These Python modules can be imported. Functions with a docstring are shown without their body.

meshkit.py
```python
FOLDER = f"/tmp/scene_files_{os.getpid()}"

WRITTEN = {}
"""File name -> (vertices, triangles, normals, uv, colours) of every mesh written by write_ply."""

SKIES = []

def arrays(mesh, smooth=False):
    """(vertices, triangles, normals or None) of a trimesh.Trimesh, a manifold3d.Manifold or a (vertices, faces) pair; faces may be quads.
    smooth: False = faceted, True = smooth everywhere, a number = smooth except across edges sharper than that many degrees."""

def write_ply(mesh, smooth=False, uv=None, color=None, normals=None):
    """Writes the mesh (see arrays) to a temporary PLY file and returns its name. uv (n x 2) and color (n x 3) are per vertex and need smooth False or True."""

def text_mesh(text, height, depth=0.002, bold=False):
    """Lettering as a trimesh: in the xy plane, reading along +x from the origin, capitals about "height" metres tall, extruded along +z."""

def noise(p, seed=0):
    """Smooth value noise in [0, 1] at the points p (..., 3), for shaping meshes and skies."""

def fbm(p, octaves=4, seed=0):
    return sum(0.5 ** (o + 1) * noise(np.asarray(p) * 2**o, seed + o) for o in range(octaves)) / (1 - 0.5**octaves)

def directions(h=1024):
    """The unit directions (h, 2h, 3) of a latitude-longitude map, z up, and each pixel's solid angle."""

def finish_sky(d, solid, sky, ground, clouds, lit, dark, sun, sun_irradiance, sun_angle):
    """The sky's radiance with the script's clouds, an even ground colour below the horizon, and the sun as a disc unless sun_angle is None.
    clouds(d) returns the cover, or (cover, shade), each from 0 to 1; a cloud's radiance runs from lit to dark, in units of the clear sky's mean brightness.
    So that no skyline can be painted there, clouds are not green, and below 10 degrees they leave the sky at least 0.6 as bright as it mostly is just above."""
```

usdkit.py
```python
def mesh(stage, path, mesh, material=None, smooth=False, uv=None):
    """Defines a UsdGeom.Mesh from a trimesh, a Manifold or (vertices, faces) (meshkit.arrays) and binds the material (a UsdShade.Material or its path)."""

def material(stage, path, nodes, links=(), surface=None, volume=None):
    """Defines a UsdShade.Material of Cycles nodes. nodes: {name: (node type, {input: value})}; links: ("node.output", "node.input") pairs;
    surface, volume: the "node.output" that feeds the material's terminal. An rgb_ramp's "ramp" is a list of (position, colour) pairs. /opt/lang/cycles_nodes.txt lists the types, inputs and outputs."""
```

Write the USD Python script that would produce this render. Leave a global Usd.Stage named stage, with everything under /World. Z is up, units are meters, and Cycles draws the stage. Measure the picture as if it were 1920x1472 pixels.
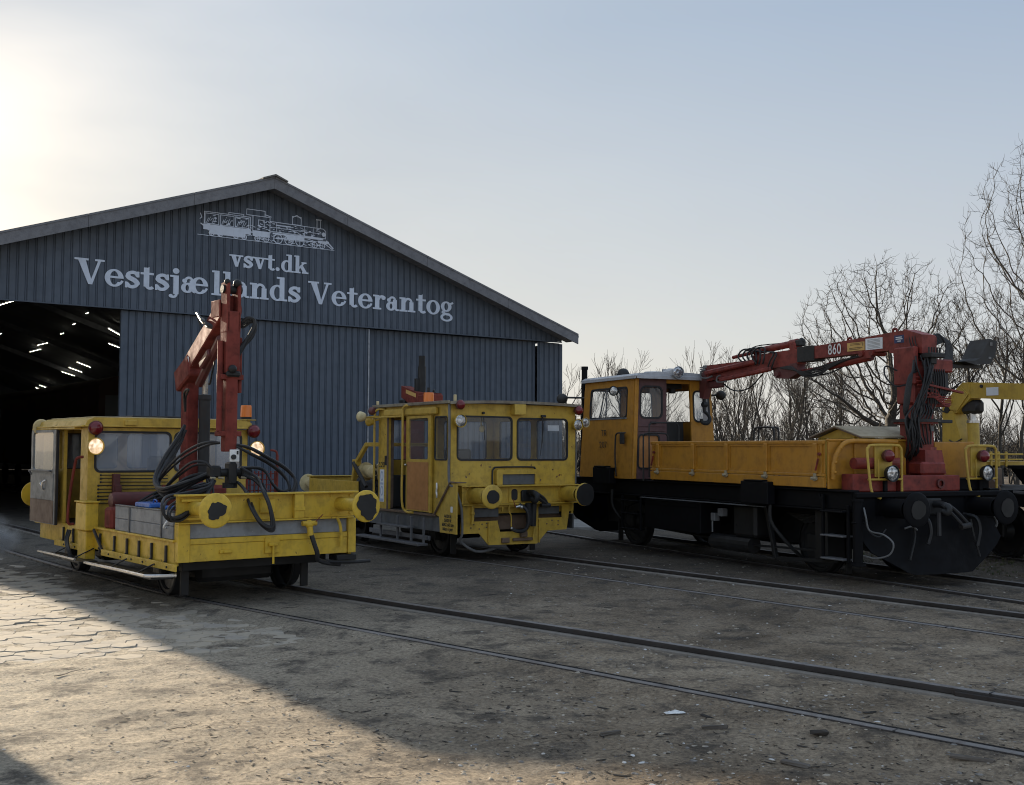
import math, random
import numpy as np, trimesh, usdkit, meshkit
from scipy.spatial import ConvexHull, cKDTree
from scipy.sparse import coo_matrix
from scipy.sparse.csgraph import connected_components
from shapely import geometry as sg, affinity, union_all
from pxr import Usd, UsdGeom, UsdLux, UsdShade, Gf, Sdf, Vt

stage = Usd.Stage.CreateInMemory()
UsdGeom.SetStageUpAxis(stage, UsdGeom.Tokens.z)
UsdGeom.SetStageMetersPerUnit(stage, 1.0)
world = UsdGeom.Xform.Define(stage, "/World")
stage.SetDefaultPrim(world.GetPrim())
UsdGeom.Scope.Define(stage, "/World/Looks")
PI = math.pi

# ------------------------------------------------------------------ camera, sky, sun, exposure
EXPOSURE = 1.2
SUN_EL, SUN_AZ = math.radians(14.0), math.radians(-41.0)      # azimuth from +y towards +x
PITCH, ROLL, FPX = math.atan(104 / 2100), 0.005, 2100.0
cam = UsdGeom.Camera.Define(stage, "/World/camera")
fw = np.array([0, math.cos(PITCH), math.sin(PITCH)])
rt = np.array([1.0, 0, 0]); up = np.cross(rt, fw)
rt2 = math.cos(ROLL) * rt + math.sin(ROLL) * up; up2 = -math.sin(ROLL) * rt + math.cos(ROLL) * up
M = Gf.Matrix4d(*rt2, 0, *up2, 0, *(-fw), 0, 0, 0, 1.77, 1)
cam.AddTransformOp().Set(M)
cam.CreateHorizontalApertureAttr(36.0); cam.CreateVerticalApertureAttr(36.0 * 785 / 1024)
cam.CreateFocalLengthAttr(36.0 * FPX / 1920)
cam.CreateClippingRangeAttr(Gf.Vec2f(0.05, 3000))
cam.CreateExposureAttr(EXPOSURE)

to_sun = np.array([math.sin(SUN_AZ) * math.cos(SUN_EL), math.cos(SUN_AZ) * math.cos(SUN_EL), math.sin(SUN_EL)])
dome = UsdLux.DomeLight.Define(stage, "/World/sky")
# thin high veil over the clear sky: blue above, paler towards the horizon, warm and bright towards the sun
sky_mat = usdkit.material(stage, "/World/Looks/sky", {
    "s": ("sky_texture", {"sky_type": "single_scattering", "sun_disc": False, "sun_elevation": SUN_EL, "sun_rotation": SUN_AZ, "air_density": 1.0, "aerosol_density": 3.0, "ozone_density": 1.0}),
    "tc": ("texture_coordinate", {}), "nz": ("vector_math", {"math_type": "normalize"}), "mp": ("mapping", {"scale": (1.0, 1.0, 3.2)}),
    "n": ("noise_texture", {"scale": 1.7, "detail": 5, "roughness": 0.5}),
    "r": ("rgb_ramp", {"ramp": [(0.25, (0.8,) * 3), (0.75, (0.96,) * 3)]}),
    "dot": ("vector_math", {"math_type": "dot_product", "vector2": tuple(to_sun)}), "sn": ("map_range", {"range_type": "smoothstep", "from_min": 0.25, "from_max": 1.0, "to_min": 0.0, "to_max": 1.0}),
    "sx": ("separate_xyz", {}), "hz": ("map_range", {"range_type": "linear", "from_min": 0.0, "from_max": 0.36, "to_min": 1.0, "to_max": 0.0, "clamp": True}),
    "mh": ("mix_color", {"a": (1.6, 2.02, 2.65), "b": (3.15, 3.15, 3.1)}), "sc": ("mix_color", {"a": (0.0, 0.0, 0.0), "b": (0.4, 0.3, 0.06)}), "ad": ("mix_color", {"blend_type": "add", "fac": 1.0, "use_clamp": False}),
    "m": ("mix_color", {"use_clamp": False}), "b": ("background_shader", {"strength": 0.1}),
}, [("tc.generated", "nz.vector1"), ("nz.vector", "mp.vector"), ("mp.vector", "n.vector"), ("n.fac", "r.fac"), ("r.color", "m.fac"), ("nz.vector", "dot.vector1"), ("dot.value", "sn.value"),
    ("nz.vector", "sx.vector"), ("sx.z", "hz.value"), ("hz.result", "mh.fac"), ("sn.result", "sc.fac"), ("mh.result", "ad.a"), ("sc.result", "ad.b"), ("s.color", "m.a"), ("ad.result", "m.b"), ("m.result", "b.color")], surface="b.background")
UsdShade.MaterialBindingAPI.Apply(dome.GetPrim()).Bind(sky_mat)
sun = UsdLux.DistantLight.Define(stage, "/World/sun")
sun.CreateIntensityAttr(1.25); sun.CreateAngleAttr(0.6); sun.CreateNormalizeAttr(True)
sun.CreateColorAttr(Gf.Vec3f(1.0, 0.86, 0.66))
zq = to_sun; xq = np.cross([0, 0, 1.0], zq); xq /= np.linalg.norm(xq); yq = np.cross(zq, xq)
sun.AddTransformOp().Set(Gf.Matrix4d(*xq, 0, *yq, 0, *zq, 0, 0, 0, 0, 1))

# ------------------------------------------------------------------ prims
used = {}
def numbered(parent, name):
    k = used.get((parent, name), 0); used[(parent, name)] = k + 1
    return f"{parent}/{name}" + (f"_{k:03d}" if k else "")
def tag(prim, label=None, cat=None, group=None, kind=None):
    for k, v in (("label", label), ("category", cat), ("group", group), ("kind", kind)):
        if v: prim.SetCustomDataByKey(k, v)
    return prim
def thing(name, label=None, cat=None, loc=(0, 0, 0), rotz=0, group=None, kind=None, scale=None):
    p = numbered("/World", name)
    x = UsdGeom.Xform.Define(stage, p)
    x.AddTranslateOp().Set(Gf.Vec3d(*map(float, loc))); x.AddRotateZOp().Set(float(rotz))
    if scale is not None: x.AddScaleOp().Set(Gf.Vec3f(*scale))
    tag(x.GetPrim(), label, cat, group, kind)
    return p
SPLIT = ('buffer_bracket', 'apron_rib', 'apron_cross_tube', 'end_rib', 'lamp_bracket', 'base_pin')
def part(parent, name, geo, mat, smooth=False, label=None):
    """one mesh under its thing; pieces of the kinds in SPLIT become a part each"""
    if name in SPLIT:
        v, f = np.asarray(geo[0]), np.asarray(geo[1]); n, lab = connected_components(coo_matrix((np.ones(len(f) * 2), (f[:, [0, 1]].T.ravel(), f[:, [1, 2]].T.ravel())), shape=(len(v), len(v))), directed=False)
        fl = lab[f[:, 0]]
        for k in range(n):
            ff = f[fl == k]
            if len(ff): u, inv = np.unique(ff, return_inverse=True); p = numbered(parent, name); usdkit.mesh(stage, p, (v[u], inv.reshape(-1, 3)), MAT[mat], smooth)
        return p
    p = numbered(parent, name)
    m = usdkit.mesh(stage, p, geo, MAT[mat], smooth)
    if label: tag(m.GetPrim(), label)
    return p
def top(name, geo, mat, label=None, cat=None, group=None, kind=None, smooth=False):
    p = numbered("/World", name)
    m = usdkit.mesh(stage, p, geo, MAT[mat], smooth)
    tag(m.GetPrim(), label, cat, group, kind)
    return p

# ------------------------------------------------------------------ geometry helpers: all return (vertices, triangles)
def cat(*ms):
    ms = [m for m in ms if m is not None]
    vs, fs, n = [], [], 0
    for v, f in ms:
        vs.append(np.asarray(v, float)); fs.append(np.asarray(f, int) + n); n += len(v)
    return np.vstack(vs), np.vstack(fs)
def hull(pts):
    pts = np.asarray(pts, float); h = ConvexHull(pts, qhull_options="QJ")
    f = h.simplices.copy(); a, b, c = pts[f[:, 0]], pts[f[:, 1]], pts[f[:, 2]]
    flip = ((np.cross(b - a, c - a) * h.equations[:, :3]).sum(1) < 0); f[flip] = f[flip][:, ::-1]
    keep = np.unique(f); m = np.zeros(len(pts), int); m[keep] = np.arange(len(keep))
    return pts[keep], m[f]
_BF = None
def box(x0, x1, y0, y1, z0, z1, b=0.006):
    """box with chamfered edges"""
    global _BF
    x0, x1 = min(x0, x1), max(x0, x1); y0, y1 = min(y0, y1), max(y0, y1); z0, z1 = min(z0, z1), max(z0, z1)
    b = min(b, 0.3 * min(x1 - x0, y1 - y0, z1 - z0))
    def verts(X0, X1, Y0, Y1, Z0, Z1, B):
        P = []
        for i in (0, 1):
            for j in (0, 1):
                for k in (0, 1):
                    c = np.array([(X0, X1)[i], (Y0, Y1)[j], (Z0, Z1)[k]], float); s = np.array([1 - 2 * i, 1 - 2 * j, 1 - 2 * k]) * B
                    for a in range(3):
                        q = c + s; q[a] = c[a]; P.append(q)
        return np.array(P)
    if _BF is None:
        pts = verts(0, 1, 0, 1, 0, 1, 0.1); h = ConvexHull(pts); f = h.simplices.copy()
        a, bb, c = pts[f[:, 0]], pts[f[:, 1]], pts[f[:, 2]]
        fl = ((np.cross(bb - a, c - a) * h.equations[:, :3]).sum(1) < 0); f[fl] = f[fl][:, ::-1]; _BF = f
    return verts(x0, x1, y0, y1, z0, z1, b), _BF
def rot(m, axis, deg, about=(0, 0, 0)):
    R = trimesh.transformations.rotation_matrix(math.radians(deg), axis)[:3, :3]; a = np.asarray(about, float)
    return (np.asarray(m[0]) - a) @ R.T + a, m[1]
def move(m, d): return np.asarray(m[0]) + np.asarray(d, float), m[1]
def bar(p, q, w, h=None, b=0.004, roll=0):
    """square bar from p to q"""
    p, q = np.asarray(p, float), np.asarray(q, float); h = h or w; L = np.linalg.norm(q - p)
    m = box(-w / 2, w / 2, -h / 2, h / 2, 0, L, b)
    z = (q - p) / L; ref = np.array([0, 0, 1.0]) if abs(z[2]) < 0.95 else np.array([0, 1.0, 0])
    x = np.cross(ref, z); x /= np.linalg.norm(x); y = np.cross(z, x)
    if roll: x, y = math.cos(roll) * x + math.sin(roll) * y, -math.sin(roll) * x + math.cos(roll) * y
    return m[0] @ np.stack([x, y, z]) + p, m[1]
def smooth_path(pts, per=6):
    P = np.asarray(pts, float)
    if len(P) < 3: return P
    E = np.vstack([2 * P[0] - P[1], P, 2 * P[-1] - P[-2]]); out = []
    t = np.arange(per)[:, None] / per
    for i in range(1, len(E) - 2):
        a, b, c, d = E[i - 1:i + 3]
        out.append(0.5 * (2 * b + (c - a) * t + (2 * a - 5 * b + 4 * c - d) * t ** 2 + (3 * b - a - 3 * c + d) * t ** 3))
    return np.vstack(out + [P[-1:]])
def tube(pts, r, n=8, closed=False):
    P = np.asarray(pts, float); k = len(P); R = np.broadcast_to(np.asarray(r, float), (k,))
    if closed: T = np.roll(P, -1, 0) - np.roll(P, 1, 0)
    else: T = np.gradient(P, axis=0)
    T /= np.maximum(np.linalg.norm(T, axis=1, keepdims=True), 1e-9)
    u = np.cross(T[0], [0, 0, 1.0] if abs(T[0][2]) < 0.9 else [1.0, 0, 0]); u /= np.linalg.norm(u); U = [u]
    for i in range(1, k):
        u = U[-1] - T[i] * (U[-1] @ T[i]); U.append(u / max(np.linalg.norm(u), 1e-9))
    U = np.array(U); W = np.cross(T, U); a = np.arange(n) / n * 2 * PI
    V = (P[:, None] + R[:, None, None] * (np.cos(a)[None, :, None] * U[:, None] + np.sin(a)[None, :, None] * W[:, None])).reshape(-1, 3)
    rows = k if closed else k - 1; f = []
    i, j = np.meshgrid(np.arange(rows), np.arange(n), indexing="ij"); i2 = (i + 1) % k; j2 = (j + 1) % n
    A, B, C, D = i * n + j, i * n + j2, i2 * n + j2, i2 * n + j
    F = np.concatenate([np.stack([A, B, C], -1).reshape(-1, 3), np.stack([A, C, D], -1).reshape(-1, 3)])
    if not closed:
        V = np.vstack([V, P[:1], P[-1:]]); c0, c1 = k * n, k * n + 1; j = np.arange(n); j2 = (j + 1) % n
        F = np.vstack([F, np.stack([np.full(n, c0), j2, j], 1), np.stack([np.full(n, c1), (k - 1) * n + j, (k - 1) * n + j2], 1)])
    return V, F
def hose(pts, r=0.013, per=6, n=7): return tube(smooth_path(pts, per), r, n)
def cyl(p, q, r, n=16, r2=None): return tube([p, q], [r, r if r2 is None else r2], n)
def lathe(prof, p, d, n=24):
    """profile [(radius, height along d)] turned about the axis through p along d"""
    d = np.asarray(d, float); d /= np.linalg.norm(d); p = np.asarray(p, float)
    u = np.cross(d, [0, 0, 1.0] if abs(d[2]) < 0.9 else [1.0, 0, 0]); u /= np.linalg.norm(u); w = np.cross(d, u)
    a = np.arange(n) / n * 2 * PI; k = len(prof)
    V = np.vstack([p + h * d + max(r, 1e-4) * (np.cos(a)[:, None] * u + np.sin(a)[:, None] * w) for r, h in prof])
    i, j = np.meshgrid(np.arange(k - 1), np.arange(n), indexing="ij"); j2 = (j + 1) % n
    A, B, C, D = i * n + j, i * n + j2, (i + 1) * n + j2, (i + 1) * n + j
    return V, np.concatenate([np.stack([A, B, C], -1).reshape(-1, 3), np.stack([A, C, D], -1).reshape(-1, 3)])
def ball(p, r, n=2, s=(1, 1, 1)):
    m = trimesh.creation.icosphere(n, 1.0); return np.array(m.vertices) * np.array(s) * r + np.asarray(p, float), np.array(m.faces)
def prism(poly, axis, a, b):
    """poly: 2D points or shapely shape; axis y: poly in (x,z); x: poly in (y,z); z: poly in (x,y)"""
    g = poly if hasattr(poly, "geom_type") else sg.Polygon(poly)
    if not g.is_valid: g = g.buffer(0)
    ms = []
    for q in getattr(g, "geoms", [g]):
        if q.geom_type != "Polygon" or q.is_empty or q.area < 1e-9: continue
        m = trimesh.creation.extrude_polygon(q, abs(b - a), engine="earcut"); v, f = np.array(m.vertices), np.array(m.faces)
        lo = min(a, b); h = v[:, 2] + lo
        if axis == "z": v = np.stack([v[:, 0], v[:, 1], h], 1)
        elif axis == "y": v = np.stack([v[:, 0], h, v[:, 1]], 1); f = f[:, ::-1]
        else: v = np.stack([h, v[:, 0], v[:, 1]], 1)
        ms.append((v, f))
    return cat(*ms)
def rr(x0, x1, z0, z1, r=0.06):
    r = min(r, 0.49 * min(abs(x1 - x0), abs(z1 - z0)))
    return sg.box(min(x0, x1) + r, min(z0, z1) + r, max(x0, x1) - r, max(z0, z1) - r).buffer(r, quad_segs=5)
def sheet(grid):
    """quads over an (m, n, 3) grid"""
    m, n = grid.shape[:2]; i, j = np.meshgrid(np.arange(m - 1), np.arange(n - 1), indexing="ij"); A = i * n + j
    return grid.reshape(-1, 3), np.concatenate([np.stack([A, A + 1, A + n + 1], -1).reshape(-1, 3), np.stack([A, A + n + 1, A + n], -1).reshape(-1, 3)])
def text(s, h, bold=False, depth=0.004):
    m = meshkit.text_mesh(s, h, depth, bold); return np.array(m.vertices), np.array(m.faces)
def text_on(s, h, origin, right, upv, bold=False, depth=0.003, center=True):
    v, f = text(s, h, bold, depth); r, u = np.asarray(right, float), np.asarray(upv, float); n = np.cross(r, u)
    if center: v = v - [(v[:, 0].min() + v[:, 0].max()) / 2, 0, 0]
    return np.asarray(origin, float) + v[:, :1] * r + v[:, 1:2] * u + v[:, 2:3] * n, f

# ------------------------------------------------------------------ materials
MAT = {}
def paint(name, c, rough=0.5, dirt=(0.05, 0.04, 0.03), amount=0.45, fade=None, scale=1.0, metallic=0.0, streak=0.35, bump=0.15, spec=0.4, chips=None):
    fade = fade or tuple(min(1, x * 1.25 + 0.02) for x in c)
    nodes = {"g": ("geometry", {}), "n1": ("noise_texture", {"scale": 1.3 * scale, "detail": 5, "roughness": 0.6}),
             "r1": ("rgb_ramp", {"ramp": [(0.3, c), (0.72, fade)]}),
             "n2": ("noise_texture", {"scale": 7 * scale, "detail": 8, "roughness": 0.68}),
             "r2": ("rgb_ramp", {"ramp": [(0.46, (0, 0, 0)), (0.72, (amount,) * 3)]}),
             "mx": ("mix_color", {"b": dirt}),
             "mp": ("mapping", {"scale": (9.0, 9.0, 0.8)}), "n3": ("noise_texture", {"scale": 1.6 * scale, "detail": 4, "roughness": 0.6}),
             "r3": ("rgb_ramp", {"ramp": [(0.5, (0, 0, 0)), (0.78, (streak,) * 3)]}), "mx3": ("mix_color", {"b": tuple(0.5 * (x + y) for x, y in zip(dirt, c))}),
             "rr": ("map_range", {"from_min": 0.3, "from_max": 0.7, "to_min": max(0.05, rough - 0.12), "to_max": min(1, rough + 0.2)}),
             "n4": ("noise_texture", {"scale": 38 * scale, "detail": 4}), "bp": ("bump", {"strength": bump, "distance": 0.01}),
             "p": ("principled_bsdf", {"metallic": metallic, "specular_ior_level": spec})}
    links = [("g.position", "n1.vector"), ("g.position", "n2.vector"), ("g.position", "mp.vector"), ("mp.vector", "n3.vector"), ("g.position", "n4.vector"),
             ("n1.fac", "r1.fac"), ("r1.color", "mx3.a"), ("n3.fac", "r3.fac"), ("r3.color", "mx3.fac"), ("mx3.result", "mx.a"), ("n2.fac", "r2.fac"), ("r2.color", "mx.fac"),
             ("n2.fac", "rr.value"), ("rr.result", "p.roughness"), ("n4.fac", "bp.height"), ("bp.normal", "p.normal")]
    last = "mx.result"
    if chips:
        nodes |= {"n5": ("noise_texture", {"scale": 16 * scale, "detail": 6, "roughness": 0.7}), "r5": ("rgb_ramp", {"ramp": [(0.66, (0, 0, 0)), (0.69, (1, 1, 1))]}), "mx5": ("mix_color", {"b": chips})}
        links += [("g.position", "n5.vector"), ("n5.fac", "r5.fac"), ("r5.color", "mx5.fac"), (last, "mx5.a")]; last = "mx5.result"
    links.append((last, "p.base_color"))
    MAT[name] = usdkit.material(stage, f"/World/Looks/{name}", nodes, links, surface="p.BSDF")
RUST = (0.09, 0.035, 0.015)
paint("trolley_yellow", (0.62, 0.395, 0.026), 0.45, (0.10, 0.06, 0.025), 0.42, (0.66, 0.45, 0.06), chips=RUST)
paint("cab_yellow", (0.52, 0.325, 0.032), 0.45, (0.09, 0.06, 0.03), 0.42, (0.60, 0.41, 0.08), chips=RUST)
paint("faded_yellow", (0.55, 0.42, 0.18), 0.6, (0.2, 0.15, 0.08), 0.5, (0.66, 0.56, 0.34))
paint("loco_orange", (0.44, 0.19, 0.014), 0.42, (0.12, 0.05, 0.02), 0.4, (0.46, 0.22, 0.028))
paint("door_orange", (0.40, 0.17, 0.045), 0.5, (0.12, 0.06, 0.03), 0.3)
paint("crane_red", (0.17, 0.030, 0.023), 0.72, (0.03, 0.016, 0.014), 0.65, (0.24, 0.058, 0.042), spec=0.2, chips=(0.03, 0.025, 0.022))
paint("loco_red", (0.19, 0.024, 0.017), 0.5, (0.022, 0.010, 0.009), 0.7, (0.24, 0.040, 0.028), chips=(0.02, 0.012, 0.012))
paint("crane_yellow", (0.48, 0.30, 0.035), 0.45, (0.16, 0.10, 0.04), 0.4, (0.55, 0.38, 0.07))
paint("dark_red", (0.09, 0.018, 0.016), 0.45)
paint("door_purple", (0.10, 0.045, 0.045), 0.5, (0.03, 0.02, 0.02), 0.4, (0.14, 0.075, 0.075))
paint("frame_black", (0.0028, 0.003, 0.004), 0.55, (0.010, 0.008, 0.007), 0.45, (0.0045, 0.0048, 0.006), spec=0.12)
paint("dark_steel", (0.016, 0.0155, 0.016), 0.5, (0.04, 0.027, 0.02), 0.5, metallic=0.2)
paint("grease", (0.006, 0.006, 0.0062), 0.42, (0.02, 0.016, 0.012), 0.45, spec=0.3)
paint("rubber", (0.006, 0.006, 0.007), 0.42, (0.025, 0.023, 0.02), 0.35, spec=0.4)
paint("hose_grey", (0.12, 0.12, 0.12), 0.45)
paint("board_grey", (0.22, 0.235, 0.25), 0.6, (0.1, 0.09, 0.08), 0.5, (0.28, 0.29, 0.30), chips=(0.45, 0.45, 0.44))
paint("door_grey", (0.20, 0.205, 0.20), 0.6, (0.08, 0.06, 0.05), 0.5)
paint("door_brown", (0.13, 0.085, 0.06), 0.65, (0.05, 0.035, 0.03), 0.5)
paint("steel_grey", (0.085, 0.09, 0.095), 0.5, (0.05, 0.04, 0.03), 0.5)
paint("step_grey", (0.11, 0.11, 0.115), 0.6, (0.05, 0.04, 0.035), 0.5)
paint("rod_chrome", (0.55, 0.54, 0.52), 0.25, (0.2, 0.17, 0.14), 0.4, metallic=0.9)
paint("roof_silver", (0.42, 0.43, 0.45), 0.45, (0.2, 0.19, 0.18), 0.4, metallic=0.35)
paint("roof_rust", (0.16, 0.12, 0.09), 0.6, (0.08, 0.05, 0.035), 0.6, (0.3, 0.27, 0.2))
paint("hut_tan", (0.30, 0.24, 0.15), 0.65, (0.12, 0.09, 0.06), 0.5, (0.38, 0.33, 0.22))
paint("white_paint", (0.72, 0.72, 0.70), 0.5, (0.3, 0.28, 0.25), 0.35)
paint("paper_white", (0.66, 0.68, 0.70), 0.6, (0.4, 0.38, 0.35), 0.2)
paint("sign_yellow", (0.55, 0.34, 0.10), 0.6, (0.3, 0.2, 0.1), 0.3)
paint("sign_blue", (0.015, 0.03, 0.10), 0.5)
paint("tool_blue", (0.02, 0.10, 0.36), 0.4)
paint("sticker_blue", (0.35, 0.42, 0.55), 0.5)
paint("ink_black", (0.012, 0.012, 0.012), 0.6)
paint("brown_plate", (0.13, 0.085, 0.055), 0.6, (0.07, 0.04, 0.03), 0.5)
paint("rail_steel", (0.022, 0.018, 0.016), 0.5, (0.05, 0.032, 0.024), 0.5, metallic=0.2, bump=0.3)
paint("wet_dirt", (0.022, 0.02, 0.019), 0.8, (0.05, 0.045, 0.04), 0.4)  # groove dirt, near black so its colour stands in for shade
paint("dust_grey", (0.23, 0.205, 0.175), 0.9, (0.10, 0.09, 0.08), 0.5)
paint("rail_top", (0.22, 0.205, 0.195), 0.55, (0.12, 0.09, 0.07), 0.6, metallic=0.7)
for nm, q in (("cladding", 1.0), ("cladding_b", 0.93), ("cladding_c", 1.06)): paint(nm, (0.076 * q, 0.095 * q, 0.124 * q), 0.55, (0.052, 0.06, 0.072), 0.32, (0.090 * q, 0.108 * q, 0.138 * q), scale=0.6, streak=0.45, bump=0.12, spec=0.3)
paint("letter_paint", (0.58, 0.645, 0.75), 0.6, (0.3, 0.33, 0.38), 0.25, (0.58, 0.64, 0.74), spec=0.2)
paint("barge_wood", (0.145, 0.148, 0.16), 0.8, (0.08, 0.08, 0.085), 0.6, (0.18, 0.18, 0.19), streak=0.1, bump=0.5)
paint("roof_sheet", (0.13, 0.125, 0.12), 0.8, (0.07, 0.07, 0.06), 0.5)
paint("hall_inside", (0.25, 0.27, 0.31), 0.8, (0.07, 0.07, 0.08), 0.3)
paint("carriage_dark", (0.06, 0.03, 0.018), 0.4)
paint("zinc", (0.25, 0.27, 0.3), 0.4, metallic=0.8)
paint("concrete", (0.24, 0.23, 0.21), 0.85, (0.12, 0.11, 0.1), 0.4)
paint("tree_bark", (0.045, 0.039, 0.033), 0.85, (0.025, 0.022, 0.02), 0.5, (0.07, 0.062, 0.05), bump=0.6)
paint("twig_bark", (0.030, 0.024, 0.020), 0.85, (0.02, 0.016, 0.014), 0.4)
paint("leaf_dark", (0.022, 0.018, 0.015), 0.8, (0.012, 0.01, 0.009), 0.5, (0.05, 0.04, 0.03))
paint("plank_old", (0.10, 0.085, 0.07), 0.85, (0.05, 0.04, 0.035), 0.5)
paint("shed_wood", (0.07, 0.055, 0.04), 0.85)
def lens(name, c, emit=None, strength=0.0, rough=0.15):
    MAT[name] = usdkit.material(stage, f"/World/Looks/{name}", {"p": ("principled_bsdf", {"base_color": c, "roughness": rough, "specular_ior_level": 0.7, "emission_color": emit or (1, 1, 1), "emission_strength": strength})}, [], surface="p.BSDF")
lens("red_glass", (0.11, 0.008, 0.010))
lens("amber_glass", (0.55, 0.13, 0.012), (1.0, 0.30, 0.04), 0.03, 0.25)
MAT["lamp_lit"] = usdkit.material(stage, "/World/Looks/lamp_lit", {
    "g": ("geometry", {}), "n": ("noise_texture", {"scale": 17.0, "detail": 3}), "r": ("rgb_ramp", {"ramp": [(0.36, (0.45, 0.26, 0.10)), (0.50, (0.95, 0.66, 0.36)), (0.62, (1.0, 0.90, 0.70))]}),
    "p": ("principled_bsdf", {"base_color": (0.7, 0.6, 0.5), "roughness": 0.15, "emission_strength": 0.4})}, [("g.position", "n.vector"), ("n.fac", "r.fac"), ("r.color", "p.emission_color")], surface="p.BSDF")
lens("tube_lit", (0.9, 0.9, 0.8), (1.0, 0.93, 0.72), 3.5)
MAT["lamp_clear"] = usdkit.material(stage, "/World/Looks/lamp_clear", {
    "g": ("geometry", {}), "n": ("noise_texture", {"scale": 22.0, "detail": 3}), "r": ("rgb_ramp", {"ramp": [(0.35, (0.12, 0.125, 0.13)), (0.65, (0.7, 0.71, 0.72))]}),
    "b": ("bump", {"strength": 0.6, "distance": 0.02}), "p": ("principled_bsdf", {"roughness": 0.12, "metallic": 0.8})},
    [("g.position", "n.vector"), ("n.fac", "r.fac"), ("r.color", "p.base_color"), ("n.fac", "b.height"), ("b.normal", "p.normal")], surface="p.BSDF")
def glass(name, dust, amount, tint=(0.75, 0.78, 0.8)):
    """window pane: sun passes; reflects by fresnel where light enters, no total reflection at the way out of the thin pane"""
    MAT[name] = usdkit.material(stage, f"/World/Looks/{name}", {
        "g": ("geometry", {}), "inv": ("math", {"math_type": "subtract", "value1": 1.0}), "mul": ("math", {"math_type": "multiply"}),
        "f": ("fresnel", {"IOR": 1.5}), "t": ("transparent_bsdf", {"color": tint}), "gl": ("glossy_bsdf", {"color": (1, 1, 1), "roughness": 0.04}),
        "d": ("diffuse_bsdf", {"color": dust}), "m1": ("mix_closure", {"fac": amount}), "m2": ("mix_closure", {})},
        [("g.backfacing", "inv.value2"), ("inv.value", "mul.value1"), ("f.fac", "mul.value2"), ("t.BSDF", "m1.closure1"), ("d.BSDF", "m1.closure2"), ("mul.value", "m2.fac"), ("m1.closure", "m2.closure1"), ("gl.BSDF", "m2.closure2")], surface="m2.closure")
glass("pane_dusty", (0.30, 0.32, 0.35), 0.20, (0.92, 0.93, 0.94))
glass("pane_clear", (0.25, 0.27, 0.28), 0.045, (0.94, 0.95, 0.96))
glass("pane_grey", (0.25, 0.26, 0.25), 0.34, (0.9, 0.9, 0.9))
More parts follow.
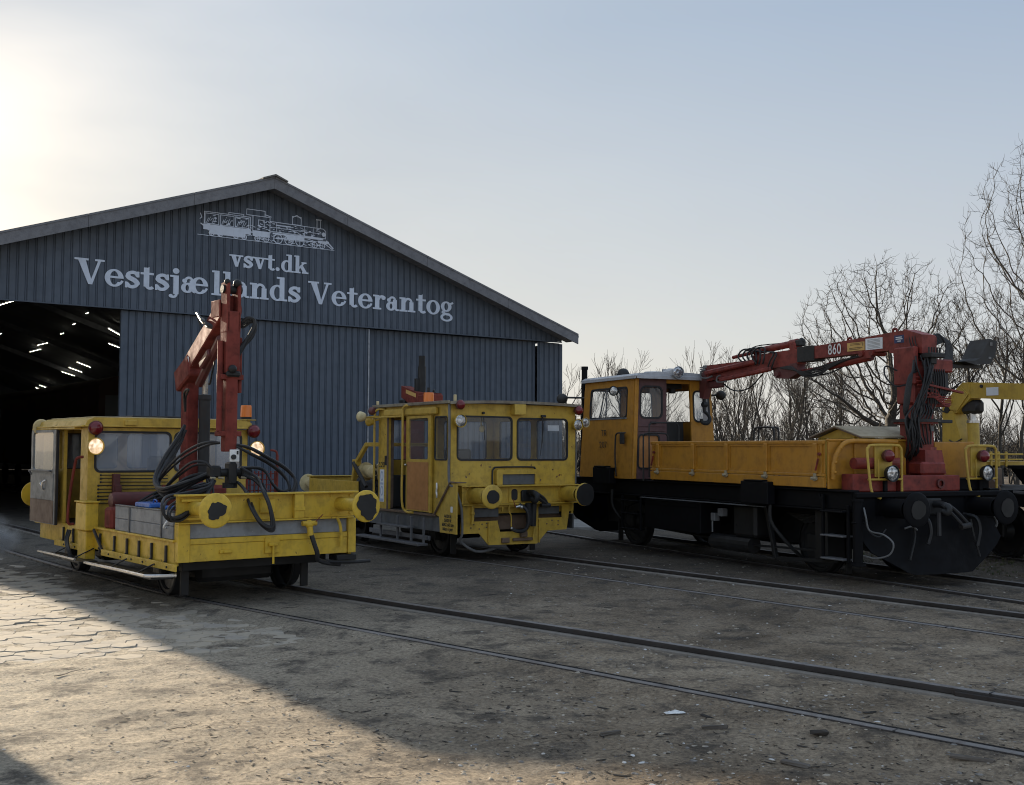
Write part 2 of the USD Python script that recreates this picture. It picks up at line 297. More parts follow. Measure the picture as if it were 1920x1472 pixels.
MAT["ground_soil"] = usdkit.material(stage, "/World/Looks/ground_soil", {
    "g": ("geometry", {}), "sx": ("separate_xyz", {}),
    "n1": ("noise_texture", {"scale": 0.62, "detail": 8, "roughness": 0.70}), "r1": ("rgb_ramp", {"ramp": [(0.33, (0.175, 0.137, 0.098)), (0.47, (0.365, 0.290, 0.208)), (0.66, (0.54, 0.44, 0.325))]}),
    "n2": ("noise_texture", {"scale": 30.0, "detail": 8, "roughness": 0.8}), "r2": ("rgb_ramp", {"ramp": [(0.34, (0.42, 0.41, 0.40)), (0.5, (0.96, 0.96, 0.96)), (0.66, (1.48, 1.46, 1.42))]}),
    "m2": ("mix_color", {"blend_type": "multiply", "fac": 1.0, "use_clamp": False}),
    "n3": ("noise_texture", {"scale": 2.1, "detail": 9, "roughness": 0.74}), "r3": ("rgb_ramp", {"ramp": [(0.50, (0, 0, 0)), (0.62, (0.75, 0.75, 0.75))]}), "m3": ("mix_color", {"b": (0.075, 0.068, 0.062)}),
    "v": ("voronoi_texture", {"scale": 46.0, "randomness": 1.0}), "rv": ("rgb_ramp", {"ramp": [(0.0, (1, 1, 1)), (0.13, (1, 1, 1)), (0.19, (0, 0, 0))]}),
    "vn": ("noise_texture", {"scale": 5.0, "detail": 3}), "vr": ("rgb_ramp", {"ramp": [(0.5, (0, 0, 0)), (0.62, (0.6, 0.6, 0.6))]}), "vm": ("mix_color", {"blend_type": "multiply", "fac": 1.0}), "m4": ("mix_color", {"b": (0.5, 0.48, 0.45)}),
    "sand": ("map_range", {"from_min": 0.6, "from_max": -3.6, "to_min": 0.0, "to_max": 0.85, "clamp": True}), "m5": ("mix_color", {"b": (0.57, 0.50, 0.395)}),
    "oil": ("map_range", {"from_min": 9.5, "from_max": 16.5, "to_min": 0.0, "to_max": 0.74, "clamp": True}), "m6": ("mix_color", {"b": (0.05, 0.047, 0.045)}),  # darkening with depth: oily soil plus painted shade around the vehicles
    "b1": ("bump", {"strength": 1.0, "distance": 0.03}), "b2": ("bump", {"strength": 0.7, "distance": 0.05}),
    "p": ("principled_bsdf", {"roughness": 0.92, "specular_ior_level": 0.15})},
    [("g.position", "sx.vector"), ("g.position", "n1.vector"), ("g.position", "n2.vector"), ("g.position", "n3.vector"), ("g.position", "v.vector"), ("g.position", "vn.vector"),
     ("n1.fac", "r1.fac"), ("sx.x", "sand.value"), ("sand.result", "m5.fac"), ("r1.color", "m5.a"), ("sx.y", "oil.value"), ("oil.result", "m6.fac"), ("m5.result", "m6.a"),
     ("n2.fac", "r2.fac"), ("m6.result", "m2.a"), ("r2.color", "m2.b"), ("n3.fac", "r3.fac"), ("r3.color", "m3.fac"), ("m2.result", "m3.a"),
     ("v.distance", "rv.fac"), ("vn.fac", "vr.fac"), ("rv.color", "vm.a"), ("vr.color", "vm.b"), ("vm.result", "m4.fac"), ("m3.result", "m4.a"),
     ("m4.result", "p.base_color"), ("n3.fac", "b2.height"), ("n2.fac", "b1.height"), ("b2.normal", "b1.normal"), ("b1.normal", "p.normal")], surface="p.BSDF")
def stone(name, a, b):
    MAT[name] = usdkit.material(stage, f"/World/Looks/{name}", {
        "g": ("geometry", {}), "n": ("noise_texture", {"scale": 18.0, "detail": 7, "roughness": 0.7}), "r": ("rgb_ramp", {"ramp": [(0.3, a), (0.7, b)]}),
        "n1": ("noise_texture", {"scale": 2.6, "detail": 6, "roughness": 0.65}), "r1": ("rgb_ramp", {"ramp": [(0.45, (0, 0, 0)), (0.6, (0.85, 0.85, 0.85))]}), "m": ("mix_color", {"b": (0.46, 0.395, 0.305)}),
        "bp": ("bump", {"strength": 0.5, "distance": 0.01}), "p": ("principled_bsdf", {"roughness": 0.9, "specular_ior_level": 0.2})},
        [("g.position", "n.vector"), ("g.position", "n1.vector"), ("n.fac", "r.fac"), ("n1.fac", "r1.fac"), ("r1.color", "m.fac"), ("r.color", "m.a"), ("m.result", "p.base_color"), ("n.fac", "bp.height"), ("bp.normal", "p.normal")], surface="p.BSDF")
stone("paver_a", (0.33, 0.295, 0.245), (0.45, 0.40, 0.335)); stone("paver_b", (0.30, 0.27, 0.23), (0.42, 0.375, 0.32)); stone("paver_c", (0.32, 0.28, 0.225), (0.44, 0.385, 0.31))
stone("pebble_light", (0.5, 0.49, 0.47), (0.7, 0.69, 0.67)); stone("pebble_dark", (0.14, 0.13, 0.12), (0.30, 0.28, 0.255)); stone("litter_brown", (0.04, 0.03, 0.024), (0.10, 0.075, 0.055))
MAT["grass"] = usdkit.material(stage, "/World/Looks/grass", {"o": ("object_info", {}), "r": ("rgb_ramp", {"ramp": [(0, (0.035, 0.055, 0.012)), (0.6, (0.07, 0.085, 0.025)), (1, (0.16, 0.13, 0.06))]}), "p": ("principled_bsdf", {"roughness": 0.7})}, [("o.random", "r.fac"), ("r.color", "p.base_color")], surface="p.BSDF")
MAT["dry_grass"] = usdkit.material(stage, "/World/Looks/dry_grass", {"o": ("object_info", {}), "r": ("rgb_ramp", {"ramp": [(0, (0.09, 0.07, 0.04)), (1, (0.17, 0.14, 0.085))]}), "p": ("principled_bsdf", {"roughness": 0.8})}, [("o.random", "r.fac"), ("r.color", "p.base_color")], surface="p.BSDF")

# ------------------------------------------------------------------ tracks
def dirv(a): a = math.radians(a); return np.array([-math.sin(a), math.cos(a)])
def nrm(a): a = math.radians(a); return np.array([math.cos(a), math.sin(a)])
def rail_line(pts, back, fwd):
    """near rail's running line on the ground, from inside the hall to behind the camera"""
    P = [np.array(p, float) for p in pts]
    return np.array([P[0] + dirv(back) * k for k in (45, 25, 12, 6)] + P + [P[-1] - dirv(fwd) * k for k in (3, 7, 14, 30)])
def dense(P, step=0.25):
    Q = smooth_path(np.c_[P, np.zeros(len(P))], 12)[:, :2]; s = np.r_[0, np.cumsum(np.linalg.norm(np.diff(Q, axis=0), axis=1))]
    t = np.arange(0, s[-1], step); return np.c_[np.interp(t, s, Q[:, 0]), np.interp(t, s, Q[:, 1])]
def offset(P, d):
    T = np.gradient(P, axis=0); T /= np.linalg.norm(T, axis=1, keepdims=True); return P + d * np.c_[-T[:, 1], T[:, 0]]
near = [dense(rail_line([(-7.54, 17.53), (-5.5, 15.02), (-3.91, 13.1), (-2.51, 11.70), (0.01, 9.3), (2.37, 6.98)], 36.8, 46)),
        dense(rail_line([(-4.6, 22.8), (-2.2, 19.25), (-0.45, 16.98), (2.71, 12.98), (4.73, 10.42)], 36, 39)),
        dense(rail_line([(0.05, 24.9), (2.09, 20.44), (4.41, 15.76), (5.87, 12.92)], 25, 27.5)),
        dense(rail_line([(3.2, 29.2), (6.55, 21.4), (8.6, 16.8), (10.0, 13.75)], 23.5, 25))]
far_ = [offset(p, 1.505) for p in near]
RAIL_TOP = 0.05
rails = []                                                      # (points, side): side +1 when the gauge side lies at the far right
for a, b in zip(near, far_): rails += [(a, 1), (b, -1)]
trees_ = [cKDTree(r[0]) for r in rails]
norms_ = []
for r, s in rails:
    T = np.gradient(r, axis=0); T /= np.linalg.norm(T, axis=1, keepdims=True); norms_.append(np.c_[-T[:, 1], T[:, 0]])
def ground_h(x, y, fine=True):
    x, y = np.asarray(x, float), np.asarray(y, float); P = np.stack([x, y, 0 * x], -1)
    h = 0.05 * (meshkit.fbm(P * 0.35, 3, 5) - 0.5) + 0.034 * (meshkit.fbm(P * 1.7, 3, 8) - 0.5)
    if fine: h = h + 0.022 * (meshkit.fbm(P * 7.0, 3, 11) - 0.5)
    xy = np.c_[x.ravel(), y.ravel()]; h = h.ravel()
    for k, (r, s) in enumerate(rails):
        d, i = trees_[k].query(xy, distance_upper_bound=1.2); ok = np.isfinite(d)
        if not ok.any(): continue
        q = (xy[ok] - r[i[ok]]); side = (q * norms_[k][i[ok]]).sum(1) * s; a = np.abs(side)        # side > 0: between the rails
        flush = 0.044 if k in (0, 2) else 0.02
        if k in (1, 3, 5, 7): target = np.where(a < 0.12, -0.035, np.where(side > 0, np.where(a < 0.26, -0.022, -0.010), flush))
        else: target = np.where(side > 0, np.where(a < 0.10, -0.03, 0.036), np.where(a < 0.05, flush - 0.004, flush))
        w = np.exp(-(np.maximum(a - 0.06, 0) / 0.16) ** 2)
        h[ok] = h[ok] * (1 - 0.85 * w) + target * w
    return h.reshape(x.shape)
xs = np.unique(np.r_[-300, -200, -140, -90, -60, -40, -28, -20, -15, np.arange(-12, -6, 0.2), np.arange(-6, 5.2, 0.045), np.arange(5.2, 9.5, 0.07), np.arange(9.5, 16, 0.3), 18, 22, 28, 40, 60, 90, 140, 200, 300])
ys = np.unique(np.r_[-60, -30, -15, -8, -4, -1, np.arange(1, 4.8, 0.3), np.arange(4.8, 12.5, 0.045), np.arange(12.5, 18, 0.07), np.arange(18, 26, 0.2), np.arange(26, 40, 0.8), 45, 52, 60, 75, 100, 140, 200, 300])
X, Y = np.meshgrid(xs, ys)
Z = ground_h(X, Y)
g = np.stack([X, Y, Z], -1)
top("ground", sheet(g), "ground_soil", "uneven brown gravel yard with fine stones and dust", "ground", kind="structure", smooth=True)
def sweep(P, prof, z):
    """profile (lateral, height) along the ground line P"""
    T = np.gradient(P, axis=0); T /= np.linalg.norm(T, axis=1, keepdims=True); N = np.c_[-T[:, 1], T[:, 0]]
    G = np.array([np.c_[P[i] + np.outer(prof[:, 0], N[i]), np.full(len(prof), z[i]) + prof[:, 1]] for i in range(len(P))])
    return sheet(G[:, ::-1])
def rail_geo(P):
    z = RAIL_TOP + 0.006 * (meshkit.noise(np.c_[P * 0.5, np.zeros(len(P))], 3) - 0.5)
    left = sweep(P, np.array([(-0.024, -0.0005), (-0.033, -0.006), (-0.036, -0.016), (-0.036, -0.045), (-0.014, -0.06), (-0.014, -0.14)]), z)
    right = sweep(P, np.array([(0.012, -0.14), (0.012, -0.06), (0.036, -0.045), (0.036, -0.016), (0.033, -0.006), (0.024, -0.0005)]), z)
    topm = sweep(P, np.array([(-0.031, -0.004), (-0.0245, 0.0004), (0.0, 0.0015), (0.0245, 0.0004), (0.031, -0.004)]), z)
    return cat(left, right), topm
track_label = ["curved track in the foreground that the front crane trolley stands on", "track crossing the middle of the yard in front of the boxy cab trolley",
               "track under the orange crane locomotive at the right", "rearmost track under the yellow crane wagon at the far right"]
for k, lab in enumerate(track_label):
    t = thing("railway_track", lab, "railway track", group=None)
    for P in (near[k], far_[k]):
        P = P[(P[:, 1] > -6) & (P[:, 1] < 75)]
        body, tp = rail_geo(P)
        if P is not None and np.allclose(P[0], far_[k][(far_[k][:, 1] > -6) & (far_[k][:, 1] < 75)][0]): part(t, "rail_foot", sweep(P, np.array([(-0.078, -0.12), (-0.074, -0.062), (-0.064, -0.055), (-0.020, -0.050), (-0.012, -0.075)]), np.full(len(P), RAIL_TOP)), "dust_grey")
        else: part(t, "flangeway", sweep(P, np.array([(0.0362, -0.012), (0.040, -0.040), (0.074, -0.040), (0.090, -0.004), (0.105, -0.016)]), np.full(len(P), RAIL_TOP)), "wet_dirt")  # dark strip paints the shadow line in the flangeway groove
        rp = part(t, "rail", body, "rail_steel", 40); part(rp, "running_surface", tp, "rail_top")
    # fishplate joints
    for (jx, jy) in {0: [(2.42, 6.86), (3.52, 8.08)], 1: [(4.2, 11.1)], 2: [], 3: []}[k]:
        best = min((near[k], far_[k]), key=lambda P: np.linalg.norm(P - (jx, jy), axis=1).min()); i = int(np.argmin(np.linalg.norm(best - (jx, jy), axis=1)))
        T = best[i + 1] - best[i - 1]; T /= np.linalg.norm(T); ang = math.degrees(math.atan2(T[1], T[0]))
        part(t, "rail_joint", move(rot(box(-0.006, 0.006, -0.04, 0.04, -0.04, 0.004, 0.001), (0, 0, 1), ang), (*best[i], RAIL_TOP)), "ink_black")
        part(t, "fishplate", move(rot(cat(box(-0.25, 0.25, 0.037, 0.055, -0.06, -0.02), box(-0.25, 0.25, -0.055, -0.037, -0.06, -0.02)), (0, 0, 1), ang), (*best[i], RAIL_TOP)), "rail_steel")

# ------------------------------------------------------------------ hexagonal paving beside the first track
rng = np.random.default_rng(4)
pv = thing("pavement", "worn hexagonal concrete paving half covered by sand beside the first track", "pavement", kind="structure")
edge = offset(near[0], -0.22); edge = edge[(edge[:, 1] > 10.6) & (edge[:, 1] < 19)]
region = sg.Polygon(list(map(tuple, edge)) + [(-1.5, 10.35), (-2.6, 9.75), (-3.5, 9.25), (-4.6, 8.95), (-6.5, 8.4), (-12, 11), (-13.5, 17.5)])
S = 0.125                                                         # hexagon circumradius
hexes = []
ca, sa = math.cos(0.75), math.sin(0.75)
for i in range(-86, 87):
    for j in range(-86, 87):
        u, v = S * 1.5 * i, S * math.sqrt(3) * (j + 0.5 * (i % 2)); x, y = -5 + u * ca - v * sa, 12 + u * sa + v * ca
        if region.contains(sg.Point(x, y)) and abs(x / y) < 0.50: hexes.append((math.hypot(x, y), x, y))
hexes.sort()
ring_ = region.exterior
def hex_geo(x, y):
    a = np.arange(6) / 6 * 2 * PI + 0.75; r0, r1 = S * 0.993, S * 0.97
    z = 0.0045 + rng.normal(0, 0.0018) + float(ground_h(np.array([x]), np.array([y]), False)[0]) * 0.8 - 0.016 * max(0.0, 1 - ring_.distance(sg.Point(x, y)) / 0.7) * rng.random() - (0.008 if rng.random() < 0.22 else 0); tx, ty = rng.normal(0, 0.007, 2)
    rim = lambda r, h: np.c_[x + r * np.cos(a), y + r * np.sin(a), z + h + tx * r * np.cos(a) + ty * r * np.sin(a)]
    V = np.vstack([rim(r0, -0.05), rim(r0, -0.006), rim(r1, 0.0), [[x, y, z + 0.001]]]); F = []
    for k in range(6):
        n = (k + 1) % 6
        for b in (0, 6): F += [(b + k, b + n, b + 6 + n), (b + k, b + 6 + n, b + 6 + k)]
        F.append((12 + k, 12 + n, 18))
    return V, np.array(F)
rest = []
for q, (d, x, y) in enumerate(hexes):
    gm = hex_geo(x, y)
    if rng.random() < 0.05 and q > 20: continue
    if q < 300: part(pv, "paving_stone", gm, ("paver_a", "paver_b", "paver_c")[rng.integers(3)])
    else: rest.append(gm)
if rest:
    p = numbered(pv, "far_paving_stones"); tag(usdkit.mesh(stage, p, cat(*rest), MAT["paver_a"]).GetPrim(), kind="stuff")
top("concrete_slab", box(0.4, 3.4, 24.6, 27.2, -0.05, 0.055, 0.01), "concrete", "pale concrete slab lying between the yard trolley and the orange locomotive", "slab", kind="structure")

# ------------------------------------------------------------------ the hall
HX, HY, HA = -9.3020, 26.6, 36.3
hall = thing("train_hall", "large dark slate blue corrugated train hall with white lettering on its gable", "hall", (HX, HY, 0), HA)
RX, RZ, RS = 3.62, 8.58, 0.337                                     # ridge at the wall, slope
XL, XR, ZB = -5.79, 13.45, 5.06
CLAD = ("cladding", "cladding_b", "cladding_c")
def roofline(x): return RZ - 0.06 - RS * abs(x - RX)
def clad(x0, x1, z0, zt, y=0.0, depth=0.022, pitch=0.195):
    """trapezoid cladding: wide ribs proud (towards -y), narrow grooves; zt: top height or function of x"""
    n0 = math.floor(x0 / pitch) - 1; prof = []
    for k in range(n0, int(x1 / pitch) + 2):
        b = k * pitch
        prof += [(b, 0), (b + 0.128, 0), (b + 0.134, depth), (b + 0.144, depth), (b + 0.152, 0.008), (b + 0.168, 0.008), (b + 0.174, depth), (b + 0.188, depth)]
    prof = np.array(prof); xsx = np.unique(np.clip(np.r_[prof[:, 0], RX], x0, x1)); yy = np.interp(xsx, prof[:, 0], prof[:, 1])
    f = zt if callable(zt) else (lambda q: zt)
    lo = np.c_[xsx, y + yy, np.full(len(xsx), z0)]; hi = np.c_[xsx, y + yy, [f(q) for q in xsx]]; bk = hi + [0, 0.06, 0]
    return sheet(np.stack([lo, hi, bk])[:, ::-1])
for k, x in enumerate(np.arange(XL, XR - 0.01, 0.975)):
    part(hall, "wall_panel", clad(x + 0.001, min(x + 0.974, XR), ZB, roofline), CLAD[(k * 7 + k // 3) % 3])
part(hall, "gable_drip_edge", box(XL, XR, -0.012, 0.06, ZB - 0.03, ZB - 0.002), "cladding")
def door_leaf(x0, x1, y):
    k = 0
    d = part(hall, "sliding_door", cat(box(x0, x1, y + 0.03, y + 0.09, 0.06, ZB - 0.04), box(x0, x0 + 0.16, y - 0.012, y + 0.029, 0.06, ZB - 0.04)), "cladding", label=None)
    for x in np.arange(x0 + 0.162, x1 - 0.01, 0.975): part(d, "door_panel", clad(x, min(x + 0.973, x1), 0.06, ZB - 0.04, y), CLAD[(k * 5 + int(x)) % 3]); k += 1
    return d
door_leaf(0.0, 6.70, 0.10); door_leaf(6.74, 12.56, 0.20)
part(hall, "door_edge_strip", box(6.695, 6.735, 0.06, 0.24, 0.06, ZB - 0.05), "zinc")
part(hall, "corner_wall", clad(12.58, XR, 0.0, ZB - 0.04, 0.12), "cladding")
part(hall, "corner_wall", clad(XL, -5.3, 0.0, ZB - 0.04, 0.12), "cladding")
LEN = 62.0
part(hall, "side_wall", box(XR - 0.02, XR + 0.1, 0.10, LEN, 0, 5.0), "cladding")
part(hall, "side_wall", box(XL - 0.1, XL + 0.02, 0.10, LEN, 0, 5.0), "cladding")
part(hall, "back_wall", prism([(XL, 0), (XR, 0), (XR, roofline(XR)), (RX, roofline(RX)), (XL, roofline(XL))], "y", LEN, LEN + 0.1), "hall_inside")
part(hall, "lining", cat(box(XR - 0.16, XR - 0.05, 0.4, LEN, 0, 5.0), box(XL + 0.05, XL + 0.16, 0.4, LEN, 0, 5.0)), "hall_inside")
for s in (-1, 1):
    ex = RX + s * 10.02; ez = RZ - RS * 10.02
    part(hall, "roof", prism([(RX, RZ), (ex, ez), (ex, ez + 0.09), (RX, RZ + 0.09)], "y", -0.46, LEN + 0.3), "roof_sheet")
    part(hall, "ceiling_lining", prism([(RX, RZ - 0.12), (RX + s * 9.5, RZ - 0.12 - RS * 9.5), (RX + s * 9.5, RZ - 0.08 - RS * 9.5), (RX, RZ - 0.08)], "y", 0.3, LEN), "hall_inside")
    part(hall, "eave_gutter", tube([(ex + s * 0.06, -0.44, ez - 0.0), (ex + s * 0.06, LEN, ez - 0.0)], 0.07, 10), "zinc", 40)
    # barge boards: butt-jointed lengths, upper and lower board
    cuts = np.array([0, 2.1, 4.6, 7.4, 10.08])
    for a, b in zip(cuts[:-1], cuts[1:]):
        a2, b2 = a + 0.004, b - 0.004
        for (o0, o1, yy) in ((-0.215, 0.045, -0.50), (0.048, 0.098, -0.512)):
            pts = [(RX + s * a2, RZ - RS * a2 + o0), (RX + s * b2, RZ - RS * b2 + o0), (RX + s * b2, RZ - RS * b2 + o1), (RX + s * a2, RZ - RS * a2 + o1)]
            part(hall, "barge_board", prism(pts if s > 0 else pts[::-1], "y", yy, yy + 0.04), "barge_wood")
    part(hall, "soffit", prism([(RX, RZ - 0.16), (RX + s * 10.0, RZ - 0.16 - RS * 10.0), (RX + s * 10.0, RZ - 0.13 - RS * 10.0), (RX, RZ - 0.13)], "y", -0.455, 0.0), "barge_wood")
part(hall, "ridge_cap", prism([(RX - 0.34, RZ + 0.10 - 0.34 * RS), (RX, RZ + 0.10), (RX + 0.34, RZ + 0.10 - 0.34 * RS), (RX + 0.34, RZ + 0.135 - 0.34 * RS), (RX, RZ + 0.15), (RX - 0.34, RZ + 0.135 - 0.34 * RS)], "y", -0.56, LEN), "roof_sheet")
for y in (9, 17, 25.5, 34, 42, 51):
    for s in (-1, 1):
        part(hall, "roof_beam", prism([(RX, RZ - 0.20), (RX + s * 9.3, RZ - 0.20 - RS * 9.3), (RX + s * 9.3, RZ - 0.45 - RS * 9.3), (RX, RZ - 0.45)], "y", y, y + 0.14), "hall_inside")
# serif lettering: x-height 0.66, capitals 1, stems 0.17
def L(pts, w, cap="flat"): return sg.LineString(pts).buffer(w / 2, cap_style=cap, join_style="round", quad_segs=6)
def el(cx, cz, rx, rz): return affinity.scale(sg.Point(cx, cz).buffer(1, quad_segs=14), rx, rz)
def ring(cx, cz, rx, rz, side=0.155, thin=0.055): return el(cx, cz, rx, rz).difference(el(cx, cz, rx - side, rz - thin))
def bx(x0, x1, z0, z1): return sg.box(x0, z0, x1, z1)
def U(gs):
    out = sg.Polygon()
    for q in gs: out = out.union(q.buffer(0), grid_size=1e-4)
    return out
def serif(x, z, w=0.34, h=0.05): return bx(x - w / 2, x + w / 2, z, z + h)
def arcp(cx, cz, rx, rz, a0, a1, n=14): return [(cx + rx * math.cos(math.radians(a0 + (a1 - a0) * i / n)), cz + rx * 0 + rz * math.sin(math.radians(a0 + (a1 - a0) * i / n))) for i in range(n + 1)]
def glyph(c):
    xh = 0.66
    if c in "Vv":
        h, w = (1.0, 0.92) if c == "V" else (xh, 0.66); m = w * 0.53; t = 0.2 if c == "V" else 0.17
        g = U([sg.Polygon([(0.06, h), (0.06 + t + 0.03, h), (m + 0.06, 0.0), (m - 0.06, 0.0)]), sg.Polygon([(w - 0.16, h), (w - 0.09, h), (m + 0.05, 0), (m - 0.02, 0.0)]),
                       bx(-0.04, 0.40 if c == "V" else 0.34, h - 0.05, h), bx(w - 0.28, w + 0.02, h - 0.05, h)]); return g, w
    if c == "e": return U([ring(0.31, 0.33, 0.31, 0.345).difference(bx(0.33, 0.7, 0.16, 0.335)), bx(0.08, 0.60, 0.335, 0.39), L(arcp(0.33, 0.33, 0.27, 0.30, -72, -20), 0.06)]), 0.62
    if c == "o": return ring(0.32, 0.33, 0.32, 0.345), 0.64
    if c == "s":
        p = smooth_path([(0.44, 0.50, 0), (0.36, 0.61, 0), (0.22, 0.62, 0), (0.10, 0.53, 0), (0.14, 0.41, 0), (0.34, 0.30, 0), (0.43, 0.17, 0), (0.33, 0.05, 0), (0.18, 0.04, 0), (0.07, 0.15, 0)], 6)[:, :2]
        return U([L(p, 0.105, "round"), L(p[22:36], 0.16, "round"), bx(0.43, 0.485, 0.45, 0.66), bx(0.02, 0.075, 0.0, 0.21)]), 0.50
    if c == "t": return U([bx(0.11, 0.28, 0.10, 0.86), sg.Polygon([(0.0, xh - 0.06), (0.11, xh - 0.06), (0.28, 0.90), (0.28, xh)]), bx(0.0, 0.44, xh - 0.06, xh), L(arcp(0.32, 0.16, 0.125, 0.13, 180, 320), 0.09)]), 0.44
    if c == "j": return U([bx(0.12, 0.29, -0.10, xh), bx(0.0, 0.29, xh - 0.05, xh), el(0.2, 0.86, 0.105, 0.105), L(arcp(0.10, -0.12, 0.115, 0.12, 0, -120), 0.07), el(0.02, -0.20, 0.06, 0.06)]), 0.33
    if c == "l": return U([bx(0.09, 0.26, 0, 1.03), bx(0.0, 0.1, 0.98, 1.03), serif(0.175, 0, 0.37)]), 0.36
    if c == "a": return U([bx(0.33, 0.49, 0.06, 0.50), L(arcp(0.29, 0.47, 0.13, 0.155, 0, 165), 0.07), el(0.13, 0.48, 0.075, 0.075), ring(0.23, 0.19, 0.215, 0.20, 0.14, 0.055).difference(bx(0.36, 0.7, 0, 0.5)), L([(0.36, 0.38), (0.2, 0.36)], 0.05), L(arcp(0.53, 0.11, 0.10, 0.085, 180, 300), 0.06)]), 0.58
    if c == "æ":
        a, _ = glyph("a"); e, _ = glyph("e"); return U([a.difference(bx(0.495, 0.9, -0.1, 0.7)), affinity.translate(e, 0.37, 0)]), 1.0
    if c == "n": return U([bx(0.09, 0.26, 0, xh), bx(0.0, 0.1, xh - 0.05, xh), bx(0.47, 0.64, 0, 0.46), L(arcp(0.40, 0.44, 0.155, 0.18, 15, 170), 0.08), serif(0.17, 0, 0.34), serif(0.56, 0, 0.34)]), 0.74
    if c == "d": return U([ring(0.30, 0.33, 0.30, 0.345).difference(bx(0.42, 0.7, -0.1, 0.8)), bx(0.40, 0.57, 0.0, 1.03), bx(0.28, 0.42, 0.98, 1.03), bx(0.40, 0.69, 0, 0.05)]), 0.68
    if c == "r": return U([bx(0.09, 0.26, 0, xh), bx(0.0, 0.1, xh - 0.05, xh), serif(0.17, 0, 0.36), L(arcp(0.40, 0.46, 0.15, 0.17, 75, 175), 0.075), el(0.46, 0.56, 0.085, 0.085)]), 0.53
    if c == "g": return U([ring(0.27, 0.42, 0.25, 0.245, 0.14, 0.05), ring(0.29, -0.12, 0.29, 0.19, 0.10, 0.06), L([(0.16, 0.21), (0.10, 0.12), (0.22, 0.055), (0.42, 0.03)], 0.09, "round"), L([(0.45, 0.55), (0.60, 0.63)], 0.07)]), 0.60
    if c == "k": return U([bx(0.09, 0.26, 0, 1.03), bx(0.0, 0.1, 0.98, 1.03), serif(0.17, 0, 0.34), L([(0.24, 0.26), (0.56, 0.63)], 0.06), sg.Polygon([(0.33, 0.40), (0.45, 0.50), (0.74, 0.0), (0.54, 0.0)]), bx(0.42, 0.68, xh - 0.05, xh), bx(0.46, 0.80, 0, 0.05)]), 0.76
    if c == ".": return el(0.12, 0.09, 0.095, 0.095), 0.28
    return sg.Polygon(), 0.30
def serif_text(s, x0, x1, z, size, gaps=()):
    gl, x = [], 0
    for i, ch in enumerate(s):
        g, w = glyph(ch); gl.append((g, x)); x += w + 0.055 + dict(gaps).get(i, 0)
    k = (x1 - x0) / (x - 0.055)
    return [affinity.translate(affinity.scale(g, k, size, origin=(0, 0)).buffer(0.009, quad_segs=3), x0 + gx * k, z) for g, gx in gl if not g.is_empty]
for s, x0, x1, z, size, gaps in (("Vestsjællands", -1.10, 4.60, 5.57, 0.585, ((6, 0.10),)), ("Veterantog", 4.86, 9.40, 5.575, 0.575, ()), ("vsvt.dk", 2.66, 4.80, 6.345, 0.43, ())):
    w = part(hall, "lettering", prism(serif_text(s, x0, x1, z, size, gaps)[0], "y", -0.012, -0.005), "letter_paint")
    for gq in serif_text(s, x0, x1, z, size, gaps)[1:]: part(w, "letter", prism(gq, "y", -0.012, -0.005), "letter_paint")
# line drawing of a steam engine with its carriages
def ln(pts, w=0.018): return L(pts, w, "round")
def rect(x0, x1, z0, z1, w=0.016): return ln([(x0, z0), (x1, z0), (x1, z1), (x0, z1), (x0, z0)], w)
dr = [ln([(0, 0.05), (3.78, 0.05)], 0.014), rect(0.16, 1.38, 0.30, 0.66), bx(0.14, 1.40, 0.20, 0.34), bx(0.3, 1.25, 0.10, 0.22), ln([(0.08, 0.34), (0.2, 0.26)], 0.03), ln([(0.06, 0.6), (0.1, 0.5), (0.05, 0.46)], 0.02)]
for q in (0.18, 0.58, 0.98): dr += [rect(q, q + 0.36, 0.36, 0.62)] + [ln([(q + 0.04 + 0.05 * j, 0.38 + 0.03 * (j % 3)), (q + 0.09 + 0.05 * j, 0.50 + 0.03 * (j % 2))], 0.012) for j in range(5)]
dr += [rect(0.8, 1.2, 0.66, 0.71), rect(1.28, 1.78, 0.72, 0.87), ln([(1.78, 0.78), (1.95, 0.74)], 0.02), rect(1.45, 1.92, 0.30, 0.72), rect(1.60, 1.76, 0.46, 0.62), bx(1.45, 1.92, 0.18, 0.33),
       ln([(1.92, 0.62), (3.45, 0.60), (3.52, 0.54), (3.52, 0.34), (1.92, 0.36)]), rect(2.55, 2.80, 0.62, 0.84), ln([(2.55, 0.80), (2.67, 0.88), (2.80, 0.80)]), rect(3.26, 3.36, 0.60, 0.84), bx(3.23, 3.39, 0.82, 0.85), ln([(1.95, 0.47), (3.5, 0.46)], 0.014), ln([(2.1, 0.54), (2.5, 0.54)], 0.03),
       bx(2.0, 3.45, 0.29, 0.335), bx(2.4, 2.9, 0.20, 0.30), ln([(2.1, 0.2), (3.2, 0.22)], 0.03), el(3.46, 0.45, 0.05, 0.06), bx(3.3, 3.62, 0.2, 0.27), ln([(3.55, 0.28), (3.74, 0.10)], 0.035), ln([(3.5, 0.2), (3.72, 0.07)], 0.025)]
for q in (2.1, 2.9, 3.15): dr.append(ln([(q, 0.36), (q, 0.60)], 0.012))
for q, r in ((0.36, 0.075), (0.58, 0.075), (1.0, 0.075), (1.22, 0.075), (1.58, 0.08), (1.82, 0.08), (2.15, 0.13), (2.46, 0.13), (2.77, 0.13), (3.2, 0.085), (3.42, 0.085)):
    dr.append(el(q, 0.05 + r, r, r).difference(el(q, 0.05 + r, r - 0.02, r - 0.02))); dr.append(ln([(q - r, 0.05 + r), (q + r, 0.05 + r)], 0.012)); dr.append(ln([(q, 0.05), (q, 0.05 + 2 * r)], 0.012))
rg = np.random.default_rng(8)
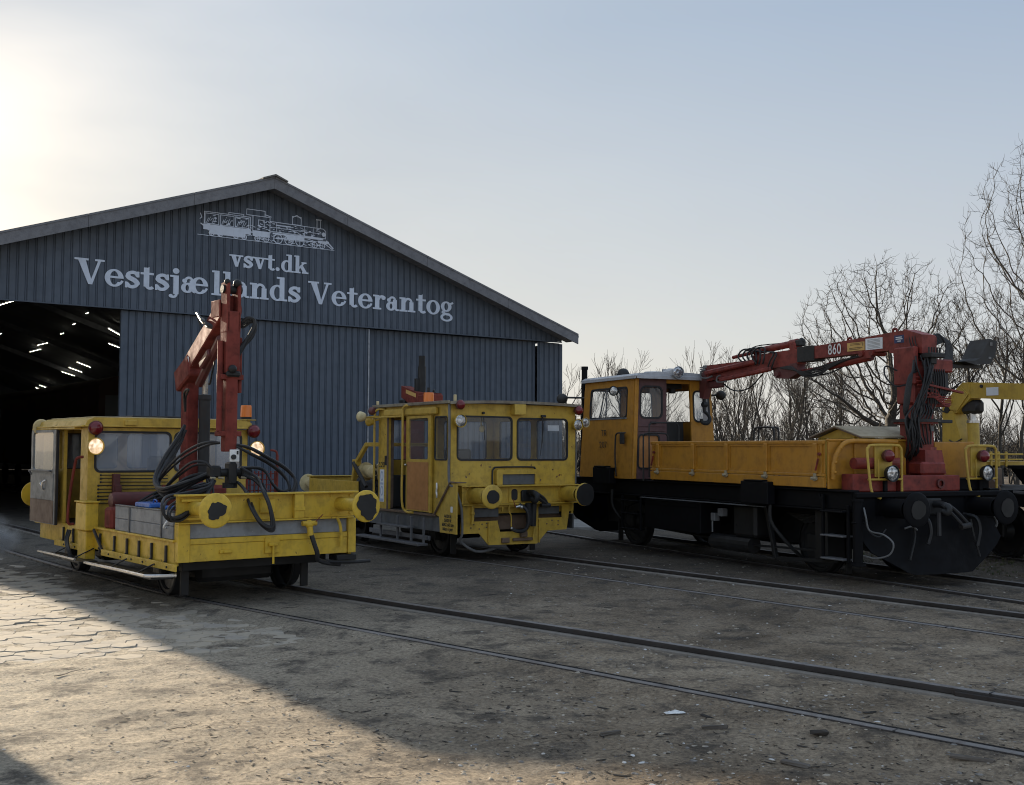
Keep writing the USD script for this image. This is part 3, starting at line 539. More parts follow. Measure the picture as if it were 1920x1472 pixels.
for _ in range(110): q = rg.uniform(0.2, 3.45); z = rg.uniform(0.30, 0.60); dr.append(ln([(q, z), (q + rg.uniform(0.02, 0.07), z + rg.uniform(-0.02, 0.02))], rg.uniform(0.012, 0.026)))
for _ in range(90): q = rg.uniform(0.2, 3.5); z = rg.uniform(0.10, 0.30); dr.append(ln([(q, z), (q + rg.uniform(0.03, 0.12), z + rg.uniform(-0.03, 0.03))], 0.016))
dr = affinity.translate(affinity.scale(U(dr), 1.0, 0.98, origin=(0, 0)), 1.80, 7.0)
part(hall, "locomotive_drawing", prism(dr, "y", -0.012, -0.005), "letter_paint")

def hall_w(x, y, z):
    a = math.radians(HA); return np.array([HX + x * math.cos(a) - y * math.sin(a), HY + x * math.sin(a) + y * math.cos(a), z])
tubes_px = [((7.74, 27.36, 6.65), (8.38, 27.31, 6.43)), ((6.7, 23.89, 7.01), (7.43, 24.37, 6.76)), ((8.68, 36.19, 6.33), (9.42, 36.2, 6.07)), ((9.02, 39.07, 6.21), (9.73, 38.98, 5.96)), ((9.3, 41.62, 6.11), (9.98, 41.41, 5.88)), ((10.31, 51.02, 5.76), (10.96, 51.04, 5.54)), ((10.56, 53.04, 5.68), (11.24, 52.97, 5.45)), ((12.7, 50.58, 4.94), (13.35, 50.79, 4.71)), ((12.9, 52.75, 4.87), (13.49, 52.71, 4.67)), ((0.16, 14.0, 6.55), (0.6, 14.0, 6.73)), ((3.34, 30.0, 6.96), (3.55, 30.0, 7.08)), ((6.58, 36.0, 7.11), (7.41, 36.0, 7.37)), ((6.9, 39.0, 6.97), (7.66, 39.0, 7.22)), ((6.21, 30.0, 7.21), (6.38, 30.0, 7.27)), ((5.45, 25.0, 7.19), (5.59, 25.0, 7.25)), ((4.37, 19.0, 7.04), (4.48, 19.0, 7.09))]
tube_where = ("beside the sliding door's edge, the longer lower one", "beside the sliding door's edge, the short cut-off upper one", "top one of the three parallel tubes", "middle one of the three parallel tubes", "bottom one of the three parallel tubes", "upper one of the small pair at the lower left", "lower one of the small pair at the lower left",
              "upper one of the faint pair above the trolley", "lower one of the faint pair above the trolley", "longest one in the top left corner of the opening", "barely entering at the left edge of the photo", "upper one of the left-leaning pair", "lower one of the left-leaning pair", "nearest of the three short specks", "middle one of the three short specks", "topmost of the three short specks near the door header")
for (a, b), where in zip(tubes_px, tube_where):
    a, b = np.array(a), np.array(b); t = thing("ceiling_lamp", "lit roof tube in the hall, " + where, "ceiling lamp", (HX, HY, 0), HA, "fluorescent tubes under the hall roof")
    d = (b - a) / np.linalg.norm(b - a)
    part(t, "fitting", bar(a + [0, 0, 0.075], b + [0, 0, 0.075], 0.09, 0.05), "hall_inside"); part(t, "tube", cyl(a, b, 0.014, 8), "tube_lit", 40)
# dim vehicles parked inside
c = thing("dark_carriage", "dim brown railway carriage with arched roof parked deep inside the hall", "carriage", (HX, HY, 0), HA)
ar = [(2.95, 1.0), (5.6, 1.0), (5.6, 3.75)] + [(4.27 + 1.33 * math.cos(math.radians(t)), 3.75 + 0.5 * math.sin(math.radians(t))) for t in range(0, 181, 15)]
part(c, "body", prism(ar, "y", 12, 30), "carriage_dark"); part(c, "roof_edge", tube([(x, 11.96, z) for x, z in ar[2:]], 0.03, 6), "brown_plate")
for k in range(3): w = part(c, "window", box(3.15 + 0.85 * k, 3.75 + 0.85 * k, 11.97, 11.995, 2.6, 3.5), "pane_grey")
for y in (13.5, 16, 26, 28.5): part(c, "wheelset", cat(cyl((3.5, y, 0.5), (3.6, y, 0.5), 0.48, 20), cyl((4.95, y, 0.5), (5.05, y, 0.5), 0.48, 20), cyl((3.5, y, 0.5), (5.05, y, 0.5), 0.07)), "dark_steel", 40)
c = thing("parked_railcar", "dim railcar with one pale square window inside the hall doorway", "railcar", (HX, HY, 0), HA)
part(c, "body", box(-3.2, -0.55, 10.0, 22, 0.9, 3.0, 0.1), "hall_inside"); part(c, "window", box(-1.6, -0.66, 9.965, 9.995, 2.02, 2.52), "paper_white")
part(c, "roof", box(-3.15, -0.6, 9.95, 22.05, 3.02, 3.12, 0.05), "carriage_dark")
for y in (12.0, 20.0): part(c, "wheelset", cat(cyl((-2.7, y, 0.45), (-2.6, y, 0.45), 0.42, 20), cyl((-1.2, y, 0.45), (-1.1, y, 0.45), 0.42, 20), cyl((-2.7, y, 0.45), (-1.1, y, 0.45), 0.07)), "dark_steel", 40)

# ------------------------------------------------------------------ shared vehicle pieces
def pane(parent, x0, x1, z0, z1, y, axis="y", r=0.07, mat="pane_dusty", gasket=0.028, name="window"):
    """window: black rubber gasket with the glass as its sub-part; axis y: in the xz plane, axis x: in the yz plane"""
    o, i = rr(x0 - gasket * 0.4, x1 + gasket * 0.4, z0 - gasket * 0.4, z1 + gasket * 0.4, r + gasket * 0.4), rr(x0 + gasket * 0.6, x1 - gasket * 0.6, z0 + gasket * 0.6, z1 - gasket * 0.6, r - gasket * 0.3)
    w = part(parent, name, prism(o.difference(i), axis, y - 0.012, y + 0.014), "rubber")
    part(w, "pane", prism(i, axis, y - 0.002, y + 0.003), mat); return w
def headlight(parent, p, r, d, lit=False, shell="cab_yellow", name="headlight"):
    d = np.asarray(d, float); p = np.asarray(p, float)
    h = part(parent, name, lathe([(0.0, -0.11), (r * 0.45, -0.105), (r * 0.85, -0.07), (r * 1.02, -0.01), (r * 1.06, 0.01), (r * 1.0, 0.014), (r * 0.94, 0.004)], p, d, 24), shell, 40)
    part(h, "lens", lathe([(r * 0.93, -0.004), (r * 0.8, 0.003), (r * 0.5, 0.007), (0, 0.009)], p, d, 24), "lamp_lit" if lit else "lamp_clear", 40); return h
def red_lamp(parent, p, r, d, name="marker_lamp"):
    h = part(parent, name, lathe([(0, -0.10), (r * 0.6, -0.095), (r * 0.95, -0.05), (r * 1.02, 0.0), (r * 0.95, 0.008)], p, d, 20), "dark_red", 40)
    part(h, "red_lens", lathe([(r * 0.93, 0.004), (r * 0.8, 0.03), (r * 0.45, 0.05), (0, 0.056)], p, d, 20), "red_glass", 40)
def blob(cx, cz, r, seed, n=34, amp=0.25):
    g = np.random.default_rng(seed); ph = g.uniform(0, 6.28, 4); a = np.arange(n) / n * 2 * PI
    q = r * (1 + amp * (0.5 * np.sin(2 * a + ph[0]) + 0.35 * np.sin(3 * a + ph[1]) + 0.25 * np.sin(7 * a + ph[2]) + 0.15 * np.sin(11 * a + ph[3])))
    return [(cx + q_ * math.cos(t), cz + q_ * math.sin(t)) for q_, t in zip(q, a)]
def buffer(parent, x, z, y, r, stem, back, mat, patch=None, seed=0, d=-1, amp=0.25):
    """d: -1 faces -y, +1 faces +y; y: face of the plate; back: where the stem meets the beam"""
    h = abs(back - y)
    b = part(parent, "buffer", cat(lathe([(0, 0.012), (r * 0.6, 0.009), (r * 0.9, 0.001), (r * 0.98, -0.008), (r, -0.018), (r * 0.98, -0.03), (stem * 0.62, -0.045), (stem * 0.6, -h * 0.35)], (x, y, z), (0, d, 0), 36),
                                   lathe([(stem * 0.9, -h * 0.30), (stem, -h * 0.33), (stem, -h * 0.9), (stem * 1.15, -h)], (x, y, z), (0, d, 0), 24)), mat, 40)
    part(b, "mounting_plate", box(x - r * 0.85, x + r * 0.85, min(back, back - d * 0.02), max(back, back - d * 0.02), z - r * 0.72, z + r * 0.72), mat)
    for sx in (-1, 1):
        for sz in (-1, 1): part(b, "bolt", cyl((x + sx * r * 0.7, back + d * 0.016, z + sz * r * 0.55), (x + sx * r * 0.7, back, z + sz * r * 0.55), 0.016, 6), mat)
    if patch: part(b, "wear_patch", prism(blob(x, z, patch, seed, amp=amp), "y", *((y - 0.017, y - 0.008) if d < 0 else (y + 0.008, y + 0.017))), "grease")
    return b
def wheel(parent, x, y, r, s, mat="grease"):
    w = part(parent, "wheel", lathe([(r + 0.026, -0.10), (r + 0.026, -0.075), (r + 0.004, -0.06), (r, 0.04), (r - 0.02, 0.045)], (x, y, r), (s, 0, 0), 40), mat, 35)
    part(w, "wheel_disc", lathe([(r - 0.02, 0.03), (r - 0.06, 0.03), (r - 0.075, 0.0), (r * 0.42, -0.02), (r * 0.30, 0.03), (r * 0.22, 0.07), (0, 0.07)], (x, y, r), (s, 0, 0), 40), mat, 35)
    part(w, "axle_box", box(x + s * 0.06, x + s * 0.16, y - 0.11, y + 0.11, r - 0.10, r + 0.13, 0.02), mat)
def spring(parent, x, y, z, n=5, L_=0.7):
    part(parent, "leaf_spring", cat(*[box(x - 0.04, x + 0.04, y - L_ / 2 + 0.06 * k, y + L_ / 2 - 0.06 * k, z - 0.018 * k, z - 0.018 * k + 0.014, 0.002) for k in range(n)]), "grease")
def chain(p, q, n=8, r=0.012, sag=0.0):
    p, q = np.asarray(p, float), np.asarray(q, float); out = []
    for k in range(n):
        t = (k + 0.5) / n; c = p + (q - p) * t; c[2] -= sag * 4 * t * (1 - t); d = (q - p) / n * 0.72
        side = np.array([1.0, 0, 0]) if k % 2 else np.array([0, 1.0, 0]); d_ = d / max(np.linalg.norm(d), 1e-6); side = side - d_ * (side @ d_)
        if np.linalg.norm(side) < 0.2: side = np.array([0, 0, 1.0])
        side /= np.linalg.norm(side); a = np.arange(10) / 10 * 2 * PI
        out.append(tube([c + d * math.cos(t_) + side * 0.026 * math.sin(t_) for t_ in a], r, 5, True))
    return cat(*out)

# ------------------------------------------------------------------ trolley 1: yellow, with the raised red crane
T1 = thing("crane_trolley", "yellow rail trolley with raised red crane, lit headlights and open side door", "rail trolley", (-2.37, 12.32, RAIL_TOP), 38.85)
YF = 0.55
# frame and front end
part(T1, "side_sill", box(-1.10, -1.06, YF + 0.06, 5.45, 0.43, 0.685, 0.004), "trolley_yellow")
part(T1, "side_sill", box(1.04, 1.08, YF + 0.06, 5.45, 0.43, 0.685, 0.004), "trolley_yellow")
part(T1, "sill_ledge", box(-1.13, -1.055, YF + 0.06, 3.13, 0.688, 0.712, 0.004), "trolley_yellow")
for y in (0.82, 1.24, 1.62, 2.0, 2.42, 2.92, 3.95, 4.35): part(T1, "sill_strap", cat(box(-1.125, -1.102, y, y + 0.035, 0.40, 0.64, 0.003), cyl((-1.135, y + 0.0175, 0.46), (-1.12, y + 0.0175, 0.46), 0.013, 6)), "dark_steel")
part(T1, "front_beam", cat(box(-1.10, 1.10, YF + 0.05, YF + 0.075, 0.90, 1.18, 0.002), box(-1.12, 1.12, YF - 0.03, YF + 0.09, 1.181, 1.200, 0.003), box(-1.10, 1.06, YF - 0.03, YF + 0.09, 0.882, 0.899, 0.003)), "trolley_yellow")
part(T1, "beam_stiffener", cat(box(0.28, 0.40, YF - 0.015, YF + 0.048, 0.902, 1.178, 0.004), box(0.27, 0.41, YF - 0.027, YF - 0.016, 0.99, 1.03, 0.003)), "trolley_yellow")
part(T1, "buffer_bracket", cat(box(-1.06, -0.74, YF + 0.0, YF + 0.049, 0.92, 0.95), box(-1.06, -0.74, YF + 0.0, YF + 0.049, 1.12, 1.15)), "trolley_yellow")
part(T1, "towing_eye", cat(box(-0.13, 0.06, YF + 0.02, YF + 0.049, 0.97, 1.13, 0.01), cyl((-0.02, YF - 0.01, 1.04), (-0.02, YF + 0.03, 1.04), 0.02, 10)), "trolley_yellow")
part(T1, "corner_post", box(-1.10, -0.965, YF - 0.01, YF + 0.10, 0.47, 0.880, 0.006), "trolley_yellow")
part(T1, "corner_post", box(0.995, 1.10, YF - 0.01, YF + 0.10, 0.47, 0.880, 0.006), "trolley_yellow")
part(T1, "grey_front_board", box(-0.962, 0.992, YF + 0.03, YF + 0.06, 0.722, 0.875, 0.003), "board_grey")
part(T1, "tail_panel", box(-0.962, 0.992, YF + 0.012, YF + 0.045, 0.47, 0.655, 0.004), "trolley_yellow")
part(T1, "tail_rail", box(-0.962, 0.992, YF + 0.006, YF + 0.05, 0.658, 0.718, 0.004), "trolley_yellow")
part(T1, "panel_catch", cat(box(-0.62, -0.47, YF - 0.012, YF + 0.011, 0.545, 0.585, 0.008), box(-0.58, -0.50, YF - 0.03, YF - 0.013, 0.552, 0.578, 0.006)), "trolley_yellow")
part(T1, "drawbar_socket", cat(box(-0.08, 0.10, YF - 0.010, YF + 0.011, 0.52, 0.70, 0.004), box(-0.045, 0.065, YF - 0.05, YF - 0.011, 0.60, 0.64, 0.008), cyl((0.01, YF - 0.03, 0.40), (0.01, YF - 0.03, 0.61), 0.014, 8)), "trolley_yellow")
part(T1, "front_pipe", hose([(0.83, YF - 0.02, 0.90), (0.87, YF - 0.03, 0.80), (0.885, YF - 0.03, 0.66), (0.885, YF - 0.02, 0.55)], 0.018), "trolley_yellow", 40)
part(T1, "brake_cock", cat(cyl((0.36, YF - 0.05, 0.84), (0.54, YF - 0.05, 0.84), 0.03, 12), ball((0.45, YF - 0.05, 0.83), 0.05), cyl((0.45, YF - 0.05, 0.84), (0.46, YF - 0.07, 0.70), 0.035, 12)), "trolley_yellow", 40)
part(T1, "cock_handle", bar((0.52, YF - 0.08, 0.86), (0.60, YF - 0.10, 0.94), 0.016, 0.008), "loco_red")
part(T1, "brake_hose", hose([(0.46, YF - 0.07, 0.73), (0.49, YF - 0.09, 0.62), (0.53, YF - 0.10, 0.50), (0.56, YF - 0.06, 0.42), (0.70, YF - 0.02, 0.37), (0.9, YF + 0.02, 0.34)], 0.028), "rubber", 40)
part(T1, "coupling_rod", cat(hose([(0.62, YF + 0.0, 0.40), (0.80, YF - 0.04, 0.375), (1.00, YF - 0.16, 0.375), (1.18, YF - 0.2, 0.38)], 0.022), box(0.85, 1.12, YF + 0.0, YF + 0.2, 0.38, 0.45, 0.01)), "grease", 40)
buffer(T1, -0.915, 1.05, 0.0, 0.185, 0.075, YF + 0.048, "trolley_yellow", 0.095, 3)
buffer(T1, 0.915, 1.045, 0.0, 0.185, 0.075, YF + 0.048, "trolley_yellow", 0.135, 7)
buffer(T1, -0.915, 1.0, 6.45, 0.185, 0.075, 5.90, "trolley_yellow", None, 0, 1)
buffer(T1, 0.915, 1.0, 6.45, 0.185, 0.075, 5.90, "trolley_yellow", None, 0, 1)
part(T1, "rear_beam", box(-1.10, 1.10, 5.80, 5.90, 0.86, 1.16), "trolley_yellow")
part(T1, "rear_deck", box(-1.08, 1.06, 5.46, 5.80, 0.62, 0.68), "trolley_yellow")
# deck and grey drop boards on the left
part(T1, "deck", box(-1.05, 1.03, YF + 0.08, 3.48, 0.60, 0.655), "dark_steel")
for z0, z1 in ((0.716, 0.855), (0.860, 1.005)): part(T1, "grey_side_board", box(-1.115, -1.085, YF + 0.11, 2.42, z0, z1, 0.004), "board_grey")
part(T1, "board_cap", box(-1.122, -1.078, YF + 0.11, 2.42, 1.008, 1.022, 0.003), "hose_grey")
for y in (0.95, 1.92): part(T1, "board_hinge", box(-1.128, -1.117, y, y + 0.035, 0.69, 1.0, 0.003), "steel_grey")
part(T1, "board_handle", hose([(-1.13, 0.76, 0.92), (-1.16, 0.76, 0.88), (-1.16, 0.80, 0.84), (-1.12, 0.84, 0.83)], 0.009), "white_paint", 40)
for z0, z1 in ((0.716, 0.855), (0.860, 1.005)): part(T1, "grey_side_board", box(1.06, 1.09, YF + 0.11, 3.4, z0, z1, 0.004), "board_grey")
# step, chrome rail and low planks
part(T1, "side_plank", box(-1.155, -1.13, 0.48, 2.78, 0.385, 0.46, 0.004), "trolley_yellow")
part(T1, "side_plank", box(-1.155, -1.13, 3.60, 4.62, 0.385, 0.46, 0.004), "trolley_yellow")
for y in (0.7, 1.05, 1.4, 1.75, 2.1, 2.5, 3.75, 4.2): part(T1, "plank_bolt", cyl((-1.165, y, 0.42), (-1.15, y, 0.42), 0.013, 6), "dark_steel")
part(T1, "running_board", box(-1.36, -1.13, 0.62, 2.62, 0.30, 0.325), "grease"); part(T1, "running_board", box(-1.36, -1.13, 2.95, 4.40, 0.28, 0.305), "grease")
part(T1, "step_rail", hose([(-1.12, 0.52, 0.345), (-1.38, 0.62, 0.345), (-1.41, 0.80, 0.345), (-1.42, 1.4, 0.345), (-1.42, 2.3, 0.335), (-1.40, 2.60, 0.33)], 0.019), "rod_chrome", 40)
part(T1, "step_rail", hose([(-1.41, 2.95, 0.335), (-1.41, 3.6, 0.335), (-1.41, 4.45, 0.33)], 0.014), "rod_chrome", 40)
for y in (1.1, 1.9, 3.2, 4.0): part(T1, "step_bracket", bar((-1.10, y, 0.44), (-1.38, y, 0.31), 0.03, 0.012), "grease")
# running gear and added shade blocks
for y in (1.62, 4.85):
    for s in (-1, 1): wheel(T1, 0.755 * s, y, 0.30, s); spring(T1, 0.87 * s, y, 0.50)
    part(T1, "axle", cyl((-0.75, y, 0.3), (0.75, y, 0.3), 0.055, 14), "grease", 40)
part(T1, "underframe", cat(box(-0.62, 0.62, 1.0, 5.4, 0.40, 0.58), box(-0.35, 0.4, 2.3, 4.2, 0.16, 0.40, 0.05), box(-0.9, 0.9, 0.9, 1.0, 0.34, 0.58), box(-0.8, -0.66, 0.9, 5.4, 0.42, 0.58), box(0.66, 0.8, 0.9, 5.4, 0.42, 0.58)), "grease")
part(T1, "axle_drive", box(-0.5, 0.5, 1.42, 1.86, 0.13, 0.42, 0.06), "grease")  # added box, put in to block light and darken the underside
part(T1, "axle_drive", box(-0.5, 0.5, 4.6, 5.0, 0.13, 0.42, 0.06), "grease")  # second added light blocker, below the rear axle
for s in (-1, 1): part(T1, "rail_guard", cat(box(0.755 * s - 0.05, 0.755 * s + 0.05, 1.16, 1.19, 0.035, 0.44), box(0.755 * s - 0.03, 0.755 * s + 0.03, 1.19, 1.30, 0.36, 0.44)), "dark_steel" if s < 0 else "grease")
part(T1, "side_locker", cat(box(-1.22, -1.06, 3.16, 3.56, 0.66, 1.005, 0.01), box(-1.20, -1.08, 3.20, 3.52, 0.30, 0.655, 0.01), box(-1.235, -1.05, 3.14, 3.58, 1.008, 1.025, 0.004)), "trolley_yellow")
for k in range(3): part(T1, "step_hose", hose([(-1.15, 3.95 + 0.06 * k, 0.62), (-1.20, 3.9 + 0.05 * k, 0.50), (-1.22, 3.75 + 0.05 * k, 0.38), (-1.2, 3.68 + 0.04 * k, 0.27)], 0.013), "rubber", 40)
part(T1, "brace", bar((-1.14, 3.10, 0.68), (-1.14, 2.78, 0.45), 0.03), "dark_steel")
# cab
CY0, CY1, CZ = 3.50, 5.38, 1.955
front = sg.box(-1.10, 0.66, 1.10, CZ)
for w in (rr(-1.01, -0.01, 1.385, 1.905), rr(0.045, 1.005, 1.385, 1.905)): front = front.difference(w.buffer(-0.006))
part(T1, "cab_front", prism(front, "y", CY0, CY0 + 0.04), "cab_yellow")
pane(T1, -1.01, -0.01, 1.385, 1.905, CY0 + 0.004); pane(T1, 0.045, 1.005, 1.385, 1.905, CY0 + 0.004)
part(T1, "cab_side", prism(sg.box(CY0 + 0.042, 0.66, CY1, CZ).difference(sg.box(3.78, 0.665, 4.46, 1.93)).difference(rr(4.55, 4.66, 1.4, 1.9, 0.03)), "x", -1.10, -1.06), "cab_yellow")
part(T1, "cab_side", prism(sg.box(CY0 + 0.042, 0.66, CY1, CZ).difference(rr(3.8, 4.5, 1.38, 1.9)), "x", 1.06, 1.10), "cab_yellow")
pane(T1, 3.8, 4.5, 1.38, 1.9, 1.08, "x")
rear = sg.box(-1.058, 0.66, 1.058, CZ).difference(rr(-0.95, -0.06, 1.385, 1.905).buffer(-0.006)).difference(rr(0.06, 0.95, 1.385, 1.905).buffer(-0.006))
part(T1, "cab_rear", prism(rear, "y", CY1 - 0.042, CY1 - 0.002), "cab_yellow"); pane(T1, -0.95, -0.06, 1.385, 1.905, CY1 - 0.022); pane(T1, 0.06, 0.95, 1.385, 1.905, CY1 - 0.022)
part(T1, "cab_floor", box(-1.05, 1.05, CY0 + 0.05, CY1 - 0.05, 0.66, 0.69), "grease")
part(T1, "driving_desk", cat(box(-0.9, 0.9, CY0 + 0.06, CY0 + 0.40, 0.70, 1.22, 0.02), box(-0.5, -0.2, CY0 + 0.1, CY0 + 0.36, 1.225, 1.34, 0.02)), "grease")
part(T1, "seat", cat(box(0.15, 0.62, 4.3, 4.72, 0.95, 1.06, 0.03), box(0.15, 0.62, 4.68, 4.78, 1.07, 1.58, 0.03), cyl((0.38, 4.5, 0.69), (0.38, 4.5, 0.95), 0.05)), "rubber")
rf = [(-1.16, 1.985), (-1.12, 1.965), (1.12, 1.965), (1.16, 1.985), (1.13, 2.05), (1.04, 2.085), (-1.04, 2.085), (-1.13, 2.05)]
rfp = part(T1, "cab_roof", prism(rf, "y", CY0 - 0.05, CY1 + 0.05), "cab_yellow")
part(rfp, "gutter", cat(box(-1.20, -1.162, CY0 - 0.04, CY1 + 0.04, 1.965, 1.985), box(-1.17, 1.17, CY0 - 0.075, CY0 - 0.052, 1.966, 1.984)), "cab_yellow")
part(rfp, "roof_sheet", box(-1.02, 1.02, CY0 + 0.05, CY1 - 0.05, 2.087, 2.10), "faded_yellow")
part(rfp, "roof_hatch", box(-0.35, 0.55, 4.0, 4.9, 2.102, 2.135, 0.01), "dark_steel")
part(rfp, "rear_cowl", lathe([(0.0, 0), (0.10, 0.0), (0.115, 0.02), (0.1, 0.05), (0, 0.05)], (-1.13, 5.40, 1.98), (0, 1, 0), 18), "faded_yellow", 40)
part(T1, "front_bracket", box(-0.66, -0.50, CY0 - 0.09, CY0 - 0.052, 1.99, 2.055, 0.006), "cab_yellow")
# sliding door, pushed back along the outside
dx = -1.185
fr = sg.box(4.50, 0.66, 5.60, 1.935).difference(rr(4.60, 5.52, 1.39, 1.90, 0.05))
dr1 = part(T1, "sliding_door", prism(fr, "x", dx - 0.018, dx + 0.018), "door_grey", label="grey sliding door with a dusty upper pane, pushed open")
part(dr1, "pane", prism(rr(4.595, 5.525, 1.385, 1.905, 0.05), "x", dx - 0.004, dx + 0.004), "pane_grey")
part(dr1, "upper_panel", box(dx - 0.026, dx - 0.019, 4.56, 5.57, 0.985, 1.345, 0.004), "door_grey")
part(dr1, "lower_panel", box(dx - 0.025, dx - 0.019, 4.54, 5.58, 0.67, 0.98, 0.004), "door_brown")
part(dr1, "handle", cat(hose([(dx - 0.03, 4.86, 1.25), (dx - 0.06, 4.88, 1.22), (dx - 0.06, 4.92, 1.15), (dx - 0.03, 4.94, 1.12)], 0.012), hose([(dx - 0.03, 5.01, 1.22), (dx - 0.06, 5.0, 1.20), (dx - 0.03, 4.96, 1.14)], 0.010)), "rod_chrome", 40)
part(dr1, "rail", hose([(dx - 0.02, 4.68, 1.375), (dx - 0.05, 4.70, 1.375), (dx - 0.05, 5.5, 1.375), (dx - 0.05, 5.54, 1.35), (dx - 0.02, 5.54, 1.31)], 0.012), "steel_grey", 40)
part(dr1, "door_edge", box(dx - 0.02, dx + 0.02, 4.46, 4.498, 0.66, 1.935), "dark_steel")
part(T1, "door_track", box(-1.20, -1.105, 3.75, 5.60, 1.938, 1.96), "cab_yellow")
part(T1, "handrail", hose([(-1.13, 3.58, 1.58), (-1.19, 3.62, 1.565), (-1.20, 3.68, 1.50), (-1.20, 3.86, 1.10), (-1.20, 3.92, 0.74), (-1.12, 3.93, 0.70)], 0.018), "crane_red", 40)
for k in range(9):
    z = 0.985 + 0.045 * k; part(T1, "control_pipe", cat(cyl((-0.97 + (0.03 if k > 5 else 0.0), CY0 - 0.015, z + 0.004 * (k % 2)), (-0.05, CY0 - 0.02, z - 0.01), 0.007, 6), ball((-0.965 + (0.03 if k > 5 else 0.0), CY0 - 0.015, z), 0.014, 1)), "ink_black")
part(T1, "valve_post", cat(box(-0.80, -0.71, CY0 - 0.10, CY0 - 0.03, 1.08, 1.36), box(-0.78, -0.70, CY0 - 0.13, CY0 - 0.101, 1.05, 1.22, 0.02)), "dark_red")
headlight(T1, (-1.045, CY0 - 0.13, 1.715), 0.105, (0.12, -1, -0.03), True); headlight(T1, (1.185, CY0 - 0.13, 1.69), 0.105, (-0.02, -1, -0.03), True)
part(T1, "lamp_bracket", cat(cyl((-1.045, CY0 - 0.02, 1.715), (-1.06, CY0 + 0.0, 1.70), 0.03), cyl((1.185, CY0 - 0.04, 1.69), (1.09, CY0 + 0.02, 1.70), 0.025), cyl((1.155, CY0 - 0.03, 1.935), (1.08, CY0 + 0.02, 1.93), 0.02)), "cab_yellow", 40)
red_lamp(T1, (-1.035, CY0 - 0.09, 1.95), 0.092, (0, -1, 0)); red_lamp(T1, (1.155, CY0 - 0.09, 1.935), 0.092, (0, -1, 0))
part(T1, "beacon_bracket", cat(box(1.0, 1.20, CY0 - 0.06, CY0 + 0.14, 2.086, 2.10), box(1.09, 1.13, CY0 - 0.02, CY0 + 0.02, 1.93, 2.085)), "cab_yellow")
bc = part(T1, "beacon", lathe([(0.075, 0), (0.08, 0.03), (0.07, 0.035)], (1.09, CY0 + 0.04, 2.101), (0, 0, 1), 20), "dark_steel", 40)
part(bc, "amber_dome", lathe([(0.078, 0.035), (0.076, 0.17), (0.07, 0.20), (0.0, 0.205)], (1.09, CY0 + 0.04, 2.101), (0, 0, 1), 20), "amber_glass", 40)
# red tank, guard and crane
part(T1, "air_tank", lathe([(0, 0), (0.09, 0.01), (0.105, 0.05), (0.105, 0.95), (0.09, 0.99), (0, 1.0)], (-1.0, 2.95, 1.04), (1, 0, 0), 22), "dark_red", 40)
part(T1, "valve_block", cat(box(-1.10, -0.86, 2.62, 2.86, 0.70, 0.97, 0.03), cyl((-0.98, 2.6, 0.86), (-0.98, 2.55, 0.86), 0.07)), "crane_red")
gd = []
for k in range(7): gd.append(box(0.24 + 0.055 * k, 0.255 + 0.055 * k, 1.62, 1.635, 0.66, 1.42, 0.002))
for k in range(11): gd.append(box(0.22, 0.59, 1.637, 1.648, 0.70 + 0.068 * k, 0.712 + 0.068 * k, 0.002))
part(T1, "mesh_guard", cat(*gd), "crane_red")
part(T1, "guard_frame", cat(box(0.595, 0.625, 1.62, 1.65, 0.66, 1.62), box(0.195, 0.218, 1.62, 1.65, 0.66, 1.44), hose([(0.61, 1.63, 1.60), (0.59, 1.63, 1.66), (0.52, 1.64, 1.68)], 0.014)), "crane_red")
cr = part(T1, "crane_column", cat(box(-0.42, 0.50, 2.45, 3.25, 0.66, 0.84, 0.03), box(-0.30, 0.38, 2.55, 3.15, 0.842, 1.22, 0.04), box(-0.12, 0.04, 2.72, 2.92, 1.222, 2.70, 0.015), box(-0.13, 0.12, 2.70, 2.94, 1.20, 1.50, 0.02)), "crane_red", label="rusty red upright crane mast")
part(cr, "crane_foot", cat(box(-0.55, 0.62, 2.4, 2.446, 0.66, 0.95), box(-0.5, 0.55, 2.1, 2.40, 0.66, 0.86, 0.03)), "crane_red")
part(cr, "lift_cylinder", lathe([(0.05, 0), (0.072, 0.02), (0.072, 0.95), (0.082, 0.96), (0.082, 1.02), (0.04, 1.03)], (0.075, 2.62, 1.36), (0, 0.0, 1), 18), "dark_steel", 40)
part(cr, "lift_rod", cyl((0.075, 2.62, 2.36), (0.05, 2.55, 2.76), 0.038, 14), "rod_chrome", 40)
# main boom: from the mast head up towards the jib hinge
pa, pb = np.array((-0.06, 2.95, 2.64)), np.array((-0.235, 1.36, 3.36))
bm = part(cr, "main_boom", cat(bar(pa, pb, 0.15, 0.23, 0.012), bar(pa + (0, 0.10, -0.08), pa + (-0.04, -0.42, 0.12), 0.19, 0.29, 0.02)), "crane_red")
part(cr, "boom_head", cat(cyl((-0.37, 1.33, 3.34), (-0.08, 1.33, 3.34), 0.085, 20), box(-0.375, -0.35, 1.22, 1.46, 3.24, 3.44, 0.02), box(-0.135, -0.115, 1.22, 1.46, 3.24, 3.44, 0.02)), "crane_red", 40)
part(cr, "boom_label", rot(box(-0.174, -0.171, 2.45, 2.63, 2.74, 2.86, 0.001), (0, 0, 1), 6, (-0.17, 2.5, 2.8)), "paper_white")
part(cr, "boom_cylinder", cat(bar((-0.04, 2.55, 2.50), (-0.17, 1.6, 3.04), 0.10, 0.10, 0.04), bar((-0.12, 2.2, 2.72), (-0.14, 1.9, 2.88), 0.15, 0.1, 0.02)), "dark_red")
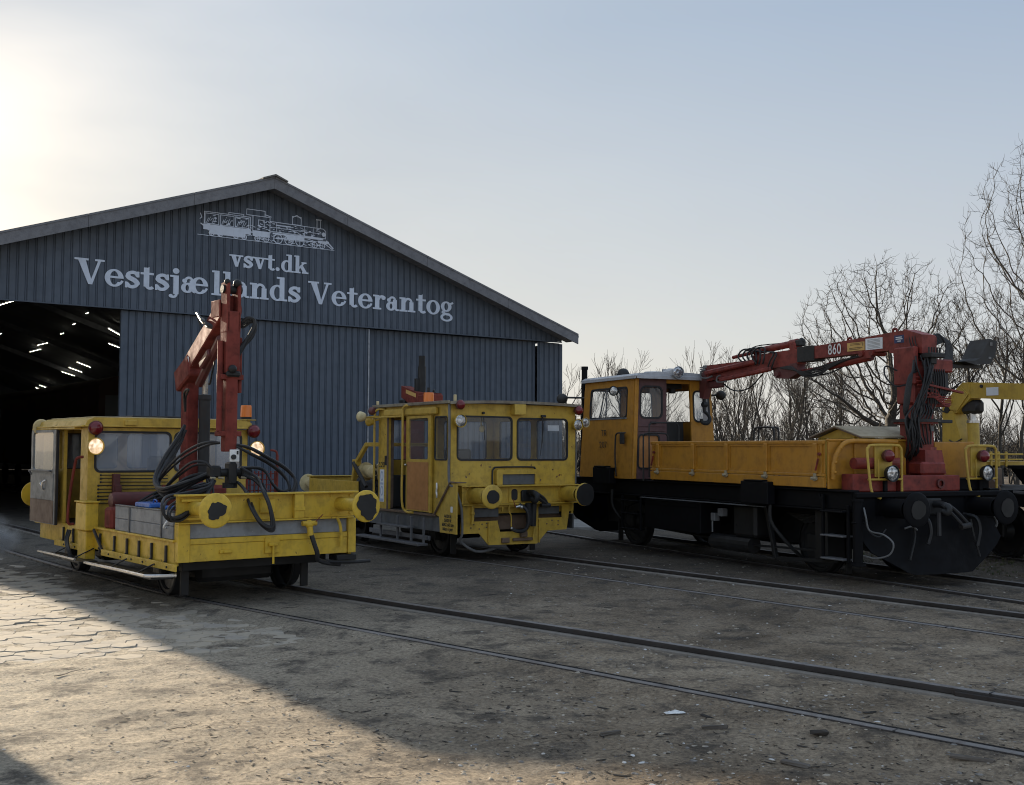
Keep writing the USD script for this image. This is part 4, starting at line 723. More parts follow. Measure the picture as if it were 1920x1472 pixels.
# jib hanging straight down
jx, jy = -0.25, 1.17
part(cr, "jib", cat(box(jx - 0.092, jx - 0.05, jy - 0.09, jy + 0.09, 3.05, 3.64, 0.01), box(jx + 0.045, jx + 0.085, jy - 0.09, jy + 0.09, 3.05, 3.64, 0.01), box(jx - 0.09, jx + 0.083, jy - 0.09, jy + 0.09, 2.52, 3.30, 0.012), box(jx - 0.08, jx + 0.08, jy + 0.04, jy + 0.1, 3.2, 3.5, 0.01)), "crane_red")
part(cr, "jib_pin", cat(cyl((jx - 0.12, jy, 3.56), (jx + 0.12, jy, 3.56), 0.05, 14), ball((jx - 0.08, jy - 0.06, 3.64), 0.035), ball((jx + 0.05, jy - 0.05, 3.63), 0.05)), "grease", 40)
part(cr, "jib_extension", box(jx - 0.072, jx + 0.072, jy - 0.07, jy + 0.07, 1.66, 2.518, 0.012), "crane_red")
part(cr, "jib_cylinder", cat(cyl((jx - 0.125, jy, 1.9), (jx - 0.125, jy, 2.95), 0.035, 12), cyl((jx + 0.12, jy, 2.35), (jx + 0.12, jy, 3.0), 0.025, 10), box(jx - 0.14, jx + 0.14, jy - 0.07, jy + 0.07, 2.50, 2.56), box(jx - 0.14, jx + 0.13, jy - 0.06, jy + 0.09, 1.84, 1.90)), "crane_red", 40)
part(cr, "jib_joint", cat(box(jx - 0.09, jx + 0.09, jy - 0.11, jy + 0.1, 2.53, 2.6, 0.02), ball((jx - 0.02, jy - 0.11, 2.62), 0.05)), "grease")
part(cr, "valve_plate", box(jx - 0.03, jx + 0.085, jy - 0.105, jy - 0.085, 1.545, 1.685, 0.004), "white_paint")
part(cr, "valve_plate_knob", cat(cyl((jx + 0.01, jy - 0.125, 1.60), (jx + 0.01, jy - 0.105, 1.60), 0.03, 12), box(jx + 0.05, jx + 0.07, jy - 0.115, jy - 0.106, 1.63, 1.67)), "ink_black")
part(cr, "rotator", cat(box(jx - 0.03, jx + 0.07, jy - 0.10, jy + 0.05, 1.28, 1.54, 0.02), cyl((jx - 0.22, jy, 1.42), (jx + 0.28, jy, 1.42), 0.05, 12), cyl((jx + 0.02, jy, 1.24), (jx + 0.02, jy, 1.30), 0.085, 16), box(jx - 0.25, jx - 0.12, jy - 0.08, jy + 0.06, 1.36, 1.50, 0.02), box(jx + 0.14, jx + 0.26, jy - 0.08, jy + 0.06, 1.34, 1.49, 0.02)), "grease")
part(cr, "brass_fittings", cat(*[cyl((jx + x, jy - 0.08, 1.36), (jx + x + 0.06, jy - 0.10, 1.355), 0.014, 8) for x in (-0.26, -0.16, 0.12, 0.22, 0.3)]), "hut_tan")
for pts, r in (
    ([(-0.215, 2.55, 1.984), (-0.298, 2.5, 1.872), (-0.594, 2.3, 1.548), (-0.807, 2.0, 1.32), (-0.837, 1.7, 1.227), (-0.738, 1.4, 1.284), (-0.419, 1.2, 1.429)], 0.020),
    ([(-0.221, 2.5, 1.928), (-0.337, 2.5, 1.709), (-0.566, 2.3, 1.508), (-0.774, 2.0, 1.307), (-0.797, 1.7, 1.194), (-0.622, 1.4, 1.37), (-0.406, 1.2, 1.416)], 0.018),
    ([(-0.254, 2.5, 1.818), (-0.411, 2.45, 1.6), (-0.605, 2.3, 1.416), (-0.786, 2.0, 1.242), (-0.757, 1.7, 1.162), (-0.542, 1.4, 1.331), (-0.405, 1.2, 1.397)], 0.016),
    ([(-0.191, 2.6, 2.164), (-0.251, 2.5, 2.366), (-0.314, 2.3, 2.418), (-0.363, 2.1, 2.416)], 0.014),
    ([(-0.39, 1.1, 1.762), (-0.501, 1.15, 1.771), (-0.593, 1.3, 1.726), (-0.662, 1.6, 1.608), (-0.723, 1.9, 1.424), (-0.721, 2.1, 1.29)], 0.014),
    ([(-0.464, 1.1, 1.45), (-0.549, 1.15, 1.539), (-0.642, 1.3, 1.535), (-0.672, 1.6, 1.417), (-0.719, 1.9, 1.218)], 0.014),
    ([(-0.462, 1.1, 1.375), (-0.557, 1.0, 1.268), (-0.897, 0.8, 1.214), (-1.198, 0.6, 1.187), (-1.321, 0.45, 1.115), (-1.296, 0.45, 1.0), (-1.174, 0.5, 0.959), (-0.976, 0.6, 1.017), (-0.65, 0.9, 1.163), (-0.442, 1.1, 1.325)], 0.014),
    ([(-0.461, 1.1, 1.301), (-0.685, 1.0, 1.185), (-0.982, 0.8, 1.133), (-1.178, 0.6, 1.07), (-1.252, 0.45, 1.01), (-1.206, 0.45, 0.963), (-1.09, 0.5, 0.965), (-0.916, 0.6, 1.051), (-0.599, 0.9, 1.186)], 0.014),
    ([(-0.198, 1.08, 1.744), (-0.058, 1.0, 1.707), (0.154, 0.95, 1.594), (0.341, 0.9, 1.479), (0.438, 0.85, 1.351), (0.392, 0.8, 1.219), (0.309, 0.8, 1.132), (0.209, 0.85, 1.101), (0.162, 0.95, 1.143), (0.126, 1.05, 1.293)], 0.014),
    ([(-0.197, 1.08, 1.723), (-0.057, 1.0, 1.644), (0.155, 0.95, 1.536), (0.329, 0.9, 1.383), (0.369, 0.85, 1.231), (0.264, 0.85, 1.207), (0.176, 0.9, 1.296), (0.098, 1.0, 1.46), (-0.125, 1.08, 1.479)], 0.013),
    ([(-0.176, 1.08, 1.309), (-0.213, 0.8, 1.218), (-0.294, 0.5, 1.061), (-0.232, 0.42, 0.906), (-0.122, 0.4, 0.819), (-0.062, 0.4, 0.847), (-0.082, 0.42, 1.022), (-0.112, 0.5, 1.202), (-0.08, 0.8, 1.328), (-0.11, 1.05, 1.391)], 0.015),
    ([(-0.149, 1.08, 1.296), (-0.172, 0.8, 1.18), (-0.248, 0.5, 1.023), (-0.179, 0.42, 0.874), (-0.082, 0.4, 0.841), (-0.102, 0.42, 1.047), (-0.145, 0.5, 1.227), (-0.067, 0.8, 1.365), (-0.139, 1.05, 1.473)], 0.013),
    ([(-0.161, 1.2, 3.149), (-0.118, 1.15, 3.185), (-0.066, 1.1, 3.238), (0.012, 1.1, 3.208), (-0.024, 1.1, 3.061), (-0.118, 1.12, 2.922), (-0.202, 1.12, 2.8)], 0.018),
    ([(-0.161, 1.2, 3.131), (-0.108, 1.15, 3.158), (-0.027, 1.1, 3.241), (0.004, 1.1, 3.153), (-0.081, 1.1, 2.985), (-0.191, 1.12, 2.738)], 0.014),
    ([(-0.268, 1.6, 3.156), (-0.337, 1.8, 3.251), (-0.271, 2.1, 3.357), (-0.192, 2.0, 3.034)], 0.014),
    ([(-0.258, 1.6, 3.139), (-0.322, 1.7, 3.197), (-0.285, 1.9, 3.273), (-0.228, 1.8, 3.12)], 0.014),
    ([(-0.206, 1.7, 2.744), (-0.145, 1.9, 2.646), (-0.04, 2.2, 2.513), (0.028, 2.4, 2.513)], 0.010)):
    part(cr, "hydraulic_hose", hose(pts, r * 1.12), "rubber", 40)
    if r >= 0.013: o = np.linspace(0.0, 1.0, len(pts))[:, None] * (1 - np.linspace(0.0, 1.0, len(pts))[:, None]) * 4 * np.array([0.035, 0.03, -0.04]); part(cr, "hydraulic_hose", hose(np.array(pts) + o, r), "rubber", 40)
rg = np.random.default_rng(5)
hs = []
for k in range(9): y0 = 2.2 + 0.1 * (k % 3); hs.append(hose([(-0.95 + 0.05 * k, y0, 1.0 + 0.02 * (k % 4)), (-0.6, y0 - 0.1, 1.12 + 0.03 * (k % 3)), (-0.2 + 0.03 * k, 2.3, 1.10 + 0.05 * (k % 4)), (0.05, 2.45, 1.15 + 0.03 * k)], 0.015, 5, 6))
for h in hs: part(cr, "deck_hose", h, "rubber", 40)
top("tool_case", cat(*[(np.asarray(v) @ np.array([[math.cos(math.radians(38.85)), math.sin(math.radians(38.85)), 0], [-math.sin(math.radians(38.85)), math.cos(math.radians(38.85)), 0], [0, 0, 1]]) + (-2.37, 12.32, RAIL_TOP), f) for v, f in (box(-1.12, -0.92, 1.32, 1.78, 1.0235, 1.075, 0.012), box(-1.10, -0.94, 0.92, 1.08, 1.0235, 1.06, 0.012), hose([(-1.0, 1.42, 1.075), (-1.0, 1.42, 1.10), (-1.0, 1.5, 1.11), (-1.0, 1.52, 1.075)], 0.008))]), "tool_blue", "flat blue tool case lying on the grey side board of the crane trolley", "tool case")

# ------------------------------------------------------------------ trolley 2: boxy yellow cab
T2 = thing("cab_trolley", "yellow box-cab rail trolley numbered 120 with two big front windows and open side doorway", "rail trolley", (0.42, 17.19, RAIL_TOP), 32.6)
BY = 0.52
part(T2, "front_beam", cat(box(-1.05, 1.09, BY + 0.03, BY + 0.06, 0.86, 1.12, 0.003), box(-1.09, 1.12, BY - 0.05, BY + 0.07, 1.122, 1.142, 0.003), box(-1.06, 1.10, BY - 0.05, BY + 0.07, 0.838, 0.858, 0.003), box(0.83, 0.85, BY - 0.0, BY + 0.029, 0.86, 1.12), box(-1.07, -1.05, BY - 0.03, BY + 0.06, 0.86, 1.12)), "cab_yellow")
part(T2, "coupler_slot", prism(rr(-0.16, -0.04, 0.90, 1.08, 0.05), "y", BY + 0.02, BY + 0.029), "ink_black")
part(T2, "slot_frame", prism(rr(-0.20, 0.0, 0.87, 1.11, 0.02).difference(rr(-0.16, -0.04, 0.90, 1.08, 0.05)), "y", BY + 0.015, BY + 0.029), "cab_yellow")
buffer(T2, -0.83, 0.99, 0.0, 0.182, 0.12, BY + 0.028, "cab_yellow", 0.105, 2, -1, 0.07)
buffer(T2, 0.875, 0.995, 0.0, 0.182, 0.12, BY + 0.028, "cab_yellow", 0.172, 5, -1, 0.05)
ap = sg.Polygon([(-1.08, 0.41), (-0.75, 0.41), (-0.58, 0.225), (0.32, 0.215), (0.52, 0.41), (0.89, 0.42), (0.96, 0.835), (-1.05, 0.835)])
ap = ap.difference(sg.box(-0.86, 0.595, -0.34, 0.80)).difference(sg.box(0.34, 0.615, 0.80, 0.80)).difference(sg.Polygon([(-0.37, 0.42), (0.14, 0.42), (0.26, 0.60), (0.24, 0.80), (-0.3, 0.80), (-0.42, 0.58)]))
part(T2, "front_apron", prism(ap, "y", BY + 0.0, BY + 0.022), "cab_yellow")
part(T2, "apron_rib", cat(box(-0.60, -0.575, BY - 0.03, BY - 0.001, 0.23, 0.58), box(0.335, 0.36, BY - 0.03, BY - 0.001, 0.23, 0.60)), "cab_yellow")
part(T2, "towing_step", cat(box(-0.36, -0.22, BY - 0.05, BY - 0.001, 0.25, 0.33, 0.01), box(-0.15, 0.22, BY - 0.04, BY - 0.001, 0.27, 0.32, 0.01), box(-0.02, 0.10, BY - 0.07, BY - 0.001, 0.33, 0.42, 0.01)), "brown_plate")
for x, z in ((-0.9, 0.5), (-0.75, 0.48), (-0.62, 0.5), (-0.7, 0.55), (-0.62, 0.56), (0.5, 0.52), (0.6, 0.57), (0.72, 0.5), (0.72, 0.56), (-0.85, 0.55)): part(T2, "apron_bolt", cyl((x, BY - 0.010, z), (x, BY - 0.0005, z), 0.012, 6), "brown_plate")
part(T2, "apron_shadow_plate", box(-0.95, 0.92, BY + 0.20, BY + 0.22, 0.44, 0.84), "brown_plate")
part(T2, "apron_cross_tube", cat(box(-0.86, -0.35, BY + 0.08, BY + 0.14, 0.65, 0.79), box(0.35, 0.80, BY + 0.08, BY + 0.14, 0.67, 0.79)), "steel_grey")
part(T2, "coupling_hook", cat(hose([(0.14, BY + 0.0, 1.02), (0.14, BY - 0.16, 1.02), (0.15, BY - 0.24, 0.97), (0.14, BY - 0.22, 0.90), (0.13, BY - 0.14, 0.92)], 0.045, 6, 10), box(0.02, 0.24, BY - 0.02, BY + 0.029, 0.88, 1.06, 0.02)), "grease", 40)
part(T2, "screw_coupling", cat(hose([(0.10, BY - 0.12, 1.02), (0.24, BY - 0.14, 0.94), (0.40, BY - 0.13, 0.84), (0.42, BY - 0.10, 0.80)], 0.030), hose([(0.20, BY - 0.12, 1.03), (0.36, BY - 0.12, 0.93), (0.44, BY - 0.12, 0.82)], 0.026), cyl((0.30, BY - 0.13, 0.82), (0.47, BY - 0.13, 0.82), 0.035, 10), cyl((0.06, BY - 0.13, 0.86), (0.10, BY - 0.12, 0.52), 0.05, 12), cyl((0.17, BY - 0.13, 0.86), (0.16, BY - 0.12, 0.50), 0.045, 12)), "grease", 40)
part(T2, "brake_hose", hose([(-0.06, BY - 0.06, 0.84), (0.02, BY - 0.14, 0.76), (0.05, BY - 0.16, 0.60), (0.0, BY - 0.14, 0.45), (-0.12, BY - 0.10, 0.43), (-0.2, BY - 0.05, 0.47)], 0.028), "rubber", 40)
part(T2, "brake_pipe", cat(hose([(-0.22, BY - 0.02, 0.83), (-0.23, BY - 0.03, 0.74), (-0.19, BY - 0.03, 0.66), (-0.18, BY - 0.02, 0.5)], 0.010), hose([(0.24, BY - 0.06, 0.80), (0.24, BY - 0.06, 0.55), (0.22, BY - 0.04, 0.30)], 0.016)), "cab_yellow", 40)
part(T2, "hose_tap", cat(cyl((-0.14, BY - 0.08, 0.80), (-0.04, BY - 0.08, 0.82), 0.02, 8), ball((-0.04, BY - 0.10, 0.80), 0.03, 1), ball((-0.2, BY - 0.06, 0.475), 0.022, 1)), "rod_chrome", 40)
part(T2, "tap_handle", bar((-0.17, BY - 0.06, 0.92), (-0.15, BY - 0.09, 0.80), 0.012, 0.006), "crane_red")
part(T2, "corner_strut", cat(hose([(-0.885, BY - 0.03, 0.83), (-0.885, BY - 0.035, 0.70), (-0.89, BY - 0.03, 0.56)], 0.022), ball((-0.885, BY - 0.035, 0.72), 0.034, 1)), "cab_yellow", 40)
# cab
C0, C1 = 0.62, 3.13
fr = sg.box(-1.20, 1.12, 1.13, 2.40)
W2 = [(-1.09, -0.10, 1.53, 2.205), (0.0, 0.97, 1.53, 2.19)]
for w in W2: fr = fr.difference(rr(*w).buffer(-0.006))
part(T2, "cab_front", prism(fr, "y", C0, C0 + 0.04), "cab_yellow")
for w in W2: pane(T2, *w, C0 + 0.004, mat="pane_clear")
wp = part(T2, "wiper", cat(cyl((-0.64, C0 - 0.03, 2.20), (-0.62, C0 - 0.03, 1.84), 0.007, 5), cyl((-0.64, C0 - 0.04, 2.26), (-0.64, C0 - 0.0, 2.26), 0.02, 8)), "ink_black")
part(T2, "wiper", cat(cyl((0.46, C0 - 0.03, 2.22), (0.46, C0 - 0.03, 1.80), 0.008, 5), cyl((0.50, C0 - 0.03, 2.20), (0.42, C0 - 0.03, 1.60), 0.006, 5), box(0.44, 0.52, C0 - 0.05, C0 - 0.0, 2.21, 2.25)), "ink_black")
part(T2, "notice", box(0.62, 0.84, C0 + 0.05, C0 + 0.053, 2.00, 2.09, 0.001), "paper_white")
part(T2, "vent_frame", cat(prism(rr(-0.42, 0.37, 1.145, 1.385, 0.03).difference(sg.box(-0.31, 1.146, 0.30, 1.31)), "y", C0 - 0.07, C0 - 0.001)), "cab_yellow")
part(T2, "vent_cover", box(-0.312, 0.302, C0 - 0.05, C0 - 0.01, 1.148, 1.312, 0.004), "steel_grey")
part(T2, "vent_pipe", hose([(-0.47, C0 - 0.02, 1.15), (-0.47, C0 - 0.02, 1.34), (-0.44, C0 - 0.02, 1.40), (-0.36, C0 - 0.02, 1.42), (0.25, C0 - 0.02, 1.42), (0.32, C0 - 0.02, 1.40), (0.34, C0 - 0.02, 1.37)], 0.013), "ink_black", 40)
part(T2, "front_floor_panel", box(-1.18, 1.10, C0 + 0.0, C0 + 0.05, 0.70, 1.128), "cab_yellow")
rg = np.random.default_rng(3)
for k in range(16): x, z = rg.uniform(-1.1, 0.9), rg.uniform(1.2, 1.5); part(T2, "paint_scar", prism(blob(x, z, rg.uniform(0.006, 0.018), k, 9, 0.6), "y", C0 - 0.003, C0 - 0.0005), "dark_red" if k % 3 else "brown_plate")
sd = sg.box(C0 + 0.042, 0.66, C1, 2.40).difference(sg.box(2.04, 0.67, 2.74, 2.225)).difference(rr(0.735, 1.13, 1.53, 2.20, 0.04).buffer(-0.006)).difference(sg.box(1.2, 0.67, 2.05, 2.22))
part(T2, "cab_side", prism(sd, "x", -1.20, -1.16), "cab_yellow")
pane(T2, 0.735, 1.13, 1.53, 2.20, -1.196, "x", 0.04, "pane_clear", 0.022)
part(T2, "cab_side", prism(sg.box(C0 + 0.042, 0.66, C1, 2.40).difference(rr(0.8, 1.7, 1.52, 2.2).buffer(-0.006)).difference(rr(1.85, 2.9, 1.52, 2.2).buffer(-0.006)), "x", 1.08, 1.12), "cab_yellow")
pane(T2, 0.8, 1.7, 1.52, 2.2, 1.10, "x", mat="pane_clear"); pane(T2, 1.85, 2.9, 1.52, 2.2, 1.10, "x", mat="pane_clear")
rear = sg.box(-1.158, 0.66, 1.078, 2.40).difference(rr(-1.0, -0.1, 1.5, 2.2).buffer(-0.006)).difference(rr(0.05, 0.95, 1.5, 2.2).buffer(-0.006))
part(T2, "cab_rear", prism(rear, "y", C1 - 0.042, C1 - 0.002), "cab_yellow"); pane(T2, -1.0, -0.1, 1.5, 2.2, C1 - 0.02, mat="pane_clear"); pane(T2, 0.05, 0.95, 1.5, 2.2, C1 - 0.02, mat="pane_clear")
part(T2, "cab_floor", box(-1.15, 1.07, C0 + 0.05, C1 - 0.05, 0.665, 0.70), "grease")
part(T2, "seat", cat(box(-0.6, -0.1, 1.4, 1.9, 1.0, 1.12, 0.04), box(-0.6, -0.1, 1.85, 1.95, 1.13, 1.7, 0.04), cyl((-0.35, 1.65, 0.70), (-0.35, 1.65, 1.0), 0.05)), "rubber")
part(T2, "driving_desk", cat(box(-1.0, 1.0, C0 + 0.06, C0 + 0.4, 0.705, 1.38, 0.02), box(0.3, 0.8, 2.6, 3.05, 0.705, 1.3, 0.02), box(-1.1, -0.6, 2.75, 3.05, 0.705, 1.25, 0.02)), "grease")
part(T2, "cab_fan", cat(ball((-0.45, 0.95, 2.02), 0.055, 2, (1, 0.4, 1)), cyl((-0.45, 0.97, 2.02), (-0.45, 1.0, 2.3), 0.012, 6)), "faded_yellow", 40)
# side door pushed forward, orange lower half
d2 = part(T2, "side_door", prism(sg.box(1.21, 0.71, 2.02, 2.225).difference(rr(1.27, 1.93, 1.53, 2.19, 0.04).buffer(-0.004)), "x", -1.245, -1.215), "cab_yellow", label="yellow side door with a faded orange lower panel")
part(d2, "pane", prism(rr(1.265, 1.935, 1.525, 2.195, 0.04), "x", -1.233, -1.229), "pane_clear")
part(d2, "lower_panel", box(-1.252, -1.246, 1.25, 1.97, 0.73, 1.49, 0.003), "door_orange")
part(d2, "door_edge", box(-1.258, -1.21, 1.17, 1.205, 0.70, 2.225), "cab_yellow")
part(d2, "handle", cat(ball((-1.27, 1.99, 1.44), 0.02, 1), cyl((-1.245, 1.99, 1.44), (-1.27, 1.99, 1.44), 0.01, 6)), "rod_chrome", 40)
part(T2, "door_jamb", cat(box(-1.215, -1.161, 2.742, 2.79, 0.68, 2.24), box(-1.21, -1.10, 2.745, 2.775, 0.70, 2.22)), "door_brown")
part(T2, "door_track", box(-1.275, -1.203, 1.00, 2.80, 2.235, 2.355, 0.03), "cab_yellow")
part(T2, "door_sill", box(-1.24, -1.13, 1.05, 3.13, 0.655, 0.69, 0.004), "brown_plate")
part(T2, "grab_tube", hose([(-1.21, 2.85, 2.36), (-1.25, 3.0, 2.37), (-1.27, 3.10, 2.34), (-1.275, 3.14, 2.24), (-1.275, 3.14, 1.6), (-1.275, 3.13, 0.9), (-1.22, 3.12, 0.72)], 0.019), "cab_yellow", 40)
part(T2, "grab_tube", hose([(-1.24, 1.86, 2.40), (-1.29, 1.95, 2.40), (-1.30, 2.02, 2.36), (-1.30, 2.04, 2.25), (-1.30, 2.04, 1.5), (-1.30, 2.04, 0.85), (-1.25, 2.0, 0.69), (-1.25, 1.75, 0.68)], 0.019), "cab_yellow", 40)
part(T2, "cross_tube", cyl((-1.285, 3.14, 2.225), (-1.30, 2.04, 2.225), 0.015, 8), "cab_yellow", 40)
part(T2, "rear_number", text_on("120", 0.085, (-1.2005, 2.99, 1.385), (0, -1, 0), (0, 0, 1), True), "ink_black")
stk = part(T2, "sticker_strip", box(-1.204, -1.2005, 2.90, 3.06, 0.80, 1.345, 0.0005), "paper_white")
part(stk, "sticker_print", cat(*[prism(el(2.98, z, 0.055, 0.085).difference(el(2.98, z, 0.03, 0.06)), "x", -1.2055, -1.2042) for z in (1.235, 0.985)], prism(sg.box(2.92, 1.09, 3.04, 1.125), "x", -1.2055, -1.2042), prism(sg.box(2.92, 0.81, 3.04, 0.855), "x", -1.2055, -1.2042)), "sticker_blue")
part(T2, "door_bracket", box(-1.22, -1.2, 2.80, 2.86, 1.42, 1.58), "dark_steel")
# wedge panel at the front left corner, with the load text
part(T2, "corner_wedge", prism([(1.08, 0.70), (0.93, 0.66), (0.90, 0.42), (0.40, 0.42), (0.40, 1.20), (0.56, 1.20)], "x", -1.225, -1.203), "cab_yellow")
part(T2, "wedge_flange", cat(bar((-1.215, 1.05, 0.69), (-1.215, 0.55, 1.205), 0.09, 0.02), box(-1.24, -1.06, 0.38, 0.62, 1.185, 1.20)), "brown_plate")
for k, s in enumerate(("4000 k", "5800 k", "MAX 60 km", "Max 6 per")): part(T2, "load_text", text_on(s, 0.048, (-1.2252, 0.655, 0.655 - 0.065 * k), (0, -1, 0), (0, 0, 1), True), "ink_black")
part(T2, "white_tag", cat(prism(rr(0.50, 0.57, 0.74, 0.83, 0.02), "x", -1.23, -1.2262)), "white_paint")
part(T2, "rope", hose([(-1.21, 1.04, 1.17), (-1.23, 1.0, 1.1), (-1.22, 1.03, 1.04), (-1.24, 0.98, 0.99), (-1.22, 1.02, 0.95)], 0.014), "white_paint", 40)
part(T2, "corner_pipe", hose([(-1.235, C0 - 0.0, 2.40), (-1.235, C0 - 0.01, 1.9), (-1.235, C0 - 0.01, 1.22), (-1.20, C0 - 0.12, 1.12), (-1.10, BY - 0.02, 0.88), (-1.075, BY - 0.03, 0.72), (-1.07, BY - 0.03, 0.42), (-1.05, BY + 0.05, 0.30), (-0.8, BY + 0.1, 0.15), (-0.6, BY + 0.15, 0.12), (-0.35, BY + 0.2, 0.15)], 0.020), "hose_grey", 40)
part(T2, "corner_pipe", hose([(1.14, C0 - 0.0, 2.25), (1.14, C0 - 0.01, 1.6), (1.13, C0 - 0.01, 1.15)], 0.012), "hose_grey", 40)
# roof
rfz = lambda x: 2.435 - 0.03 * (x / 1.2) ** 2
n = 9; xsr = np.linspace(-1.27, 1.19, n)
rpoly = [(x, rfz(x) - 0.012) for x in xsr] + [(x, rfz(x) + 0.02) for x in xsr[::-1]]
rf2 = part(T2, "cab_roof", prism(rpoly, "y", C0 - 0.09, C1 + 0.10), "roof_rust")
part(rf2, "roof_edge", cat(box(-1.285, -1.272, C0 - 0.09, C1 + 0.10, 2.395, 2.44), prism([(x, rfz(x) - 0.02) for x in xsr] + [(x, rfz(x) + 0.024) for x in xsr[::-1]], "y", C0 - 0.105, C0 - 0.091)), "roof_rust")
part(rf2, "roof_stub", cat(box(-1.24, -1.20, 3.12, 3.16, 2.445, 2.51), box(-1.17, -1.13, C0 - 0.05, C0 - 0.01, 2.43, 2.53)), "faded_yellow")
part(T2, "front_box", box(-0.13, 0.08, C0 - 0.14, C0 - 0.002, 2.24, 2.405, 0.008), "cab_yellow")
headlight(T2, (-1.10, C0 - 0.12, 2.13), 0.098, (0, -1, -0.03)); headlight(T2, (1.10, C0 - 0.12, 2.10), 0.09, (0, -1, -0.03)); headlight(T2, (1.27, C0 - 0.10, 2.14), 0.075, (0.05, -1, -0.03), shell="faded_yellow")
headlight(T2, (-1.33, 3.24, 2.16), 0.075, (-0.2, 1, 0)); headlight(T2, (-1.52, 3.18, 2.24), 0.085, (-0.35, 1, 0.05), shell="faded_yellow")
part(T2, "lamp_bracket", cat(cyl((-1.33, 3.2, 2.16), (-1.2, 3.1, 2.2), 0.018), cyl((-1.5, 3.15, 2.22), (-1.2, 3.1, 2.25), 0.015), cyl((1.10, C0 - 0.04, 2.10), (1.10, C0 + 0.02, 2.15), 0.02), cyl((1.26, C0 - 0.05, 2.14), (1.1, C0 + 0.02, 2.16), 0.014), cyl((-1.10, C0 - 0.04, 2.13), (-1.12, C0 + 0.01, 2.1), 0.02)), "cab_yellow", 40)
red_lamp(T2, (-1.10, C0 - 0.12, 2.375), 0.075, (0, -1, 0)); red_lamp(T2, (1.12, C0 - 0.12, 2.335), 0.075, (0, -1, 0)); red_lamp(T2, (-1.30, 3.2, 2.34), 0.07, (0, 1, 0))
bc = part(T2, "beacon", lathe([(0.09, 0), (0.09, 0.03), (0.08, 0.04)], (-0.55, 2.55, 2.455), (0, 0, 1), 18), "ink_black", 40)
part(bc, "amber_dome", lathe([(0.088, 0.04), (0.088, 0.17), (0.08, 0.20), (0, 0.205)], (-0.55, 2.55, 2.455), (0, 0, 1), 18), "amber_glass", 40)
# steps and gear
part(T2, "step_board", box(-1.42, -1.24, 1.25, 3.55, 0.19, 0.225, 0.005), "step_grey"); part(T2, "step_board", box(-1.36, -1.22, 1.75, 2.85, 0.43, 0.46, 0.005), "step_grey")
for y in (1.3, 1.72, 2.2, 2.82): part(T2, "step_hanger", box(-1.30, -1.265, y, y + 0.035, 0.20, 0.62, 0.004), "step_grey")
part(T2, "step_back", box(-1.235, -1.20, 1.24, 3.4, 0.27, 0.34), "step_grey")
part(T2, "side_skirt", cat(box(-1.19, -1.16, 0.92, 5.9, 0.42, 0.652), box(1.08, 1.11, 0.62, 5.9, 0.42, 0.652)), "steel_grey")
for y in (1.72, 4.8):
    for s in (-1, 1): wheel(T2, 0.755 * s, y, 0.34, s); spring(T2, 0.88 * s, y, 0.52)
    part(T2, "axle", cyl((-0.75, y, 0.34), (0.75, y, 0.34), 0.055, 14), "grease", 40)
part(T2, "underframe", cat(box(-0.62, 0.62, 0.8, 6.2, 0.42, 0.62), box(-0.35, 0.4, 2.3, 4.0, 0.18, 0.42, 0.05), box(-0.8, -0.66, 0.75, 6.2, 0.44, 0.62), box(0.66, 0.8, 0.75, 6.2, 0.44, 0.62)), "grease")
for s in (-1, 1): part(T2, "rail_guard", box(0.755 * s - 0.05, 0.755 * s + 0.05, 1.30, 1.33, 0.03, 0.45), "dark_steel")
# rear deck, folded red crane, yellow arm frame
part(T2, "rear_deck", box(-1.15, 1.10, C1 + 0.01, 6.35, 0.62, 0.68), "dark_steel")
part(T2, "rear_beam", cat(box(-1.10, 1.10, 6.35, 6.42, 0.84, 1.14), box(-1.12, 1.12, 6.30, 6.50, 1.142, 1.16)), "cab_yellow")
buffer(T2, -0.9, 1.0, 6.98, 0.18, 0.11, 6.42, "faded_yellow", None, 0, 1); buffer(T2, 0.9, 1.0, 6.98, 0.18, 0.11, 6.42, "cab_yellow", None, 0, 1)
part(T2, "side_board", cat(box(-1.14, -1.11, 4.1, 6.30, 0.69, 1.11)), "cab_yellow"); part(T2, "side_board", cat(box(1.07, 1.10, 3.3, 6.30, 0.69, 1.10)), "cab_yellow")
part(T2, "deck_load", hull([(-1.0, 4.2, 0.70), (-1.0, 5.3, 0.70), (0.6, 4.2, 0.70), (0.6, 5.4, 0.70), (-0.9, 4.5, 1.12), (-0.7, 5.0, 1.16), (0.4, 4.6, 1.15), (0.3, 5.0, 1.1)]), "dark_steel")
part(T2, "arm_frame", cat(bar((-1.0, 3.45, 1.77), (-1.0, 4.02, 1.77), 0.07), bar((-1.0, 4.02, 1.77), (-1.0, 4.50, 1.40), 0.07), bar((-1.0, 4.48, 1.42), (-1.0, 4.58, 1.04), 0.08), bar((0.2, 3.45, 1.77), (0.2, 4.02, 1.77), 0.07), bar((-1.0, 3.46, 1.77), (0.2, 3.46, 1.77), 0.06), box(-1.06, -0.94, 4.36, 4.52, 1.38, 1.50, 0.01)), "crane_yellow")
part(T2, "arm_ram", cat(cyl((-1.07, 4.43, 1.44), (-1.05, 3.92, 1.02), 0.035, 12)), "dark_steel", 40)
part(T2, "winch_drum", cat(lathe([(0, 0), (0.17, 0.0), (0.12, 0.02), (0.13, 0.62), (0.17, 0.64), (0.17, 0.68), (0, 0.68)], (-0.85, 4.36, 1.28), (0, -1, 0), 22)), "faded_yellow", 40)
part(T2, "winch_chain", chain((-0.98, 3.72, 1.40), (-0.98, 3.66, 0.95), 9, 0.02), "grease", 40)
